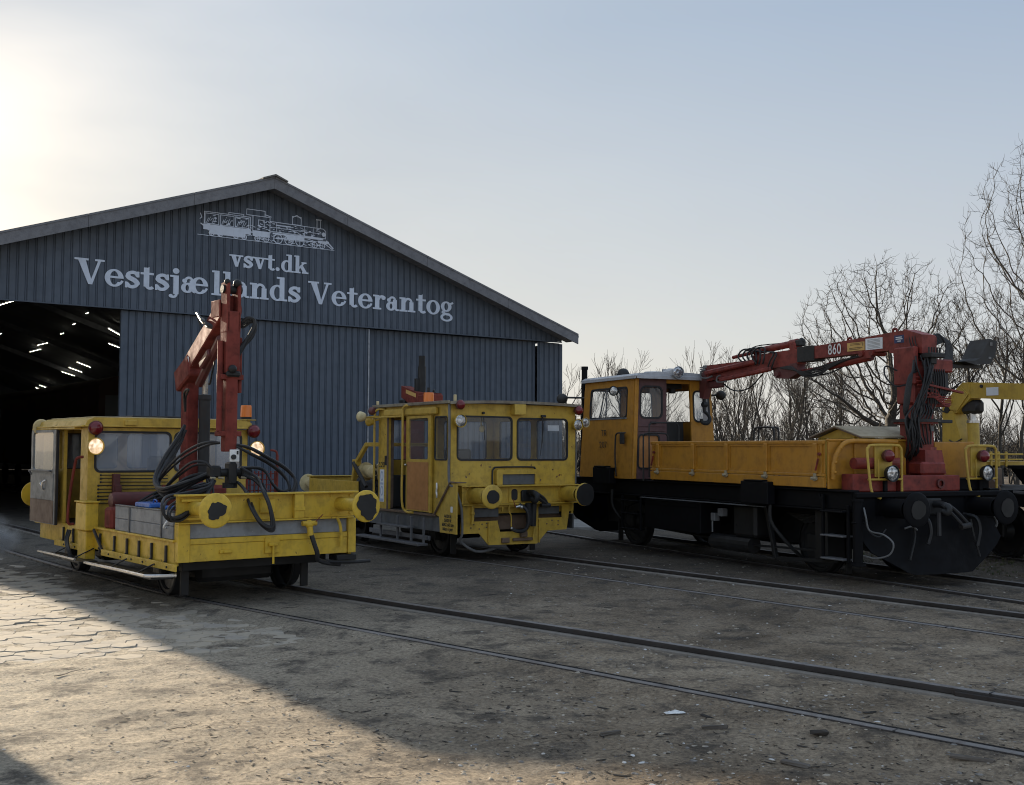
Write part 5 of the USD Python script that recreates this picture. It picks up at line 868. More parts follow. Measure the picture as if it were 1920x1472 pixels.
cr2 = part(T2, "crane_column", cat(box(-0.25, 0.25, 3.9, 4.4, 0.68, 1.0, 0.03), box(-0.15, 0.15, 4.0, 4.3, 1.0, 2.5, 0.02)), "crane_red")
part(cr2, "folded_boom", cat(prism([(3.42, 2.46), (3.42, 2.70), (3.95, 2.72), (4.62, 2.88), (4.62, 2.66), (4.2, 2.5)], "x", -0.02, 0.18), box(-0.05, 0.21, 3.40, 3.9, 2.48, 2.68, 0.02)), "crane_red")
part(cr2, "boom_badge", prism([(4.02, 2.64), (4.42, 2.73), (4.42, 2.80), (4.02, 2.71)], "x", -0.026, -0.0215), "sign_yellow")
part(cr2, "boom_ram", cat(cyl((0.08, 4.6, 2.60), (0.08, 3.6, 2.42), 0.06, 12), box(-0.05, 0.2, 4.45, 4.66, 2.36, 2.62, 0.02)), "grease", 40)
part(cr2, "lifting_lug", cat(hose([(0.1, 3.60, 2.70), (0.1, 3.56, 2.76), (0.1, 3.50, 2.70)], 0.015), cyl((0.15, 3.85, 2.7), (0.15, 3.85, 2.82), 0.03, 8)), "grease", 40)
part(T2, "exhaust_stack", cat(cyl((0.15, 4.14, 0.9), (0.15, 4.12, 3.22), 0.075, 16), cyl((0.15, 4.12, 3.20), (0.15, 4.12, 3.42), 0.06, 16), box(0.02, 0.10, 4.1, 4.18, 2.7, 3.0, 0.01)), "grease", 40)

# ------------------------------------------------------------------ orange track locomotive with the long red crane
LO = thing("crane_locomotive", "orange and black track locomotive with corner cab, drop-side bed and long red crane", "locomotive", (5.83, 14.5, RAIL_TOP), 25.3)
part(LO, "main_frame", cat(box(-1.30, -1.22, 0.62, 8.15, 0.94, 1.165), box(-1.36, -1.18, 0.60, 8.15, 1.168, 1.195), box(-1.34, -1.20, 0.62, 8.15, 0.915, 0.938), box(1.18, 1.26, 0.62, 8.15, 0.94, 1.165), box(1.16, 1.34, 0.60, 8.15, 1.168, 1.195)), "frame_black")
part(LO, "deck", box(-1.20, 1.18, 0.62, 8.15, 1.10, 1.165), "frame_black")
part(LO, "inner_frame", cat(box(-0.62, -0.55, 0.8, 8.0, 0.35, 1.09), box(0.55, 0.62, 0.8, 8.0, 0.35, 1.09), box(-0.54, 0.54, 2.7, 6.0, 0.30, 1.0, 0.05)), "grease")
part(LO, "front_beam", cat(box(-1.30, 1.30, 0.55, 0.615, 0.80, 1.17, 0.01), box(-1.32, 1.32, 0.50, 0.549, 1.10, 1.168, 0.01)), "frame_black")
part(LO, "rear_beam", box(-1.30, 1.30, 8.155, 8.22, 0.80, 1.17, 0.01), "frame_black")
for s in (-1, 1):
    buffer(LO, 0.785 * s, 0.965, 0.0, 0.225, 0.125, 0.55, "frame_black", 0.12, 4 + s, -1, 0.08); buffer(LO, 0.8 * s, 0.965, 8.8, 0.225, 0.125, 8.22, "frame_black", None, 0, 1)
# ploughs
def plough_geo(y, d):
    """concave blade: a grid so that it can curve"""
    xs_ = np.linspace(-1.22, 1.22, 25); lo_ = np.interp(xs_, [-1.22, -1.12, -0.55, 0.50, 1.10, 1.22], [0.52, 0.40, 0.105, 0.105, 0.43, 0.55])
    G = np.zeros((2 * 25, 6, 3))
    for i, (x, l) in enumerate(zip(xs_, lo_)):
        for j in range(6):
            t = j / 5; z = l + (0.86 - l) * t; yy = y + d * (-0.20 * (abs(x) / 1.2) ** 1.6 + 0.12 * (1 - t) ** 2)
            G[i, j] = (x, yy, z); G[49 - i, j] = (x, yy - d * 0.03, z)
    G2 = np.concatenate([G, G[:1]]); return sheet(G2[::-1] if d > 0 else G2)
pl = part(LO, "plough", plough_geo(0.40, -1), "frame_black", 50)
part(pl, "plough_rib", cat(*[hose([(x, 0.335 + 0.2 * (abs(x) / 1.2) ** 1.6 * 1.0, 0.80), (x + 0.02, 0.31 + 0.2 * (abs(x) / 1.2) ** 1.6, 0.6), (x + 0.1 * np.sign(x), 0.28 + 0.2 * (abs(x) / 1.2) ** 1.6, 0.3)], 0.016) for x in (-0.5, 0.55)]), "grease", 40)
part(LO, "plough", plough_geo(8.45, 1), "frame_black", 50)
part(LO, "draw_hook", cat(hose([(0.0, 0.55, 1.0), (0.0, 0.35, 1.0), (0.02, 0.26, 0.96), (0.0, 0.27, 0.90), (-0.02, 0.33, 0.92)], 0.045, 6, 10), box(-0.14, 0.14, 0.48, 0.549, 0.86, 1.08, 0.02)), "grease", 40)
part(LO, "screw_coupling", cat(hose([(-0.05, 0.30, 1.0), (0.10, 0.28, 0.88), (0.26, 0.27, 0.74), (0.30, 0.27, 0.70)], 0.022), hose([(0.05, 0.30, 1.01), (0.20, 0.28, 0.90), (0.36, 0.27, 0.76)], 0.022), cyl((0.24, 0.27, 0.71), (0.40, 0.27, 0.73), 0.04, 12), cyl((-0.10, 0.32, 0.9), (-0.12, 0.30, 0.60), 0.03, 8)), "dark_steel", 40)
for x, z0 in ((-0.32, 0.5), (0.56, 0.45)): part(LO, "brake_hose", hose([(x, 0.52, 0.86), (x + 0.04, 0.34, 0.82), (x + 0.06, 0.30, 0.66), (x + 0.02, 0.31, z0)], 0.024), "rubber", 40)
part(LO, "hose_hook", cat(hose([(0.95, 0.53, 0.86), (1.0, 0.42, 0.84), (1.06, 0.41, 0.74), (1.05, 0.42, 0.68)], 0.016), hose([(-0.62, 0.40, 0.7), (-0.52, 0.36, 0.73), (-0.44, 0.36, 0.68)], 0.012)), "hose_grey", 40)
for y in (1.85, 6.75):
    for s in (-1, 1): wheel(LO, 0.755 * s, y, 0.42, s); spring(LO, 0.95 * s, y, 0.80, 7, 0.9)
    part(LO, "axle", cyl((-0.75, y, 0.42), (0.75, y, 0.42), 0.07, 14), "grease", 40)
# side equipment
part(LO, "battery_box", cat(box(-1.33, -0.95, 3.95, 5.58, 0.40, 0.88, 0.012), box(-1.345, -1.331, 4.0, 5.53, 0.80, 0.86)), "frame_black")
part(LO, "frame_ledge", box(-1.40, -1.345, 2.30, 5.60, 0.895, 0.91, 0.003), "steel_grey")
part(LO, "sand_box", box(-1.50, -1.365, 6.45, 7.05, 1.10, 1.385, 0.01), "frame_black"); part(LO, "sand_box_lid", box(-1.51, -1.36, 6.60, 7.0, 1.387, 1.41), "frame_black")
part(LO, "sand_box", box(-1.50, -1.365, 2.08, 2.70, 0.945, 1.265, 0.01), "frame_black"); part(LO, "sand_box_lid", box(-1.51, -1.36, 2.2, 2.62, 1.267, 1.285), "frame_black")
for y in (6.5, 2.12): part(LO, "sand_pipe", hose([(-1.42, y, 1.0), (-1.40, y, 0.7), (-1.2, y - 0.1, 0.4), (-0.85, y - 0.1, 0.12)], 0.025), "grease", 40)
for y0, y1 in ((5.66, 6.30),):
    part(LO, "step_ladder", cat(box(-1.36, -1.32, y0, y0 + 0.04, 0.33, 0.91), box(-1.36, -1.32, y1 - 0.04, y1, 0.33, 0.91), *[box(-1.40, -1.24, y0 + 0.042, y1 - 0.042, z, z + 0.02) for z in (0.34, 0.60, 0.82)]), "frame_black")
part(LO, "front_ladder", cat(box(-1.36, -1.32, 1.10, 1.14, 0.26, 1.13), box(-1.36, -1.32, 0.62, 0.66, 0.26, 1.0), bar((-1.34, 1.12, 1.0), (-1.34, 1.19, 1.13), 0.035)), "frame_black")
for z in (0.285, 0.585, 0.90): part(LO, "ladder_step", box(-1.42, -1.24, 0.665, 1.095, z, z + 0.022), "step_grey" if z < 0.8 else "frame_black")
part(LO, "jack_post", cat(cyl((-1.34, 0.47, 0.28), (-1.34, 0.47, 1.06), 0.062, 16), cyl((-1.34, 0.47, 0.24), (-1.34, 0.47, 0.28), 0.10, 16), cyl((-1.34, 0.47, 1.06), (-1.34, 0.47, 1.09), 0.075, 16), box(-1.41, -1.2, 0.43, 0.52, 0.78, 0.80)), "frame_black", 40)
part(LO, "air_hose", hose([(-1.30, 0.40, 0.98), (-1.32, 0.34, 0.86), (-1.30, 0.30, 0.70), (-1.26, 0.10, 0.66), (-1.22, -0.02, 0.56), (-1.24, 0.02, 0.42), (-1.30, 0.20, 0.36), (-1.33, 0.38, 0.38)], 0.011), "hose_grey", 40)
part(LO, "air_hose", hose([(-1.28, 0.40, 0.96), (-1.28, 0.36, 0.72), (-1.2, 0.25, 0.62), (-1.12, 0.2, 0.72)], 0.010), "rubber", 40)
part(LO, "valve_gear", cat(box(-1.30, -1.20, 3.62, 3.72, 0.62, 0.74), box(-1.30, -1.2, 3.42, 3.54, 0.70, 0.82), cyl((-1.3, 3.67, 0.45), (-1.3, 3.67, 0.62), 0.012, 6)), "hose_grey")
part(LO, "brake_rigging", cat(bar((-1.1, 1.3, 0.35), (-1.1, 3.0, 0.30), 0.05, 0.03), bar((-1.12, 2.6, 0.92), (-1.1, 2.4, 0.16), 0.06), bar((-1.1, 2.4, 0.16), (-1.05, 1.2, 0.22), 0.05), bar((-1.1, 5.9, 0.40), (-1.1, 3.0, 0.30), 0.05, 0.03), box(-1.2, -0.9, 1.2, 1.45, 0.24, 0.90), box(-1.2, -0.9, 2.75, 3.3, 0.42, 0.9, 0.04), cyl((-1.1, 2.9, 0.3), (-1.1, 3.9, 0.3), 0.12, 14)), "grease")
part(LO, "rail_guard", box(-0.80, -0.70, 1.28, 1.31, 0.03, 0.5), "grease"); part(LO, "rail_guard", box(-0.80, -0.70, 7.3, 7.33, 0.03, 0.5), "grease")
# bed with drop sides
def drop_side(x0, x1, out):
    ys_ = [1.04, 1.20, 2.25, 3.18, 4.05, 5.06, 5.28]
    part(LO, "bed_side", cat(box(x0, x1, 1.04, 5.28, 1.215, 1.352, 0.004), box(x0, x1, 1.04, 5.28, 1.362, 1.40, 0.006), box(x0, x1, 1.04, 5.28, 1.79, 1.842, 0.01)), "loco_orange")
    for a, b in zip(ys_[:-1], ys_[1:]):
        xm = x0 + 0.030 if out < 0 else x1 - 0.030
        part(LO, "side_panel", box(min(xm, xm - out * 0.014), max(xm, xm - out * 0.014), a + 0.005, b - 0.005, 1.402, 1.788, 0.003), "loco_orange")
        part(LO, "panel_frame", prism(sg.box(a + 0.04, 1.402, b - 0.04, 1.788).difference(rr(a + 0.075, b - 0.075, 1.43, 1.765, 0.01)), "x", xm + out * 0.001, xm + out * 0.016), "loco_orange")
    for y in ys_[1:-1]:
        part(LO, "side_upright", box(x0 - (0.012 if out < 0 else 0), x1 + (0.012 if out > 0 else 0), y - 0.04, y + 0.04, 1.402, 1.80, 0.008), "loco_orange")
        part(LO, "side_hinge", cat(cyl(((x0 if out < 0 else x1) + out * 0.02, y - 0.05, 1.335), ((x0 if out < 0 else x1) + out * 0.02, y + 0.05, 1.335), 0.022, 8), box(x0 - (0.02 if out < 0 else 0), x1 + (0.02 if out > 0 else 0), y - 0.025, y + 0.025, 1.30, 1.401)), "hut_tan")
drop_side(-1.40, -1.345, -1); drop_side(1.30, 1.355, 1)
for y in (1.12, 5.17): part(LO, "side_latch", cat(bar((-1.415, y, 1.60), (-1.42, y + 0.05, 1.44), 0.028, 0.014), cyl((-1.43, y - 0.02, 1.66), (-1.40, y - 0.02, 1.66), 0.022, 8)), "loco_red")
part(LO, "bed_floor", box(-1.34, 1.30, 1.06, 5.28, 1.20, 1.235), "dark_steel")
part(LO, "bed_end", cat(box(-1.345, 0.02, 1.00, 1.035, 1.20, 1.83, 0.006), box(0.55, 1.30, 1.00, 1.035, 1.20, 1.83, 0.006), box(-1.35, 0.02, 0.985, 1.05, 1.832, 1.862, 0.01)), "loco_orange")
part(LO, "end_rib", cat(*[box(x, x + 0.05, 0.975, 0.998, 1.22, 1.82, 0.004) for x in (-0.92, -0.55, -0.2)]), "loco_orange")
part(LO, "bed_end", box(-1.345, 1.30, 5.285, 5.32, 1.20, 1.80, 0.006), "loco_orange")
part(LO, "end_rail", cat(hose([(-1.30, 0.96, 1.33), (-1.30, 0.95, 1.50), (-1.26, 0.94, 1.66), (-1.16, 0.94, 1.78), (-1.02, 0.94, 1.83), (-0.8, 0.94, 1.835), (-0.2, 0.95, 1.83)], 0.032, 6, 10), *[ball((x, 0.92, z), 0.022, 1) for x, z in ((-1.29, 1.55), (-1.2, 1.74), (-1.3, 1.42))]), "loco_orange", 40)
# tool hut standing in the bed
ht = part(LO, "tool_hut", box(-0.58, 0.45, 1.22, 2.10, 1.24, 1.88, 0.01), "crane_yellow")
part(ht, "hut_roof", cat(prism([(1.14, 1.885), (1.66, 2.03), (2.18, 1.885), (2.18, 1.905), (1.66, 2.055), (1.14, 1.905)], "x", -0.66, 0.53)), "hut_tan")
part(ht, "hut_gable", prism([(1.22, 1.882), (2.10, 1.882), (1.66, 2.01)], "x", -0.58, -0.55), "crane_yellow")
part(ht, "hut_edge", cat(bar((-0.655, 1.13, 1.885), (-0.655, 1.66, 2.035), 0.02, 0.02), bar((-0.655, 2.19, 1.885), (-0.655, 1.66, 2.035), 0.02, 0.02)), "brown_plate")
part(ht, "hut_lug", hose([(-0.6, 1.25, 1.84), (-0.6, 1.25, 1.90), (-0.6, 1.33, 1.90), (-0.6, 1.33, 1.84)], 0.014), "crane_yellow", 40)
for x in (0.9, 1.0): part(LO, "far_handrail", hose([(x, 5.5, 1.2), (x, 5.5, 2.0), (x, 5.46, 2.08), (x, 5.38, 2.10), (x, 5.05, 2.10), (x, 4.98, 2.08), (x, 4.95, 2.0), (x, 4.95, 1.2)], 0.016), "ink_black", 40)
# cab: side panel, corner, front with purple door panel and open doorway
KY0, KY1, KZ0, KZ1 = 5.85, 7.72, 1.20, 2.94
def taper(m):                                                     # the cab narrows towards its roof
    v = np.array(m[0], float); t = (v[:, 2] - KZ0) / (KZ1 - KZ0); v[:, 0] = -0.52 + (v[:, 0] + 0.52) * (1 - 0.11 * t); ym = 6.8; v[:, 1] = ym + (v[:, 1] - ym) * (1 - 0.045 * t); return v, m[1]
XA, XB = -1.40, 0.34
WS = (6.12, 7.46, 2.26, 2.79)
part(LO, "cab_side", taper(prism(sg.box(KY0 + 0.045, KZ0, KY1, KZ1).difference(rr(*WS, 0.06).buffer(-0.006)), "x", XA, XA + 0.04)), "loco_orange")
def tpane(x0, x1, z0, z1, y, axis, r=0.07, mat="pane_clear"):
    o, i = rr(x0 - 0.014, x1 + 0.014, z0 - 0.014, z1 + 0.014, r + 0.01), rr(x0 + 0.018, x1 - 0.018, z0 + 0.018, z1 - 0.018, r - 0.01)
    w = part(LO, "window", taper(prism(o.difference(i), axis, y - 0.012, y + 0.014)), "rubber"); part(w, "pane", taper(prism(i, axis, y - 0.002, y + 0.003)), mat); return w
w = tpane(*WS, XA + 0.004, "x"); part(w, "glazing_bar", taper(box(XA - 0.004, XA + 0.02, 6.86, 6.885, 2.27, 2.78)), "hose_grey")
part(w, "window_trim", taper(prism(rr(6.09, 7.49, 2.235, 2.262, 0.01), "x", XA - 0.014, XA - 0.0125)), "rod_chrome")
part(LO, "cab_side", taper(prism(sg.box(KY0 + 0.045, KZ0, KY1, KZ1).difference(rr(6.1, 7.5, 2.2, 2.8).buffer(-0.006)), "x", XB - 0.04, XB)), "loco_orange"); tpane(6.1, 7.5, 2.2, 2.8, XB - 0.02, "x")
dw = rr(-1.28, -0.80, 2.25, 2.80, 0.10); lp = rr(-1.30, -0.86, 1.38, 1.96, 0.07)
part(LO, "cab_corner", taper(box(XA, XA + 0.075, KY0 - 0.012, KY0 + 0.04, KZ0, KZ1, 0.01)), "loco_orange")
pd = part(LO, "cab_door", taper(prism(sg.box(XA + 0.08, KZ0, -0.70, KZ1).difference(dw.buffer(-0.006)).difference(lp.buffer(-0.006)), "y", KY0, KY0 + 0.04)), "door_purple", label="faded purple brown door panel beside the open cab doorway")
tpane(-1.28, -0.80, 2.25, 2.80, KY0 + 0.004, "y", 0.10)
part(pd, "lower_panel", taper(prism(lp, "y", KY0 + 0.012, KY0 + 0.02)), "door_orange"); part(pd, "panel_gasket", taper(prism(lp.buffer(0.014).difference(lp.buffer(-0.016)), "y", KY0 - 0.008, KY0 + 0.011)), "rubber")
part(pd, "door_rail", taper(cat(box(XA + 0.09, -0.72, KY0 - 0.012, KY0 - 0.001, 2.10, 2.115), box(XA + 0.09, -0.72, KY0 - 0.012, KY0 - 0.001, 2.02, 2.03))), "door_purple")
part(pd, "door_handle", taper(box(-1.06, -0.94, KY0 - 0.03, KY0 - 0.001, 2.15, 2.19)), "ink_black")
part(LO, "cab_front_panel", taper(prism(sg.box(-0.155, KZ0, XB, KZ1).difference(rr(-0.09, 0.27, 2.20, 2.74, 0.09).buffer(-0.006)), "y", KY0, KY0 + 0.04)), "loco_orange"); tpane(-0.09, 0.27, 2.20, 2.74, KY0 + 0.004, "y", 0.09, "pane_dusty")
part(LO, "door_lintel", taper(box(-0.70, -0.156, KY0 + 0.002, KY0 + 0.04, 2.86, KZ1)), "loco_orange")
part(LO, "door_sill_panel", taper(box(-0.698, -0.156, KY0 + 0.25, KY0 + 0.28, KZ0, 2.20)), "ink_black")
part(LO, "doorway_wall", taper(cat(box(-0.69, -0.16, KY0 + 0.25, KY0 + 0.27, 2.78, 2.93), box(-0.45, -0.35, KY0 + 0.2, KY0 + 0.3, 2.70, 2.79))), "ink_black")
rearw = sg.box(XA + 0.042, KZ0, XB - 0.042, KZ1).difference(rr(-1.25, -0.55, 2.2, 2.8).buffer(-0.006)).difference(rr(-0.42, 0.22, 2.2, 2.8).buffer(-0.006))
part(LO, "cab_rear", taper(prism(rearw, "y", KY1 - 0.042, KY1 - 0.002)), "loco_orange"); tpane(-1.25, -0.55, 2.2, 2.8, KY1 - 0.02, "y"); tpane(-0.42, 0.22, 2.2, 2.8, KY1 - 0.02, "y")
part(LO, "cab_floor", box(-1.35, 0.3, KY0 + 0.05, KY1 - 0.05, 1.20, 1.24), "grease")
part(LO, "control_desk", cat(box(-1.1, -0.1, 6.5, 7.1, 1.245, 2.12, 0.03), box(-0.9, -0.4, 6.2, 6.5, 1.245, 1.9, 0.04)), "ink_black")
rg0 = [(-1.33, 2.93), (0.27, 2.93), (0.29, 2.97), (0.22, 3.02), (-0.2, 3.05), (-0.9, 3.05), (-1.28, 3.02), (-1.36, 2.97)]
rv, rf_ = prism(rg0, "y", KY0 - 0.06, KY1 + 0.02); rp = part(LO, "cab_roof", (rv, rf_), "roof_silver", label="silver painted cab roof")
part(rp, "roof_edge", cat(box(-1.35, 0.28, KY0 - 0.075, KY0 - 0.062, 2.925, 2.985), box(-1.372, -1.36, KY0 - 0.06, KY1, 2.925, 2.98)), "roof_silver")
part(rp, "roof_dome", cat(ball((-0.95, 6.9, 3.07), 0.11), cyl((-0.95, 6.9, 3.04), (-0.95, 6.9, 3.08), 0.13, 18)), "ink_black", 40); part(rp, "roof_vent", cat(lathe([(0.16, 0), (0.2, 0.02), (0.16, 0.06), (0, 0.07)], (-0.5, 6.6, 3.05), (0, 0, 1), 20), cyl((0.0, 7.0, 3.04), (0.0, 7.0, 3.2), 0.045, 12), cyl((-0.2, 6.8, 3.04), (-0.2, 6.8, 3.1), 0.03, 10)), "roof_silver", 40)
headlight(LO, (-0.545, KY0 - 0.13, 3.045), 0.105, (0, -1, -0.02), shell="roof_silver"); part(LO, "lamp_cowl", hull([(-0.66, KY0 - 0.10, 2.99), (-0.43, KY0 - 0.10, 2.99), (-0.65, KY0 - 0.10, 3.10), (-0.44, KY0 - 0.10, 3.10), (-0.7, KY0 + 0.35, 3.0), (-0.4, KY0 + 0.35, 3.0), (-0.6, KY0 + 0.1, 3.13), (-0.5, KY0 + 0.1, 3.13)]), "roof_silver")
headlight(LO, (-1.36, 6.55, 2.74), 0.085, (-0.85, -0.5, -0.05), shell="ink_black", name="side_lamp")
part(LO, "lamp_arm", cat(cyl((-1.3, 6.6, 2.74), (-1.2, 6.66, 2.72), 0.02, 8), cyl((0.22, KY0 + 0.1, 2.68), (0.40, KY0 + 0.06, 2.68), 0.015, 8), cyl((-1.3, 7.7, 2.66), (-1.5, 8.15, 2.68), 0.018, 8)), "ink_black", 40)
part(LO, "horn_lamp", cat(ball((0.47, KY0 + 0.04, 2.68), 0.085, 2, (1, 1.2, 1))), "ink_black", 40); part(LO, "horn_lamp", cat(ball((-1.52, 8.2, 2.66), 0.10, 2, (1, 1.2, 1))), "ink_black", 40)
part(LO, "exhaust_pipe", cat(cyl((-1.25, 7.86, 1.2), (-1.22, 7.86, 3.22), 0.055, 14), cyl((-1.22, 7.86, 3.20), (-1.22, 7.86, 3.26), 0.065, 14), box(-1.32, -1.18, 7.82, 7.90, 1.2, 1.5, 0.02)), "frame_black", 40)
part(LO, "number_text", cat(text_on("TR", 0.105, (-1.375, 6.86, 1.945), (0, -1, 0), (-0.05, 0, 1)), text_on("207", 0.105, (-1.39, 6.86, 1.735), (0, -1, 0), (-0.05, 0, 1))), "ink_black")
part(LO, "handrail", hose([(-1.41, 6.38, 1.24), (-1.43, 6.38, 1.6), (-1.42, 6.38, 1.90), (-1.42, 6.35, 1.97), (-1.42, 6.28, 1.99), (-1.42, 6.12, 1.99), (-1.40, 6.08, 1.99)], 0.014), "ink_black", 40)
part(LO, "lock_box", box(-1.435, -1.402, 6.10, 6.22, 1.80, 2.0, 0.006), "ink_black")
part(LO, "handrail", hose([(-1.36, 5.56, 1.18), (-1.36, 5.56, 1.85), (-1.36, 5.54, 1.95), (-1.30, 5.50, 1.98), (-1.0, 5.50, 1.98), (-0.93, 5.50, 1.95), (-0.9, 5.50, 1.85), (-0.9, 5.5, 1.24)], 0.014), "ink_black", 40)
part(LO, "handrail", hose([(-1.22, 5.60, 1.24), (-1.22, 5.60, 2.05), (-1.20, 5.60, 2.13), (-1.13, 5.60, 2.16), (-0.72, 5.60, 2.16), (-0.64, 5.60, 2.12), (-0.62, 5.60, 2.0), (-0.62, 5.60, 1.24)], 0.013), "ink_black", 40)
# lamp cages at the front corners
def cage(x0, x1, xl):
    part(LO, "lamp_cage", cat(hose([(x1, 0.66, 1.17), (x1, 0.66, 1.68), (x1 - 0.02, 0.66, 1.75), (x1 - 0.09, 0.66, 1.78), (x0 + 0.09, 0.66, 1.78), (x0 + 0.02, 0.66, 1.75), (x0, 0.66, 1.68), (x0, 0.60, 1.22), (x0 + 0.02, 0.54, 1.13), (x0 + 0.09, 0.52, 1.09)], 0.018), cyl((x0, 0.65, 1.33), (x1, 0.65, 1.33), 0.014, 8), cyl((x0 + 0.19, 0.66, 1.33), (x0 + 0.19, 0.66, 1.6), 0.010, 6)), "crane_yellow", 40)
    part(LO, "lamp_board", box(xl - 0.15, xl + 0.15, 0.70, 0.72, 1.36, 1.775, 0.004), "crane_yellow")
    red_lamp(LO, (xl + 0.01, 0.61, 1.64), 0.085, (0, -1, 0)); headlight(LO, (xl + 0.02, 0.56, 1.41), 0.105, (0, -1, -0.03), shell="ink_black")
    part(LO, "lamp_post", box(xl - 0.03, xl + 0.03, 0.66, 0.70, 1.17, 1.36, 0.006), "frame_black")
cage(-0.99, -0.40, -0.67); cage(0.77, 1.35, 1.06)
# crane
part(LO, "crane_base", cat(box(-0.42, 0.66, 0.66, 1.0, 1.17, 1.38, 0.012), box(0.02, 0.48, 0.72, 0.985, 1.382, 1.56, 0.03)), "loco_red")
part(LO, "base_pin", cat(lathe([(0.04, 0), (0.065, 0.0), (0.065, 0.03), (0.04, 0.03)], (0.28, 0.66, 1.27), (0, -1, 0), 18)), "dark_red", 40)
part(LO, "outrigger_beam", cat(box(-1.18, -0.43, 0.72, 0.95, 1.17, 1.40, 0.012), cyl((-1.1, 0.80, 1.54), (-0.30, 0.80, 1.54), 0.075, 16)), "loco_red")
part(LO, "outrigger_beam", box(0.67, 1.28, 0.72, 0.95, 1.17, 1.34, 0.012), "frame_black")
cx, cy = 0.30, 1.10
cc = part(LO, "crane_column", cat(hull([(cx + sx * a, cy - 0.12 + sy * b, z) for z, a, b in ((1.39, 0.19, 0.24), (1.72, 0.155, 0.20)) for sx in (-1, 1) for sy in (-1, 1)]), box(cx - 0.17, cx + 0.17, cy - 0.19, cy + 0.15, 1.72, 2.36, 0.03), cyl((cx, cy, 1.70), (cx, cy, 1.76), 0.27, 8), cyl((cx, cy, 2.08), (cx, cy, 2.12), 0.30, 12)), "loco_red", label="red upright crane column with hose bundles")
part(cc, "slewing_collar", cat(cyl((cx, cy, 2.105), (cx, cy, 2.145), 0.33, 20), box(cx + 0.15, cx + 0.58, cy - 0.12, cy + 0.05, 2.10, 2.145)), "ink_black")
part(cc, "column_head", cat(box(cx - 0.19, cx + 0.20, cy - 0.17, cy + 0.17, 2.36, 2.95, 0.02), box(cx - 0.21, cx - 0.12, cy - 0.2, cy + 0.2, 2.62, 3.15, 0.02), box(cx + 0.09, cx + 0.24, cy - 0.2, cy + 0.2, 2.85, 3.32, 0.03), box(cx + 0.05, cx + 0.46, cy - 0.26, cy - 0.0, 2.80, 2.98, 0.02), box(cx - 0.20, cx + 0.45, cy - 0.20, cy - 0.16, 2.32, 2.38)), "loco_red")
part(cc, "rack_housing", box(cx - 0.02, cx + 0.30, cy - 0.24, cy - 0.172, 2.42, 2.82, 0.01), "ink_black")
for k in range(7): part(cc, "hydraulic_hose", hose([(cx + 0.02 + 0.042 * k, cy - 0.26, 2.84), (cx + 0.03 + 0.042 * k, cy - 0.275, 2.70), (cx + 0.01 + 0.045 * k, cy - 0.27, 2.55), (cx + 0.03 + 0.04 * k, cy - 0.25, 2.36)], 0.011, 5, 6), "rubber", 40)
for k in range(6): part(cc, "hydraulic_hose", hose([(cx - 0.24 + 0.01 * k, cy - 0.22, 2.95 - 0.03 * k), (cx - 0.30 - 0.012 * k, cy - 0.24, 2.70), (cx - 0.33 - 0.02 * k, cy - 0.22, 2.40 - 0.03 * k), (cx - 0.36 + 0.02 * k, cy - 0.18, 2.1), (cx - 0.30 + 0.03 * k, cy - 0.16, 1.85)], 0.013, 6, 6), "rubber", 40)
part(cc, "valve_bank", cat(box(cx - 0.10, cx + 0.16, cy - 0.40, cy - 0.2, 2.985, 3.05, 0.01), *[cyl((cx - 0.08 + 0.05 * k, cy - 0.34, 3.04), (cx - 0.08 + 0.05 * k, cy - 0.34, 3.13), 0.012, 6) for k in range(5)], box(cx - 0.05, cx + 0.05, cy - 0.36, cy - 0.25, 2.9, 2.985, 0.01)), "ink_black")
part(cc, "data_plate", box(cx + 0.06, cx + 0.14, cy - 0.196, cy - 0.192, 1.98, 2.06, 0.001), "hose_grey")
for k in range(6):
    x = cx + 0.02 + 0.045 * k; part(cc, "steel_pipe", hose([(cx - 0.22, cy - 0.24 - 0.012 * k, 2.72 - 0.055 * k), (cx - 0.02 + 0.02 * k, cy - 0.27, 2.72 - 0.055 * k), (x, cy - 0.27, 2.68 - 0.055 * k), (x, cy - 0.27, 2.50 - 0.03 * k), (x + 0.05, cy - 0.27, 2.46 - 0.025 * k), (cx + 0.40, cy - 0.26, 2.46 - 0.022 * k)], 0.009, 4, 6), "loco_red", 40)
part(cc, "push_bar", bar((cx - 0.12, cy - 0.26, 2.63), (cx + 0.58, cy - 0.30, 2.52), 0.05, 0.03), "loco_red")
for k in range(5): part(cc, "pipe_union", cyl((cx - 0.16 + 0.04 * k, cy - 0.31, 2.50 - 0.02 * (k % 2)), (cx - 0.16 + 0.04 * k, cy - 0.25, 2.50 - 0.02 * (k % 2)), 0.018, 8), "crane_red")
rg = np.random.default_rng(11)
for k in range(14):
    j = rg.normal(0, 1, (7, 3)) * [0.030, 0.022, 0.018]; t = k / 13
    pts = np.array([(cx - 0.08 + 0.10 * t, cy - 0.30, 2.96), (cx - 0.10 + 0.04 * t, cy - 0.31, 2.72), (cx - 0.22 + 0.05 * t, cy - 0.30, 2.44), (cx - 0.36 + 0.14 * t, cy - 0.27, 2.16), (cx - 0.40 + 0.22 * t, cy - 0.25, 1.92), (cx - 0.36 + 0.26 * t, cy - 0.20, 1.72), (cx - 0.26 + 0.24 * t, cy - 0.05, 1.58)])
    part(cc, "hydraulic_hose", hose(pts + j, 0.0125, 6, 7), "rubber", 40)
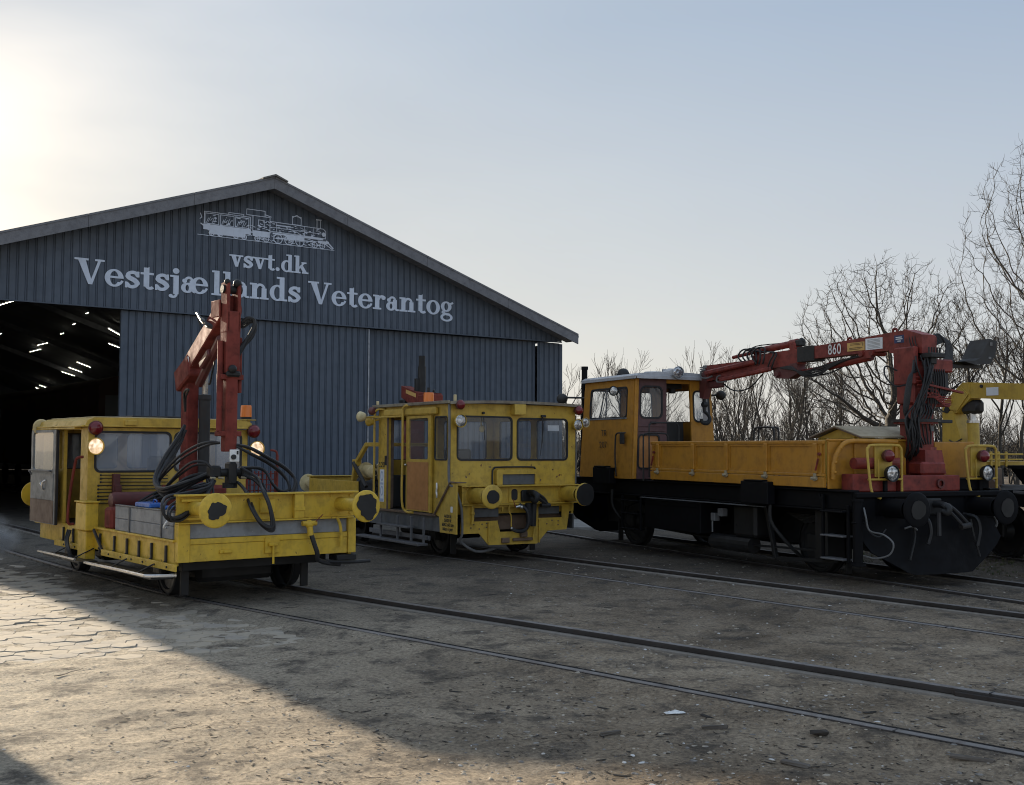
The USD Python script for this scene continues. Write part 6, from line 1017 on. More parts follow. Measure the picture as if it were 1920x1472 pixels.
for k in range(5):
    j = rg.normal(0, 1, (5, 3)) * [0.02, 0.012, 0.02]
    part(cc, "hydraulic_hose", hose(np.array([(cx - 0.16 + 0.07 * k, cy - 0.22, 3.02), (cx - 0.18 + 0.06 * k, cy - 0.25, 2.85), (cx - 0.12 + 0.05 * k, cy - 0.25, 2.62), (cx - 0.16 + 0.07 * k, cy - 0.24, 2.40), (cx - 0.10 + 0.05 * k, cy - 0.22, 2.20)]) + j, 0.012, 6, 6), "rubber", 40)
for k in range(8):
    o = rg.normal(0, 0.012, 2)
    part(cc, "hydraulic_hose", hose([(cx + 0.20, cy - 0.1, 3.30 - 0.02 * k), (cx + 0.34 + 0.018 * k, cy - 0.12, 3.34 - 0.012 * k), (cx + 0.44 + 0.016 * k + o[0], cy - 0.14, 3.20), (cx + 0.40 + 0.02 * k, cy - 0.16, 3.02), (cx + 0.26 + 0.02 * k, cy - 0.2, 2.86), (cx + 0.2 + 0.02 * k, cy - 0.26, 2.5)], 0.014, 6, 7), "rubber", 40)
for k in range(6): part(cc, "hydraulic_hose", hose([(cx - 0.12 + 0.03 * k, cy - 0.21, 2.36), (cx - 0.2 + 0.05 * k, cy - 0.26, 2.25), (cx - 0.3 + 0.06 * k, cy - 0.25, 2.12), (cx - 0.30 + 0.07 * k, cy - 0.23, 1.95), (cx - 0.15 + 0.04 * k, cy - 0.22, 1.80)], 0.011, 5, 6), "rubber", 40)
part(cc, "hydraulic_hose", hose([(cx - 0.25, cy - 0.1, 2.62), (cx - 0.42, cy - 0.05, 2.60), (cx - 0.5, cy + 0.05, 2.74), (cx - 0.44, cy + 0.1, 2.88), (cx - 0.28, cy + 0.05, 2.82)], 0.012), "rubber", 40)
# boom (runs back over the bed towards the cab)
def bw(y): return 0.30 - 0.055 * (y - 1.1)                          # lateral drift of the boom
def boombox(y0, y1, zb0, zt0, zb1, zt1, w, b=0.012):
    P = [(bw(y) + s * w / 2, y, z) for y, zz in ((y0, (zb0, zt0)), (y1, (zb1, zt1))) for s in (-1, 1) for z in zz]; return hull(P)
mb = part(cc, "main_boom", cat(boombox(1.16, 2.95, 3.14, 3.40, 3.12, 3.31, 0.20), boombox(0.86, 1.17, 3.05, 3.31, 3.10, 3.41, 0.24), boombox(1.05, 1.45, 3.02, 3.2, 3.10, 3.2, 0.22), *[cat(cyl((bw(y) - 0.13, y, 3.125), (bw(y) + 0.13, y, 3.125), 0.045, 12)) for y in (1.28, 1.78, 1.98)], *[box(bw(y) - 0.105, bw(y) - 0.10, y - 0.09, y + 0.09, 3.05, 3.16) for y in (1.3, 1.88)]), "loco_red")
part(mb, "boom_lug", cat(*[hose([(bw(y), y - 0.04, 3.37 + dz), (bw(y), y - 0.03, 3.43 + dz), (bw(y), y + 0.03, 3.43 + dz), (bw(y), y + 0.04, 3.37 + dz)], 0.018) for y, dz in ((1.45, 0.01), (2.32, -0.05))]), "loco_red", 40)
part(mb, "boom_sleeve", boombox(2.955, 3.32, 3.09, 3.325, 3.09, 3.325, 0.22), "ink_black")
part(mb, "outer_boom", cat(boombox(3.33, 4.4, 3.06, 3.30, 3.0, 3.27, 0.18), boombox(4.4, 5.62, 3.0, 3.20, 2.90, 3.18, 0.15)), "loco_red")
sdx = -0.10
for (y0, z0, y1, z1, h) in ((4.30, 3.16, 5.60, 3.04, 0.085), (3.90, 3.02, 5.20, 2.90, 0.075)):
    part(mb, "side_ram", bar((bw(y0) + sdx - 0.02, y0, z0), (bw(y1) + sdx - 0.02, y1, z1), 0.07, h, 0.02), "loco_red")
part(mb, "top_ram", cat(cyl((bw(3.55), 3.55, 3.40), (bw(4.45), 4.45, 3.335), 0.055, 14), cyl((bw(3.42), 3.42, 3.41), (bw(3.58), 3.58, 3.40), 0.065, 12), box(bw(3.5) - 0.07, bw(3.5) + 0.07, 3.4, 3.55, 3.28, 3.40, 0.01), cyl((bw(4.45), 4.45, 3.335), (bw(5.0), 5.0, 3.28), 0.03, 10)), "loco_red", 40)
part(mb, "ram_end", cat(box(bw(3.38) - 0.06, bw(3.38) + 0.06, 3.30, 3.44, 3.35, 3.45, 0.015), ball((bw(3.34), 3.34, 3.43), 0.05, 1)), "ink_black")
part(mb, "knuckle", cat(hull([(bw(3.7) + s * 0.08, y, z) for s in (-1, 1) for y, z in ((3.30, 2.92), (3.55, 2.84), (3.85, 2.86), (3.95, 3.05), (3.35, 3.08))]), cyl((bw(3.8) - 0.12, 3.80, 2.93), (bw(3.8) + 0.12, 3.80, 2.93), 0.05, 12)), "dark_red")
part(mb, "lift_ram", cat(cyl((bw(1.9), 1.90, 3.08), (bw(2.75), 2.75, 2.99), 0.06, 14), cyl((bw(2.7), 2.7, 2.99), (bw(3.6), 3.6, 2.93), 0.03, 10)), "loco_red", 40)
for k in range(5): part(mb, "boom_hose", hose([(bw(2.0) - 0.06, 2.0 + 0.05 * k, 3.10), (bw(2.5) - 0.08, 2.5 + 0.04 * k, 3.04 - 0.02 * k), (bw(2.9) - 0.08, 2.9, 2.98 - 0.03 * k), (bw(3.2) - 0.1, 3.2, 2.93 - 0.015 * k), (bw(3.5) - 0.11, 3.45, 2.98 + 0.01 * k), (bw(3.7) - 0.11, 3.7, 3.02)], 0.013, 6, 7), "rubber", 40)
part(mb, "boom_hose", hose([(bw(2.2), 2.2, 3.08), (bw(2.6), 2.6, 2.92), (bw(3.0), 2.95, 2.87), (bw(3.3), 3.3, 2.92)], 0.011), "rubber", 40)
for k in range(4): part(mb, "boom_hose", hose([(bw(4.55) - 0.11, 4.55 - 0.1 * k, 3.12), (bw(4.6) - 0.14, 4.70 - 0.12 * k, 3.26), (bw(4.6) - 0.12, 4.62 - 0.13 * k, 3.37), (bw(4.5) - 0.1, 4.45 - 0.13 * k, 3.36), (bw(4.4) - 0.13, 4.34 - 0.1 * k, 3.20), (bw(4.4) - 0.11, 4.40 - 0.1 * k, 3.11)], 0.014, 6, 7), "rubber", 40)
for k in range(2): part(mb, "boom_hose", hose([(bw(4.05) - 0.11, 4.02 - 0.1 * k, 3.0), (bw(4.0) - 0.13, 3.92 - 0.1 * k, 3.14), (bw(4.0) - 0.11, 3.86 - 0.06 * k, 3.27), (bw(4.3) - 0.09, 4.2, 3.32), (bw(4.5) - 0.06, 4.5, 3.37)], 0.013, 6, 7), "rubber", 40)
part(mb, "boom_hose", hose([(bw(4.7), 4.65, 3.36), (bw(4.3), 4.4, 3.43), (bw(3.9), 3.9, 3.43), (bw(3.6), 3.6, 3.42)], 0.009), "rubber", 40)
part(mb, "boom_hose", hose([(bw(5.3), 5.35, 2.90), (bw(5.0), 5.0, 2.72), (bw(4.6), 4.6, 2.74), (bw(4.2), 4.25, 2.96)], 0.012), "rubber", 40)
part(mb, "ram_loop", cat(hose([(bw(5.5) - 0.14, 5.58, 3.10), (bw(5.6) - 0.14, 5.68, 3.08), (bw(5.6) - 0.14, 5.70, 2.98), (bw(5.5) - 0.14, 5.55, 2.95), (bw(5.3) - 0.13, 5.40, 2.98)], 0.014), hose([(bw(5.1) - 0.14, 5.18, 2.98), (bw(5.1) - 0.14, 5.26, 2.95), (bw(5.1) - 0.14, 5.25, 2.87), (bw(5.0) - 0.14, 5.0, 2.87)], 0.014)), "hose_grey", 40)
part(mb, "hose_manifold", cat(*[cyl((bw(5.6) + 0.02 * (k % 2), 5.62, 3.06 + 0.035 * k), (bw(5.9) + 0.01, 5.92, 3.055 + 0.035 * k), 0.013, 6) for k in range(4)], box(bw(5.7) - 0.05, bw(5.7) + 0.05, 5.66, 5.78, 3.03, 3.19, 0.01)), "hose_grey")
part(mb, "boom_tip", cat(hull([(bw(5.7) + s * 0.07, y, z) for s in (-1, 1) for y, z in ((5.62, 2.90), (5.66, 3.14), (5.84, 3.0), (5.84, 2.62), (5.74, 2.60))]), box(bw(5.6) - 0.05, bw(5.6) + 0.05, 5.25, 5.6, 2.78, 2.9, 0.02)), "dark_red")
part(mb, "hook_block", cat(cyl((bw(5.8), 5.78, 2.60), (bw(5.8), 5.78, 2.36), 0.03, 8), cyl((bw(5.8) - 0.04, 5.78, 2.50), (bw(5.8) + 0.04, 5.78, 2.50), 0.05, 10), hose([(bw(5.8), 5.78, 2.38), (bw(5.8) + 0.06, 5.76, 2.32), (bw(5.8) + 0.09, 5.74, 2.24), (bw(5.8) + 0.04, 5.75, 2.17), (bw(5.8) - 0.04, 5.78, 2.18), (bw(5.8) - 0.06, 5.79, 2.25)], 0.03, 6, 8)), "grease", 40)
side = lambda y: bw(y) - 0.1035
tv, tf = text("860", 0.145, True); tv = tv * (0.72, 1, 1)
tv = np.c_[side(2.5) - 0.004 + 0 * tv[:, 0] + tv[:, 2] * 0.5, 2.66 - tv[:, 0], 3.145 + tv[:, 1] + 0.015]; tv[:, 0] = side(2.5) - 0.006 + (tv[:, 1] - 2.5) * -0.055 + (tv[:, 0] - tv[:, 0].min()) * 0.3
part(mb, "boom_number", (tv, tf), "white_paint")
def boomplate(y0, y1, z0, z1, m, nm):
    a = [(side(y) - 0.004, y, z) for y in (y0, y1) for z in (z0, z1)] + [(side(y) + 0.002, y, z) for y in (y0, y1) for z in (z0, z1)]; return part(mb, nm, hull(a), m)
sp = boomplate(1.92, 2.26, 3.175, 3.30, "sign_yellow", "warning_plate")
part(sp, "plate_print", cat(*[hull([(side(y) - 0.0065, y, z) for y in (a, b) for z in (c, d)] + [(side(y) - 0.0045, y, z) for y in (a, b) for z in (c, d)]) for a, b, c, d in ((2.0, 2.2, 3.262, 3.268), (1.96, 2.22, 3.215, 3.222), (2.0, 2.22, 3.195, 3.202), (1.945, 1.955, 3.24, 3.285), (1.955, 2.2, 3.28, 3.286))]), "ink_black")
sp = boomplate(1.58, 1.90, 3.17, 3.335, "paper_white", "data_sheet")
part(sp, "sheet_print", cat(*[hull([(side(y) - 0.0065, y, z) for y in (1.62, 1.86) for z in (zz, zz + 0.004)] + [(side(y) - 0.0045, y, z) for y in (1.62, 1.86) for z in (zz, zz + 0.004)]) for zz in (3.19, 3.21, 3.23, 3.25, 3.27, 3.29, 3.31)]), "steel_grey")
sp = boomplate(1.18, 1.36, 3.225, 3.335, "sign_blue", "blue_plate")
part(sp, "plate_print", cat(*[hull([(side(y) - 0.0065, y, z) for y in (a, b) for z in (zz, zz + 0.012)] + [(side(y) - 0.0045, y, z) for y in (a, b) for z in (zz, zz + 0.012)]) for a, b, zz in ((1.22, 1.33, 3.30), (1.21, 1.33, 3.275), (1.24, 1.30, 3.245))]), "paper_white")
for k in range(3): part(mb, "elbow_pipe", hose([(side(1.0) - 0.015, 1.08 - 0.05 * k, 3.30), (side(1.0) - 0.03, 1.06 - 0.05 * k, 3.22), (side(1.0) - 0.03, 1.02 - 0.05 * k, 3.12)], 0.007), "ink_black", 40)
# operator's seat on its arm
st = part(cc, "operator_seat", cat(prism([(1.08 + (x - 1.22) * 0.82, 2.98 + (z - 2.98) * 0.9) for x, z in ((1.22, 2.98), (1.50, 3.00), (1.62, 3.05), (1.72, 3.20), (1.84, 3.36), (2.02, 3.33), (1.98, 3.10), (1.86, 2.96), (1.5, 2.93))], "y", 0.95, 1.30)), "ink_black")
part(st, "seat_arm", cat(bar((cx + 0.3, 1.1, 2.90), (1.58, 1.1, 2.925), 0.07, 0.05), bar((cx + 0.3, 1.2, 2.86), (1.1, 1.15, 2.99), 0.05)), "grease")
part(st, "seat_tag", cat(box(1.59, 1.64, 0.944, 0.949, 3.22, 3.27, 0.001), box(1.56, 1.61, 0.944, 0.949, 3.03, 3.06, 0.001)), "hose_grey")

# ------------------------------------------------------------------ yellow crane wagon on the rearmost track
Y4 = thing("yellow_crane_wagon", "yellow hydraulic crane on a dark rail wagon partly hidden behind the orange locomotive", "crane wagon", (8.0, 20.0, RAIL_TOP), 24.0)
part(Y4, "wagon_frame", cat(box(-1.2, 1.2, -2.1, 6.0, 0.85, 1.1), box(-1.2, -1.12, -2.1, 6.0, 0.62, 0.849)), "frame_black")
for y in (-1.65, 4.5):
    for s in (-1, 1): wheel(Y4, 0.755 * s, y, 0.42, s)
    part(Y4, "axle", cyl((-0.75, y, 0.42), (0.75, y, 0.42), 0.07, 14), "grease", 40)
part(Y4, "deck_platform", cat(box(-1.1, 1.0, -0.6, 1.4, 1.46, 1.53), *[box(-1.05 + 0.18 * k, -1.0 + 0.18 * k, -0.65, -0.62, 1.44, 1.70) for k in range(9)], box(-1.1, 0.8, -0.66, -0.63, 1.64, 1.67), box(-1.1, 0.8, -0.66, -0.63, 1.55, 1.575), *[box(-1.0, -0.85, -0.7, -0.62, 1.42 - 0.05 * k, 1.44 - 0.05 * k) for k in range(4)]), "crane_yellow")
part(Y4, "pedestal", cat(box(-0.95, -0.85, -0.55, -0.45, 1.1, 1.46), box(-0.6, 0.6, -0.3, 1.2, 1.1, 1.455)), "frame_black")
part(Y4, "counterweight", cat(prism([(0.25, 1.55), (0.25, 1.80), (0.45, 1.86), (0.75, 1.86), (0.95, 1.80), (1.0, 1.55)], "x", -1.05, 0.3)), "crane_yellow")
cl = part(Y4, "crane_column", hull([(x, y, z) for x in (-0.15, 0.15) for y, z in ((0.27, 1.54), (-0.30, 1.54), (0.10, 2.0), (-0.08, 2.0), (0.26, 2.42), (0.02, 2.42))]), "crane_yellow")
part(cl, "elbow", hull([(x, y, z) for x in (-0.13, 0.13) for y, z in ((0.30, 2.42), (0.24, 2.58), (-0.20, 2.92), (-0.36, 2.90), (-0.36, 2.62), (-0.05, 2.38))]), "crane_yellow")
part(cl, "elbow_plate", cat(prism([(0.16, 2.46), (-0.18, 2.84), (-0.34, 2.70), (-0.08, 2.42)], "x", -0.15, -0.132), cyl((-0.17, 0.05, 2.60), (-0.14, 0.05, 2.60), 0.03, 12)), "crane_yellow")
part(cl, "boom", hull([(x, y, z) for x in (-0.12, 0.12) for y, z in ((-0.30, 2.915), (-0.30, 2.64), (-2.6, 2.76), (-2.6, 2.48))]), "crane_yellow")
part(cl, "boom_plate", box(-0.126, -0.122, -0.98, -0.72, 2.66, 2.80, 0.001), "paper_white")
part(cl, "boom_pins", cat(cyl((-0.14, -0.62, 2.83), (-0.12, -0.62, 2.83), 0.03, 12), cyl((-0.16, 0.15, 2.44), (0.16, 0.15, 2.44), 0.06, 12), box(-0.1, 0.1, -0.5, -0.1, 2.36, 2.6, 0.05)), "dark_steel", 40)
part(cl, "lift_ram", cat(cyl((0.0, -0.32, 1.6), (0.0, -0.30, 2.24), 0.10, 16)), "crane_yellow", 40); part(cl, "lift_rod", cat(cyl((0.0, -0.30, 2.22), (0.0, -0.28, 2.52), 0.06, 14), cyl((0.0, -0.30, 2.2), (0.0, -0.30, 2.245), 0.11, 16)), "rod_chrome", 40)
part(cl, "column_hose", cat(hose([(-0.16, 0.2, 2.4), (-0.18, 0.3, 2.5), (-0.17, 0.1, 2.75), (-0.15, -0.2, 2.93)], 0.012), hose([(-0.16, 0.1, 1.9), (-0.18, -0.05, 1.86), (-0.16, -0.2, 1.92)], 0.012), cyl((-0.3, 0.7, 1.86), (-0.3, 0.7, 2.08), 0.04, 8), ball((-0.3, 0.7, 2.12), 0.09, 1)), "rubber", 40)
part(Y4, "rust_guard", prism([(-2.02, 1.02), (-0.2, 1.02), (-0.2, 1.42), (-1.25, 1.42)] + [(-1.25 - 0.77 * math.sin(math.radians(t)), 1.02 + 0.40 * math.cos(math.radians(t))) for t in range(15, 91, 15)], "x", -1.24, -1.205), "brown_plate")
part(Y4, "tool_box", box(-0.9, 0.2, -0.75, 0.3, 1.105, 1.42, 0.02), "brown_plate")
# dark hopper wagon coupled in front of it
HW = thing("dark_hopper_wagon", "dark hopper wagon just entering the picture at the far right", "wagon", (8.0, 20.0, RAIL_TOP), 24.0)
part(HW, "hopper", hull([(x, y, z) for y in (-5.6, -2.22) for x, z in ((-1.25, 1.44), (1.25, 1.44), (-0.9, 1.12), (0.9, 1.12))]), "frame_black")
part(HW, "hopper_rim", cat(box(-1.30, -1.22, -5.6, -2.2, 1.442, 1.49), box(1.22, 1.30, -5.6, -2.2, 1.442, 1.49), box(-1.22, 1.22, -2.26, -2.2, 1.442, 1.49)), "frame_black")
part(HW, "frame", box(-1.2, 1.2, -5.6, -2.25, 0.85, 1.05), "frame_black")
part(HW, "grab_bar", cat(box(-1.30, -1.26, -3.4, -2.3, 1.06, 1.10), box(-1.28, -1.2, -2.6, -2.56, 1.0, 1.06)), "step_grey")
for s in (-1, 1): wheel(HW, 0.755 * s, -3.4, 0.42, s)

# ------------------------------------------------------------------ bare winter trees
def tubes_batch(items, sides):
    """items: list of (points (k,3), radii (k)) with one k"""
    P = np.array([i[0] for i in items]); R = np.array([i[1] for i in items]); N, k = R.shape
    T = np.gradient(P, axis=1); T /= np.maximum(np.linalg.norm(T, axis=2, keepdims=True), 1e-9)
    ref = np.where(np.abs(T[:, :1, 2:3]) < 0.9, [[[0, 0, 1.0]]], [[[1.0, 0, 0]]]); U = np.cross(T, ref); U /= np.maximum(np.linalg.norm(U, axis=2, keepdims=True), 1e-9); W = np.cross(T, U)
    a = np.arange(sides) / sides * 2 * PI
    V = P[:, :, None] + R[:, :, None, None] * (np.cos(a)[None, None, :, None] * U[:, :, None] + np.sin(a)[None, None, :, None] * W[:, :, None])
    i, j = np.meshgrid(np.arange(k - 1), np.arange(sides), indexing="ij"); j2 = (j + 1) % sides; A, B, C, D = i * sides + j, i * sides + j2, (i + 1) * sides + j2, (i + 1) * sides + j
    F = np.concatenate([np.stack([A, B, C], -1).reshape(-1, 3), np.stack([A, C, D], -1).reshape(-1, 3)])
    return V.reshape(-1, 3), (F[None] + (np.arange(N) * k * sides)[:, None, None]).reshape(-1, 3)
def tree_geo(seed, H, r0, fork, limbs, kids, spread, upward, rmin=0.009, crook=0.16, lean=0.0, taper=0.62, stems=1):
    g = np.random.default_rng(seed); out = [[] for _ in range(8)]; nl = len(kids)
    def branch(p, d, Ln, r, lv):
        k = 8 if lv < 2 else (6 if lv < 4 else 4)
        pts, q, dd = [p], p, d; st = Ln / (k - 1)
        w = g.normal(0, crook, (k, 3))
        for i in range(1, k):
            dd = dd + w[i] + np.array([0, 0, upward * 0.10 * (1 if lv > 0 else 0.3)]); dd = dd / math.sqrt(dd @ dd); q = q + dd * st; pts.append(q)
        pts = np.array(pts); r1 = max(rmin * 0.7, r * (0.45 if lv < nl - 1 else 0.5)); out[lv].append((pts, np.linspace(r, r1, k)))
        if lv >= nl: return
        n = kids[lv] + int(g.integers(-1, 2)) if kids[lv] > 2 else kids[lv]
        for c in range(n):
            t = (0.30 if lv else fork) + (1 - (0.30 if lv else fork)) * ((c + g.uniform(0.2, 0.9)) / n); t = min(t, 1.0)
            f = t * (k - 1); i = min(int(f), k - 2); pp = pts[i] + (pts[i + 1] - pts[i]) * (f - i); ax = pts[i + 1] - pts[i]; ax = ax / math.sqrt(ax @ ax)
            s = np.cross(ax, g.normal(0, 1, 3)); s = s / max(math.sqrt(s @ s), 1e-6); an = math.radians(g.uniform(spread * 0.6, spread * 1.25)) * (0.55 if t > 0.93 else 1)
            nd = ax * math.cos(an) + s * math.sin(an); rr_ = r + (r1 - r) * t
            branch(pp, nd, Ln * g.uniform(0.50, 0.80) * (1.15 - 0.45 * t) * (limbs if lv == 0 else 1), max(rmin, rr_ * g.uniform(0.5, 0.72)), lv + 1)
    for s in range(stems):
        o = np.array([0, 0, -0.1]) if stems == 1 else np.array([g.normal(0, 0.35), g.normal(0, 0.35), -0.1])
        branch(o, np.array([lean + (g.normal(0, 0.14) if stems > 1 else 0), g.normal(0, 0.05 if stems == 1 else 0.12), 1.0]), H * taper * g.uniform(0.85, 1.1), r0 * g.uniform(0.7, 1.1), 0)
    def build(lvls):
        b = {}
        for lv in lvls:
            for it in out[lv]: b.setdefault((len(it[0]), (9, 7, 5, 4, 3, 3, 3, 3)[lv]), []).append(it)
        return cat(*[tubes_batch(v, s) for (k, s), v in b.items()]) if b else None
    top_z = max(p[:, 2].max() for lv in out for p, _ in lv)
    parts_ = [build([0]), build([1, 2]), build(range(3, 8))]
    return [(v * (H / top_z), f) for v, f in parts_]
def crown_tree(seed, trunk, shape, n_attr, step, kill, infl, r_tip=0.0065, expo=2.35, wob=0.32, twigs=3, droop=0.0):
    """tree grown towards points spread through the crown. trunk: points from the ground up; shape: list of (centre, radii up/side, radius down)"""
    g = np.random.default_rng(seed); A = []
    for (c, rx, ry, ru, rd, share) in shape:
        m = int(n_attr * share); q = g.normal(0, 1, (m, 3)); q /= np.linalg.norm(q, axis=1, keepdims=True); q *= g.random((m, 1)) ** (1 / 2.4)
        q[:, 0] *= rx; q[:, 1] *= ry; q[:, 2] *= np.where(q[:, 2] > 0, ru, rd); A.append(q + c)
    A = np.vstack(A); N = [np.array(p, float) for p in trunk]; par = [-1] + list(range(len(trunk) - 1)); last = [None] * len(N)
    for it in range(150):
        P = np.array(N); d, i = cKDTree(P).query(A, distance_upper_bound=infl); ok = np.isfinite(d)
        if not ok.any(): break
        grew = False
        order = np.unique(i[ok])
        D = np.zeros((len(P), 3)); v = A[ok] - P[i[ok]]; v /= np.maximum(np.linalg.norm(v, axis=1, keepdims=True), 1e-6); np.add.at(D, i[ok], v)
        new = []
        for k in order:
            s = D[k]; L_ = math.sqrt(s @ s)
            if L_ < 1e-3: s = g.normal(0, 1, 3); L_ = math.sqrt(s @ s)
            s = s / L_ + g.normal(0, wob, 3) + np.array([0, 0, -droop]); s /= math.sqrt(s @ s); p = P[k] + s * step * g.uniform(0.8, 1.2)
            if last[k] is not None and ((last[k] - p) ** 2).sum() < (0.3 * step) ** 2: p = P[k] + (s + g.normal(0, 0.8, 3)) * step * 0.7
            last[k] = p; new.append(p); N.append(p); par.append(int(k)); last.append(None); grew = True
        d2, _ = cKDTree(np.array(new)).query(A); A = A[d2 > kill]
        if not grew or len(A) < 5: break
    n0 = len(N); kids_ = [[] for _ in range(n0)]
    for k, p in enumerate(par):
        if p >= 0: kids_[p].append(k)
    R = np.zeros(n0)
    for k in range(n0 - 1, -1, -1): R[k] = r_tip if not kids_[k] else max(r_tip, sum(R[c] ** expo for c in kids_[k]) ** (1 / expo))
    P = np.array(N); chains = []; stack = [(0, None)]
    while stack:
        k, start = stack.pop(); ch = [start] if start is not None else []; ch.append(k)
        while kids_[k]:
            c = sorted(kids_[k], key=lambda q: -R[q]); stack += [(q, k) for q in c[1:]]; k = c[0]; ch.append(k)
        chains.append(ch)
    items = []
    for ch in chains:
        if len(ch) < 2: continue
        r = R[ch].copy()
        if len(ch) > 1 and par[ch[1]] == ch[0] and ch[0] != 0: r[0] = min(r[0], r[1] * 1.15)
        items.append((P[ch], r))
    for k in range(len(trunk), n0):                                 # short curled twigs along the thin wood
        if R[k] < r_tip * 2.2:
            for _ in range(int(g.integers(1, twigs + 1))):
                b = P[k] - P[par[k]]; b /= max(math.sqrt(b @ b), 1e-6); s = b * 0.6 + g.normal(0, 0.6, 3) + [0, 0, 0.25]; s /= math.sqrt(s @ s); l = step * g.uniform(0.6, 1.5)
                m1 = P[k] + s * l * 0.5 + g.normal(0, 0.05 * l, 3); items.append((np.array([P[k], m1, m1 + (s + [0, 0, 0.5] + g.normal(0, 0.3, 3)) * l * 0.45]), np.array([r_tip * 0.85, r_tip * 0.7, r_tip * 0.5])))
    return items
def grown(*args, **kw):
    items = crown_tree(*args, **kw); items.sort(key=lambda i: -i[1].max()); groups = ([items[0]], [i for i in items[1:] if i[1].max() > 0.022], [i for i in items[1:] if i[1].max() <= 0.022]); out = []
    for gr in groups:
        b = {}
        for p, r in gr:
            s = 10 if r.max() > 0.08 else 6 if r.max() > 0.03 else 4 if r.max() > 0.012 else 3
            b.setdefault((len(p), s), []).append((p, r))
        out.append(cat(*[tubes_batch(v, s) for (k, s), v in b.items()]))
    return out
def plant(name, label, geo, loc, rz=0, sc=(1, 1, 1), cat_="tree", group=None):
    t = thing(name, label, cat_, loc, rz, group, scale=sc); tr = part(t, "trunk", geo[0], "tree_bark", True)
    part(t, "branches", geo[1], "tree_bark", True); part(t, "twigs", geo[2], "twig_bark", True); return t
def again(src, name, label, loc, rz, sc, cat_="tree", group=None):
    t = thing(name, label, cat_, loc, rz, group, scale=sc); pr = stage.GetPrimAtPath(t)
    for ch in stage.GetPrimAtPath(src).GetChildren():
        q = stage.DefinePrim(f"{t}/{ch.GetName()}"); q.GetReferences().AddInternalReference(ch.GetPath())
    return t
def at(px, depth): return ((px - 960) / 2100 * depth, depth, -0.05)
big = grown(3, [(0, 0, -0.3), (0, 0, 0.3), (0.02, 0, 0.9), (-0.02, 0, 1.6), (-0.05, 0, 2.2)], [((-0.2, 0, 5.0), 4.5, 3.6, 5.4, 2.4, 1.0)], 5600, 0.25, 0.35, 2.2, expo=1.80, wob=0.13, r_tip=0.0078)
plant("broad_tree", "broad dome-shaped bare tree with a thick low-forking trunk directly behind the red crane boom", big, at(1672, 48))
edge_t = grown(7, [(0, 0, -0.3), (0.02, 0, 1.2), (0.06, 0, 2.4), (0, 0, 3.0)], [((0, 0, 7.4), 4.1, 3.4, 6.0, 4.4, 1.0)], 5600, 0.28, 0.40, 2.4, expo=1.9, wob=0.13, r_tip=0.0068)
plant("tall_edge_tree", "tallest bare tree, its crown reaching in from the right edge of the photo", edge_t, at(1990, 40), 20)
slim = tree_geo(34, 9.0, 0.14, 0.30, 0.55, (8, 5, 4, 3), 38, 1.2, 0.010, 0.14, 0.0, 0.85)
slim2 = tree_geo(47, 7.6, 0.09, 0.2, 0.6, (7, 5, 4), 30, 1.6, 0.010, 0.12, 0.0, 0.85, 3)
bush = tree_geo(58, 4.0, 0.05, 0.12, 0.7, (6, 5, 3), 36, 1.3, 0.008, 0.16, 0.0, 0.8, 5)
s0 = plant("slim_tree", "slim bare tree just right of the yellow crane column", slim, at(1843, 46), 0, (1, 1, 0.94), group=None)
for lab, px, d, rz, sc in (("slim bare tree rising behind the yellow crane boom near the right edge", 1878, 52, 100, 1.05), ("slim bare tree with a crooked stem right of the boom's white plate", 1905, 44, 210, 0.92), ("slim bare tree between the red crane column and the operator seat", 1765, 55, 300, 0.95), ("slim bare tree left of the broad tree's trunk behind the tool hut", 1585, 56, 60, 0.85), ("slim bare tree standing above the middle of the orange bed side", 1492, 57, 150, 0.83)):
    again(s0, "slim_tree", lab, at(px, d), rz, (sc, sc, sc))
m0 = plant("multi_stem_tree", "bare multi-stem tree in the gap between hall corner and locomotive cab", slim2, at(1092, 62), 20, (1.1, 1.1, 1.0))
for lab, px, d, rz, sc in (("bare upright tree above the locomotive cab roof, left one", 1165, 64, 130, 0.98), ("bare upright tree above the locomotive cab roof, right one beside the lamp", 1222, 66, 250, 0.9), ("bare upright tree just right of the cab above the horn lamp", 1352, 62, 75, 1.02), ("thin bare tree under the tip section of the red boom", 1415, 60, 310, 1.0), ("thin bare tree behind the far handrail of the bed", 1452, 66, 190, 1.12), ("thin bare tree behind the red boom's black sleeve", 1535, 64, 40, 1.05), ("bare tree behind the hydraulic hoses of the red column", 1735, 60, 90, 0.95)):
    again(m0, "multi_stem_tree", lab, at(px, d), rz, (sc, sc, sc))
b0 = plant("bare_bush", "bare bush beside the hall corner low behind the exhaust pipe", bush, at(1070, 58), 10, (1.2, 1.2, 1.0), "bush")
bush_where = ((1130, "seen through the locomotive cab's side window"), (1275, "seen through the open cab doorway of the locomotive"), (1330, "directly right of the locomotive cab wall"), (1378, "behind the far handrail loop of the orange bed"), (1425, "behind the first third of the orange bed, below the boom tip"), (1470, "behind the middle of the orange bed"), (1520, "left of the tool hut behind the bed"), (1566, "just above the left eave of the tool hut"), (1618, "above the right end of the tool hut roof"), (1655, "at the foot of the broad tree's trunk"), (1768, "between the red column and the yellow crane column"), (1815, "under the elbow of the yellow crane boom"), (1862, "below the white plate of the yellow boom"), (1902, "above the dark hopper wagon at the right edge"))
for k, (px, where) in enumerate(bush_where):
    again(b0, "bare_bush", "bare grey brown bush " + where, at(px, 54 + 5 * ((k * 7) % 3)), 47 * k, (1.2 + 0.1 * (k % 3), 1.2, 0.95 + 0.1 * ((k * 5) % 4)), "bush", "thicket behind the rail vehicles")
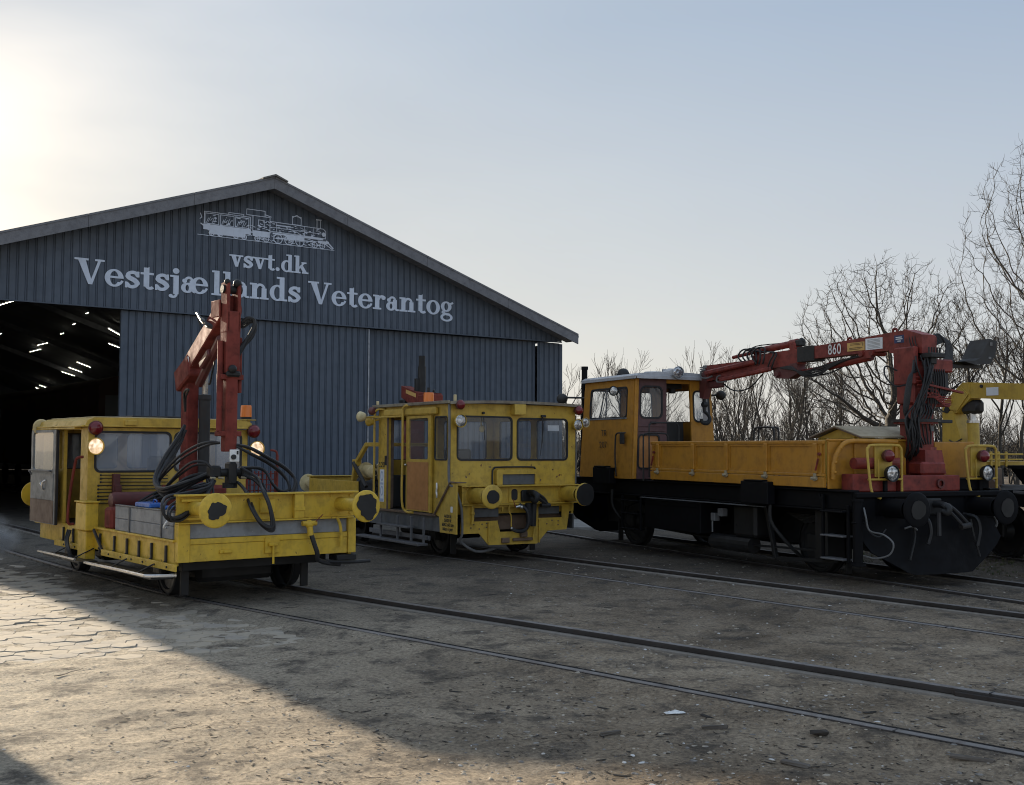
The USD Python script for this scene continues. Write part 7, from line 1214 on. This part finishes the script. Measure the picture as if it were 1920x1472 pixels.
def instancer(name, label, cat_, protos, pos, rotq, sc, idx, kind="stuff"):
    p = numbered("/World", name); pi = UsdGeom.PointInstancer.Define(stage, p); rel = pi.CreatePrototypesRel()
    for k, (geo, m) in enumerate(protos):
        q = usdkit.mesh(stage, f"{p}/{name}_form_{k + 1}", geo, MAT[m]); rel.AddTarget(q.GetPath())
    pi.CreatePositionsAttr(Vt.Vec3fArray.FromNumpy(np.asarray(pos, np.float32))); pi.CreateProtoIndicesAttr(Vt.IntArray.FromNumpy(np.asarray(idx, np.int32)))
    pi.CreateScalesAttr(Vt.Vec3fArray.FromNumpy(np.asarray(sc, np.float32)))
    pi.CreateOrientationsAttr(Vt.QuathArray([Gf.Quath(float(w), float(x), float(y), float(z)) for w, x, y, z in rotq]))
    tag(pi.GetPrim(), label, cat_, None, kind); return p
def zrot(a): return np.c_[np.cos(a / 2), 0 * a, 0 * a, np.sin(a / 2)]
g = np.random.default_rng(77)
n = 90; px = np.r_[g.uniform(1040, 1960, n)]; dd = g.uniform(75, 110, n)
pos = np.c_[(px - 960) / 2100 * dd, dd, np.full(n, -0.1)]
far_bush = tree_geo(66, 3.2, 0.06, 0.1, 0.8, (8, 7, 5), 42, 1.0, 0.016, 0.18, 0.0, 0.8, 6)
instancer("distant_scrub", "low grey line of distant bare scrub along the horizon", "scrub", [(cat(*far_bush), "twig_bark")], pos, zrot(g.uniform(0, 6.28, n)), np.c_[g.uniform(0.9, 1.6, n), g.uniform(0.9, 1.6, n), g.uniform(0.45, 0.9, n)], np.zeros(n))

# ------------------------------------------------------------------ loose stuff on the ground
def scatter(n, seed, bias=1.0, x0=-0.50, x1=0.50, d0=5.2, d1=20.0):
    g = np.random.default_rng(seed); d = d0 * (d1 / d0) ** (g.random(n) ** bias); x = d * g.uniform(x0, x1, n)
    return g, np.c_[x, d, ground_h(x, d)]
def pebble(seed):
    m = trimesh.creation.icosphere(1, 1.0); v = np.array(m.vertices); g = np.random.default_rng(seed)
    v = v * (1 + 0.35 * (meshkit.noise(v * 1.3 + seed * 7.1, seed)[:, None] - 0.5)) * np.array([1, 0.8, 0.5]); return v, np.array(m.faces)
g, pos = scatter(12000, 1)
sz = 0.0035 * np.exp(g.normal(0.35, 0.7, len(pos))); sz = np.clip(sz, 0.002, 0.017) * np.where(pos[:, 0] < -0.3, 0.6, 1.0)
instancer("gravel_stones", "small light and dark gravel stones strewn over the yard", "gravel", [(pebble(1), "pebble_dark"), (pebble(2), "pebble_dark"), (pebble(3), "pebble_light")], pos, zrot(g.uniform(0, 6.28, len(pos))), np.c_[sz * g.uniform(0.8, 1.6, len(pos)), sz, sz * g.uniform(0.6, 1.1, len(pos))], g.choice(3, len(pos), p=(0.46, 0.42, 0.12)))
def leaf(seed, L_=1.0, W_=0.45):
    g = np.random.default_rng(seed); u = np.linspace(-1, 1, 6); ww = W_ * (1 - u ** 2) * (1 + 0.3 * g.normal(0, 1, 6)); c = g.uniform(0.1, 0.35)
    G = np.stack([np.stack([u * L_, s * ww, c * (u ** 2) * 0.4 + abs(s) * c * 0.5 + 0.06 * g.random(6)], -1) for s in (-1, 0, 1)]); v, f = sheet(G); v2 = v - [0, 0, 0.03]; return cat((v, f), (v2, f[:, ::-1]))
def twig(seed):
    g = np.random.default_rng(seed); p = np.c_[np.linspace(-1, 1, 6), np.cumsum(g.normal(0, 0.10, 6)), 0.04 + np.abs(np.cumsum(g.normal(0, 0.03, 6)))]; return tube(p, np.linspace(0.035, 0.018, 6), 5)
g, pos = scatter(9000, 2, 1.0, -0.47, 0.49)
clump = meshkit.fbm(np.c_[pos[:, :2] * 0.9, 0 * pos[:, 0]], 3, 31); keep = (clump > 0.50) | (g.random(len(pos)) < 0.14); keep &= (pos[:, 0] > -2.6) | (g.random(len(pos)) < 0.15); pos = pos[keep]; pos[:, 2] += 0.002
idx = g.choice(5, len(pos), p=(0.27, 0.25, 0.16, 0.16, 0.16)); sz = np.where(idx < 2, g.uniform(0.004, 0.016, len(pos)), 0.014 * np.exp(g.normal(0.5, 0.55, len(pos))))
instancer("leaf_litter", "dark scraps of bark, dead leaves and twigs lying on the gravel", "litter", [(leaf(1), "leaf_dark"), (leaf(5, 0.9, 0.6), "leaf_dark"), (twig(2), "leaf_dark"), (twig(8), "plank_old"), (hull(np.c_[np.random.default_rng(3).uniform(-1, 1, 12), np.random.default_rng(4).uniform(-0.2, 0.2, 12), np.random.default_rng(5).uniform(0, 0.08, 12)]), "leaf_dark")],
          pos, zrot(g.normal(0.0, 0.9, len(pos))), np.c_[sz, sz, sz * 0.8], idx)
def tuft(seed, n=16):
    g = np.random.default_rng(seed); out = []
    for _ in range(n):
        a, l, b = g.uniform(0, 6.28), g.uniform(0.5, 1.0), g.uniform(0.2, 0.8); o = g.normal(0, 0.18, 2); w = 0.03
        c, s = math.cos(a), math.sin(a); P = [(o[0] + c * b * t * t * l, o[1] + s * b * t * t * l, l * t * (1 - 0.25 * b * t)) for t in (0, 0.5, 1)]
        V = [(P[0][0] - s * w, P[0][1] + c * w, 0), (P[0][0] + s * w, P[0][1] - c * w, 0), (P[1][0] - s * w * 0.7, P[1][1] + c * w * 0.7, P[1][2]), (P[1][0] + s * w * 0.7, P[1][1] - c * w * 0.7, P[1][2]), P[2]]
        out.append((np.array(V), np.array([(0, 1, 3), (0, 3, 2), (2, 3, 4)])))
    return cat(*out)
g = np.random.default_rng(9); N = 5200
d = g.uniform(13.5, 36, N); px = g.uniform(1540, 1960, N); x = (px - 960) / 2100 * d; m = meshkit.fbm(np.c_[x * 0.6, d * 0.6, 0 * d], 3, 4)
dist3 = np.min([t.query(np.c_[x, d])[0] for t in trees_[4:6]], axis=0)
lat = x - np.interp(d, near[2][::-1, 1][np.argsort(near[2][::-1, 1])], near[2][::-1, 0][np.argsort(near[2][::-1, 1])])
keep = (m > 0.44) & (lat > 1.9); x, d = x[keep], d[keep]; pos = np.c_[x, d, ground_h(x, d, False) - 0.005]; n = len(pos); sz = g.uniform(0.03, 0.075, n)
instancer("grass_patch", "thin green grass on the strip right of the orange locomotive", "grass", [(tuft(1), "grass"), (tuft(2), "grass"), (tuft(3), "dry_grass")], pos, zrot(g.uniform(0, 6.28, n)), np.c_[sz, sz, sz], g.integers(0, 3, n))
N = 1500; d = g.uniform(9.0, 16.5, N); px = g.uniform(1050, 1960, N); x = (px - 960) / 2100 * d; m = meshkit.fbm(np.c_[x * 1.1, d * 1.1, 0 * d], 3, 14)
dC = trees_[3].query(np.c_[x, d])[0]; dE = trees_[4].query(np.c_[x, d])[0]; keep = (m > 0.5) & ((dC < 0.5) | (dE < 0.6) | (g.random(N) < 0.08)); x, d = x[keep], d[keep]; n = len(x); sz = g.uniform(0.02, 0.06, n)
instancer("dry_weeds", "sparse dry weed stalks along the middle rails", "weeds", [(tuft(11, 7), "dry_grass"), (tuft(12, 6), "dry_grass")], np.c_[x, d, ground_h(x, d) - 0.004], zrot(g.uniform(0, 6.28, n)), np.c_[sz, sz, sz * 1.2], g.integers(0, 2, n))
gz = lambda x, y: float(ground_h(np.array([x]), np.array([y]))[0])
def crumpled(x, y, w, l, h, seed, rz):
    g = np.random.default_rng(seed); G = np.zeros((9, 9, 3))
    for i in range(9):
        for j in range(9):
            e = min(i, j, 8 - i, 8 - j) / 4; G[i, j] = ((i / 8 - 0.5) * l, (j / 8 - 0.5) * w * (0.7 + 0.3 * g.random()), 0.004 + h * e * g.uniform(0.2, 1.0))
    v, f = sheet(G); v, f = rot((v, f), (0, 0, 1), rz); return cat((v + [x, y, gz(x, y) + 0.004], f), (v + [x, y, gz(x, y) + 0.001], f[:, ::-1]))
top("paper_scrap", crumpled(1.10, 7.59, 0.06, 0.14, 0.022, 5, 10), "white_paint", "white crumpled paper scrap on the gravel nearer than the first track", "litter", smooth=40)
def plank(x, y, l, w, rz, lab, seed):
    z = gz(x, y); g = np.random.default_rng(seed); v, f = box(-l / 2, l / 2, -w / 2, w / 2, 0.002, 0.022, 0.004); v = v + g.normal(0, 0.003, v.shape)
    v, f = rot((v, f), (0, 0, 1), rz); top("wood_piece", (v + [x, y, z], f), "plank_old", lab, "wood scrap")
plank(1.60, 6.38, 0.17, 0.035, -40, "short weathered board lying on the gravel at the bottom of the photo", 1)
plank(1.30, 7.22, 0.17, 0.025, 8, "narrow dark stick below the white paper scrap", 2)
plank(2.62, 6.45, 0.24, 0.03, -30, "rotten dark timber piece beside the near rail at the lower right corner", 3)
plank(0.62, 7.05, 0.16, 0.018, 35, "thin pale stick left of the white paper scrap", 4)
top("bark_clump", hull(np.random.default_rng(6).normal(0, 1, (40, 3)) * [0.028, 0.016, 0.009] + [1.93, 7.05, gz(1.93, 7.05) + 0.015]), "leaf_dark", "dark clump of bark close to the near rail right of the paper scrap", "litter")

# ------------------------------------------------------------------ shed beyond the left edge whose shade falls into the lower left corner
sx, sy = -7.35, 11.7
sh = thing("wooden_shed", "dark wooden shed standing beyond the left edge of the picture", "shed", (sx, sy, 0), 41.0)
for k in range(14): part(sh, "wall_board", box(-3.2 + 0.228 * k, -3.2 + 0.228 * k + 0.222, 0, 0.03, 0, 2.9), "shed_wood")
part(sh, "walls", cat(box(-3.2, -3.17, 0.031, 3.0, 0, 2.9), box(-0.03, 0.0, 0.031, 3.0, 0, 2.9), box(-3.2, 0.0, 3.001, 3.03, 0, 2.9)), "shed_wood"); part(sh, "roof", prism([(-3.4, 2.86), (0.02, 2.91), (0.02, 3.01), (-3.4, 2.96)], "y", -0.2, 3.2), "roof_sheet")

# ------------------------------------------------------------------ exhaust drifting out from under the trolley
SC = np.array([-7.434, 15.817, 0.5])
MAT["exhaust"] = usdkit.material(stage, "/World/Looks/exhaust", {
    "g": ("geometry", {}), "sub": ("vector_math", {"math_type": "subtract", "vector2": tuple(SC)}), "mp": ("mapping", {"scale": (1 / 0.6, 1 / 0.6, 1 / 0.40)}), "len": ("vector_math", {"math_type": "length"}),
    "fall": ("map_range", {"range_type": "smoothstep", "from_min": 1.0, "from_max": 0.15, "to_min": 0.0, "to_max": 1.0}),
    "n": ("noise_texture", {"scale": 2.6, "detail": 5, "roughness": 0.6, "distortion": 0.6}), "nr": ("map_range", {"from_min": 0.46, "from_max": 0.70, "to_min": 0.0, "to_max": 22.0}),
    "mul": ("math", {"math_type": "multiply"}), "v": ("principled_volume", {"color": (1.0, 1.0, 1.0), "anisotropy": 0.0})},
    [("g.position", "sub.vector1"), ("sub.vector", "mp.vector"), ("mp.vector", "len.vector1"), ("len.value", "fall.value"), ("g.position", "n.vector"), ("n.fac", "nr.value"), ("fall.result", "mul.value1"), ("nr.result", "mul.value2"), ("mul.value", "v.density")], volume="v.volume")
sm = trimesh.creation.icosphere(3, 1.0)
top("exhaust_smoke", (np.array(sm.vertices) * [0.6, 0.6, 0.40] + SC, np.array(sm.faces)), "exhaust", "pale wisp of exhaust smoke drifting beside the rear of the crane trolley", "smoke", kind="stuff")
